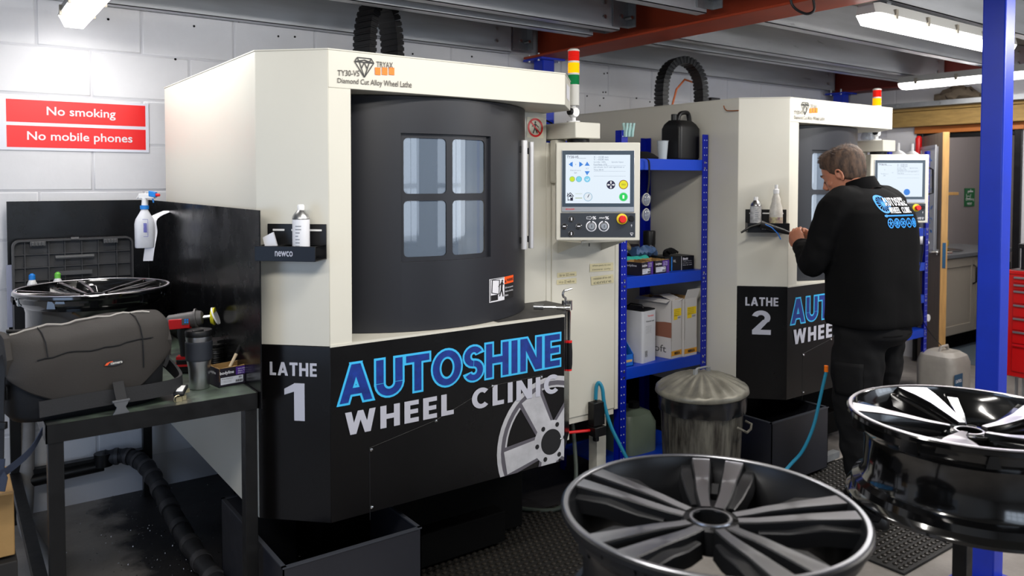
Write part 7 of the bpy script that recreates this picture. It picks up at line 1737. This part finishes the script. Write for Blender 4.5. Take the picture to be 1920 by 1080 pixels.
tag(man, 'man in a black fleece and black work trousers standing at the second lathe, head bowed', 'person')
# ---- eyes closed look: brows, lashes, lips tint as small meshes
b = B()
for s in (-1, 1): b.tube([HM @ V(s*.014, .1015, .026), HM @ V(s*.03, .096, .030), HM @ V(s*.046, .082, .025)], [.003, .0035, .002], 6)
obj('eyebrow', b, hairm, man)
b = B()
for s in (-1, 1): b.tube([HM @ V(s*.016, .0935, -.006), HM @ V(s*.03, .0915, -.009), HM @ V(s*.045, .083, -.006)], .0018, 6)
obj('eyelash', b, mat('lash', srgb('#2a1d17'), .6), man)
b = B(); b.tube([HM @ V(-.02, .092, -.066), HM @ V(0, .1035, -.066), HM @ V(.02, .092, -.066)], .0028, 6); obj('mouth', b, mat('lip', srgb('#8f4f43'), .5), man)
# ---- hair: cap over the cranium with a short ragged fringe
hb = B(); rings = []
nA, nZ = 72, 22
def skull(a, t):   # a around (0 = front), t 0 at hairline .. 1 at crown
    ca, sa = math.cos(a), math.sin(a)
    # hairline height by direction: front high, sides above ear, nape low
    f = max(0, ca); bk = max(0, -ca); sd = abs(sa)
    zlow = .070*f**1.2 + (-.062)*bk**.8 + .012*(1-f-bk if 1-f-bk > 0 else 0)
    if ca > 0: zlow = .068*f**.8+(.0)*(1-f) + (.0 if f > .35 else -.012)
    else: zlow = -.012*(1-bk)+(-.066)*bk**.7
    z = zlow+(.118-zlow)*math.sin(t*PI/2)
    prof = [(-.07, .005, .055, .066), (-.045, .002, .063, .080), (-.02, .0, .070, .090), (.01, -.002, .074, .095), (.04, -.004, .077, .097), (.065, -.006, .076, .094), (.088, -.008, .068, .083), (.106, -.010, .050, .062), (.116, -.012, .026, .034), (.119, -.012, .003, .004)]
    z = min(z, .1189)
    for (z0_, c0_, x0_, y0_), (z1_, c1_, x1_, y1_) in zip(prof, prof[1:]):
        if z <= z1_ or z1_ == .119:
            k = max(0, (z-z0_)/(z1_-z0_)); cy, rx, ry = c0_+(c1_-c0_)*k, x0_+(x1_-x0_)*k, y0_+(y1_-y0_)*k; break
    p = V(sa*rx, cy+ca*ry, z); nrm = V(sa/max(rx, .02)*.08, ca/max(ry, .02)*.08, (z-.02)/.1*.9).normalized()
    th = .004+.008*min(1, t*2.5)+.005*max(0, ca)*t
    th += (noise.noise(V(p.x*90, p.y*60, p.z*60))*.5+.5)*.006*(.35+t)
    return p+nrm*th, p-nrm*.006
outer = []; inner = []
for i in range(nZ+1):
    t = i/nZ; outer.append([skull(2*PI*k/nA, t)[0] for k in range(nA)]); inner.append([skull(2*PI*k/nA, t)[1] for k in range(nA)])
hb.loft([[HM @ p for p in r] for r in inner[::-1]+outer], caps=False)
obj('hair', hb, hairm, man, sharp=180)
# tufts and short strands break the outline
tf = B(); rr = random.Random(12)
for k in range(2600):
    a = rr.uniform(0, 2*PI); t = rr.random()**.8; p, q_ = skull(a, t); nrm = (p-q_).normalized(); flow = V(0, .9, -.15) if t > .25 else V(0, -.25, -.95)
    flow = (flow+nrm*rr.uniform(.35, .9)+V(rr.uniform(-.5, .5), rr.uniform(-.3, .3), rr.uniform(-.2, .5))).normalized(); L_ = rr.uniform(.006, .013)*(1.7 if t > .45 else 1.1 if t > .25 else .55); s = flow.cross(nrm).normalized()*.0011
    tf.add([HM @ (p-s-nrm*.002), HM @ (p+s-nrm*.002), HM @ (p+flow*L_)], [(0, 1, 2)])
o_ = obj('hair_strands', tf, hairm, man); o_['kind'] = 'stuff'
# ---- fleece
fb = B()
tor = [(.905, 1.925, .205, .158), (.93, 1.925, .212, .166), (.99, 1.928, .208, .160), (1.08, 1.93, .208, .155), (1.18, 1.932, .216, .154), (1.28, 1.936, .224, .152), (1.36, 1.942, .224, .150), (1.42, 1.948, .214, .143), (1.47, 1.958, .180, .126), (1.505, 1.970, .130, .102), (1.53, 1.982, .088, .080)]
fb.loft([ell(PXm, cy, z, rx, ry, 44, e=3.0 if z < 1.45 else 2.6, rot=-.15) for z, cy, rx, ry in tor])
def folds_tube(b, pts, rs, n=20, amp=.004, fr=40, seed=0):
    pts = smooth_pts(pts, 7); m_ = len(pts); k0 = len(rs)-1
    rr2 = []
    for i in range(m_): t = i/(m_-1)*k0; j = min(int(t), k0-1); rr2.append(rs[j]*(1-t+j)+rs[j+1]*(t-j))
    k1 = len(b.v); b.tube(pts, rr2, n)
    for i in range(m_):
        for q in range(n):
            v = b.v[k1+i*n+q]; d_ = (v-pts[i]); v += d_.normalized()*noise.noise(Vector((seed, i*.55, q*.5)))*amp*2
for a, e_, w_, sd in ((shL, elL, wrL, 1), (shR, elR, wrR, 5)):
    inn = V(PXm, a.y, a.z+.01)
    folds_tube(fb, [inn.lerp(a, .35)+V(0, 0, .005), a+V(0, 0, -.012), a.lerp(e_, .55)+(a-inn).normalized()*.008, e_, e_.lerp(w_, .5), w_+(w_-e_).normalized()*-.012], [.085, .082, .070, .062, .056, .043], 22, .005, seed=sd)
me = remesh('fleece', fb, .0085, fleece, 5, .6)
for v in me.vertices:     # soft vertical folds over the lower back and sides
    c_ = v.co
    if c_.z < 1.42:
        n_ = noise.noise(Vector((c_.x*13, c_.y*13, c_.z*3.2)))*.5+noise.noise(Vector((c_.x*6+c_.z*4, 3, c_.z*7)))*.5
        k = .011*min(1, max(0, (1.34-c_.z)*4)); d_ = Vector((c_.x-PXm, c_.y-1.93, 0))
        if d_.length > .01: v.co = c_+d_.normalized()*n_*k
fl_o = bpy.data.objects.new('fleece', me); COL.objects.link(fl_o); fl_o.parent = man
# collar
b = B(); rings = []
for z_, r_, dy in ((1.505, .084, 0), (1.525, .080, .004), (1.55, .073, .012), (1.562, .071, .016), (1.562, .066, .016), (1.55, .067, .012), (1.515, .072, .0)):
    rings.append([V(3.452+math.cos(2*PI*k/36)*r_, 1.985+dy+math.sin(2*PI*k/36)*r_*1.0, z_-.35*math.sin(2*PI*k/36)*r_) for k in range(36)])
b.loft(rings, caps=False); obj('collar', b, fleece, man, sharp=80)
# cuffs and hem band
b = B(); d_ = (wrL-elL).normalized(); b.tube([wrL-d_*.025, wrL-d_*.008, wrL+d_*.004], [.045, .044, .038], 22); d_ = (wrR-elR).normalized(); b.tube([wrR-d_*.025, wrR-d_*.008, wrR+d_*.004], [.045, .044, .038], 22); obj('cuff', b, fleece, man)
# ---- trousers
tr = B()
tr.loft([ell(PXm, 1.93, .97, .185, .140, 40, e=2.4), ell(PXm, 1.925, .92, .188, .145, 40, e=2.4), ell(PXm+.005, 1.925, .86, .185, .148, 40, e=2.4), ell(PXm+.01, 1.93, .82, .165, .12, 40, e=2.2)])
for h_, k_, f_, sd in ((hipL, kneeL, footL, 2), (hipR, kneeR, footR, 8)):
    folds_tube(tr, [h_+V(0, -.01, -.02), h_.lerp(k_, .5)+V(0, 0, 0), k_, k_.lerp(f_, .4)+V(0, -.005, 0), f_+V(0, 0, .12), f_+V(0, .005, .055)], [.108, .112, .095, .084, .080, .078], 24, .008, seed=sd)
me = remesh('trousers', tr, .009, twill, 4, .6)
for v in me.vertices:
    c_ = v.co; n_ = noise.noise(Vector((c_.x*11, c_.y*11, c_.z*9)))*.006+noise.noise(Vector((c_.x*5, c_.y*5+7, c_.z*20)))*.004*(1 if c_.z < .3 or .4 < c_.z < .6 else .3); v.co = c_+Vector((c_.x-PXm, c_.y-1.93, 0)).normalized()*n_
to = bpy.data.objects.new('trousers', me); COL.objects.link(to); to.parent = man
tbv = BVHTree.FromPolygons([v.co for v in me.vertices], [p.vertices[:] for p in me.polygons])
# pockets
def stick(g, org, du, dv_, direction, bvh, b, off=.002):
    for uv in g[0]:
        u, v = uv[0], uv[1]; p = org+du*u+dv_*v; hit = bvh.ray_cast(p-direction*1.0, direction)
        b.v.append((hit[0]-direction*(off+(uv[2]*1.5e-5 if len(uv) > 2 else 0))) if hit[0] else p)
    k = len(b.v)-len(g[0]); b.f += [[k+i for i in f] for f in g[1]]; b.m += [0]*len(g[1])
def grid2d(x0, x1, y0, y1, nx, ny):
    vs = [(x0+(x1-x0)*i/nx, y0+(y1-y0)*j/ny) for i in range(nx+1) for j in range(ny+1)]; return vs, [(i*(ny+1)+j, (i+1)*(ny+1)+j, (i+1)*(ny+1)+j+1, i*(ny+1)+j+1) for i in range(nx) for j in range(ny)]
dY = V(0, 1, 0)
b = B()
for x_ in (3.33, 3.49): stick(grid2d(0, .11, 0, .003, 10, 1), V(x_, 1.8, .875), V(1, 0, 0), V(0, 0, 1), dY, tbv, b, .003)
stick(grid2d(0, .12, 0, .13, 8, 8), V(3.29, 0, .56), V(0, 1, 0)*1.0+V(0, 0, 0), V(0, 0, 1), V(1, 0, 0), tbv, b, .009) if False else None
obj('pocket_seam', b, near_black, man)
b = B(); g = grid2d(0, .13, 0, .15, 8, 8)
for u, v in g[0]:
    p = V(3.0, 1.865+u, .60+v); hit = tbv.ray_cast(p, V(1, 0, 0)); b.v.append((hit[0] if hit[0] else V(3.28, p.y, p.z))-V(.009, 0, 0))
b.f += [list(f) for f in g[1]]; b.m += [0]*len(g[1]); cg = obj('cargo_pocket', b, twill, man); m_ = cg.modifiers.new('s', 'SOLIDIFY'); m_.thickness = .014; m_.offset = -1 if False else 1
# orange stub at the pocket
# shoes
for f_, nm in ((footL, 'shoe'), (footR, 'shoe')):
    b = B(); b.loft([ell(f_.x, f_.y+cy, z_, rx, ry, 28, e=2.6, tilt=tl) for z_, cy, rx, ry, tl in ((.001, .055, .046, .135, 0), (.02, .055, .050, .142, 0), (.04, .05, .049, .135, -.05), (.06, .03, .046, .105, -.15), (.085, .0, .042, .065, 0), (.11, -.005, .040, .05, 0))]); sh = obj('shoe', b, mat('black_leather', srgb('#141313'), .4), man)
    b = B(); b.loft([ell(f_.x, f_.y+.055, z_, .052, .145, 28, e=2.6) for z_ in (.0, .018)]); obj('sole', b, rubber, sh)
# ---- logo on the back
bvh = BVHTree.FromPolygons([v.co for v in fl_o.data.vertices], [p.vertices[:] for p in fl_o.data.polygons])
blu = mat('logo_blue', srgb('#1f8fe8'), .5); whl = mat('logo_white', srgb('#e9ebf0'), .5)
X0, Zb = 3.285, 1.30
DU, DN = V(.989, -.149, 0), V(.149, .989, 0)
def logo(g, x0, z0_, w, h, m_, off, name, parent=None, cuts=10):
    if cuts: g = cut2d(g, cuts)
    b = B(); stick(g, V(3.455, 1.935, z0_)+DU*x0-DN*.15, DU*w, V(0, 0, h), DN, bvh, b, off); return obj(name, b, m_, parent or man)
lg_ = logo(ring2d(.5, .5, .40, .5, 32), -.105, 1.420, .08, .08, blu, .0022, 'back_logo', cuts=12)
lg_['label'] = 'blue and white printed back logo with small wheels'
sp_ = [line2d((.5+.1*math.cos(a), .5+.1*math.sin(a)), (.5+.41*math.cos(a), .5+.41*math.sin(a)), .035) for a in [2*PI*k/14 for k in range(14)]]+[disc(.5, .5, .13, 16)]
logo(polys(sp_), -.105, 1.420, .08, .08, blu, .0022, 'logo_spokes', lg_, cuts=0)
logo(heavy('AUTOSHINE', .05, .15), -.055, 1.452, .155, .036, mat('logo_black', srgb('#0c0c0e'), .8), .0029, 'logo_shadow', lg_, 24)
logo(heavy('AUTOSHINE', .0, .15), -.055, 1.452, .155, .036, whl, .0036, 'logo_word', lg_, 24)
logo(heavy('WHEEL CLINIC', .0, .18), -.045, 1.420, .150, .026, whl, .0036, 'logo_word', lg_, 24)
logo(polys([[(0, .3), (.06, 0), (.1, .3), (1, .3), (1, .8), (.1, .8), (.06, 1), (0, .8)]]), -.085, 1.402, .20, .013, blu, .0026, 'logo_bar', lg_, 24)
for k in range(5):
    cx_ = -.075+.041*k
    lw_ = ring2d(.5, .5, .38, .5, 24); logo(lw_, cx_, 1.354, .038, .044, blu, .0026, 'logo_wheel', lg_, 4)
    n_ = (5, 8, 6, 3, 10)[k]
    logo(polys([line2d((.5, .5), (.5+.42*math.cos(a), .5+.42*math.sin(a)), .09) for a in [2*PI*q/n_+PI/2 for q in range(n_)]]+[disc(.5, .5, .14, 12)]), cx_, 1.354, .038, .044, blu, .0026, 'logo_wheel', lg_, 0)
# ordering of custom properties for parts left without labels is intentional
bpy.context.view_layer.update()
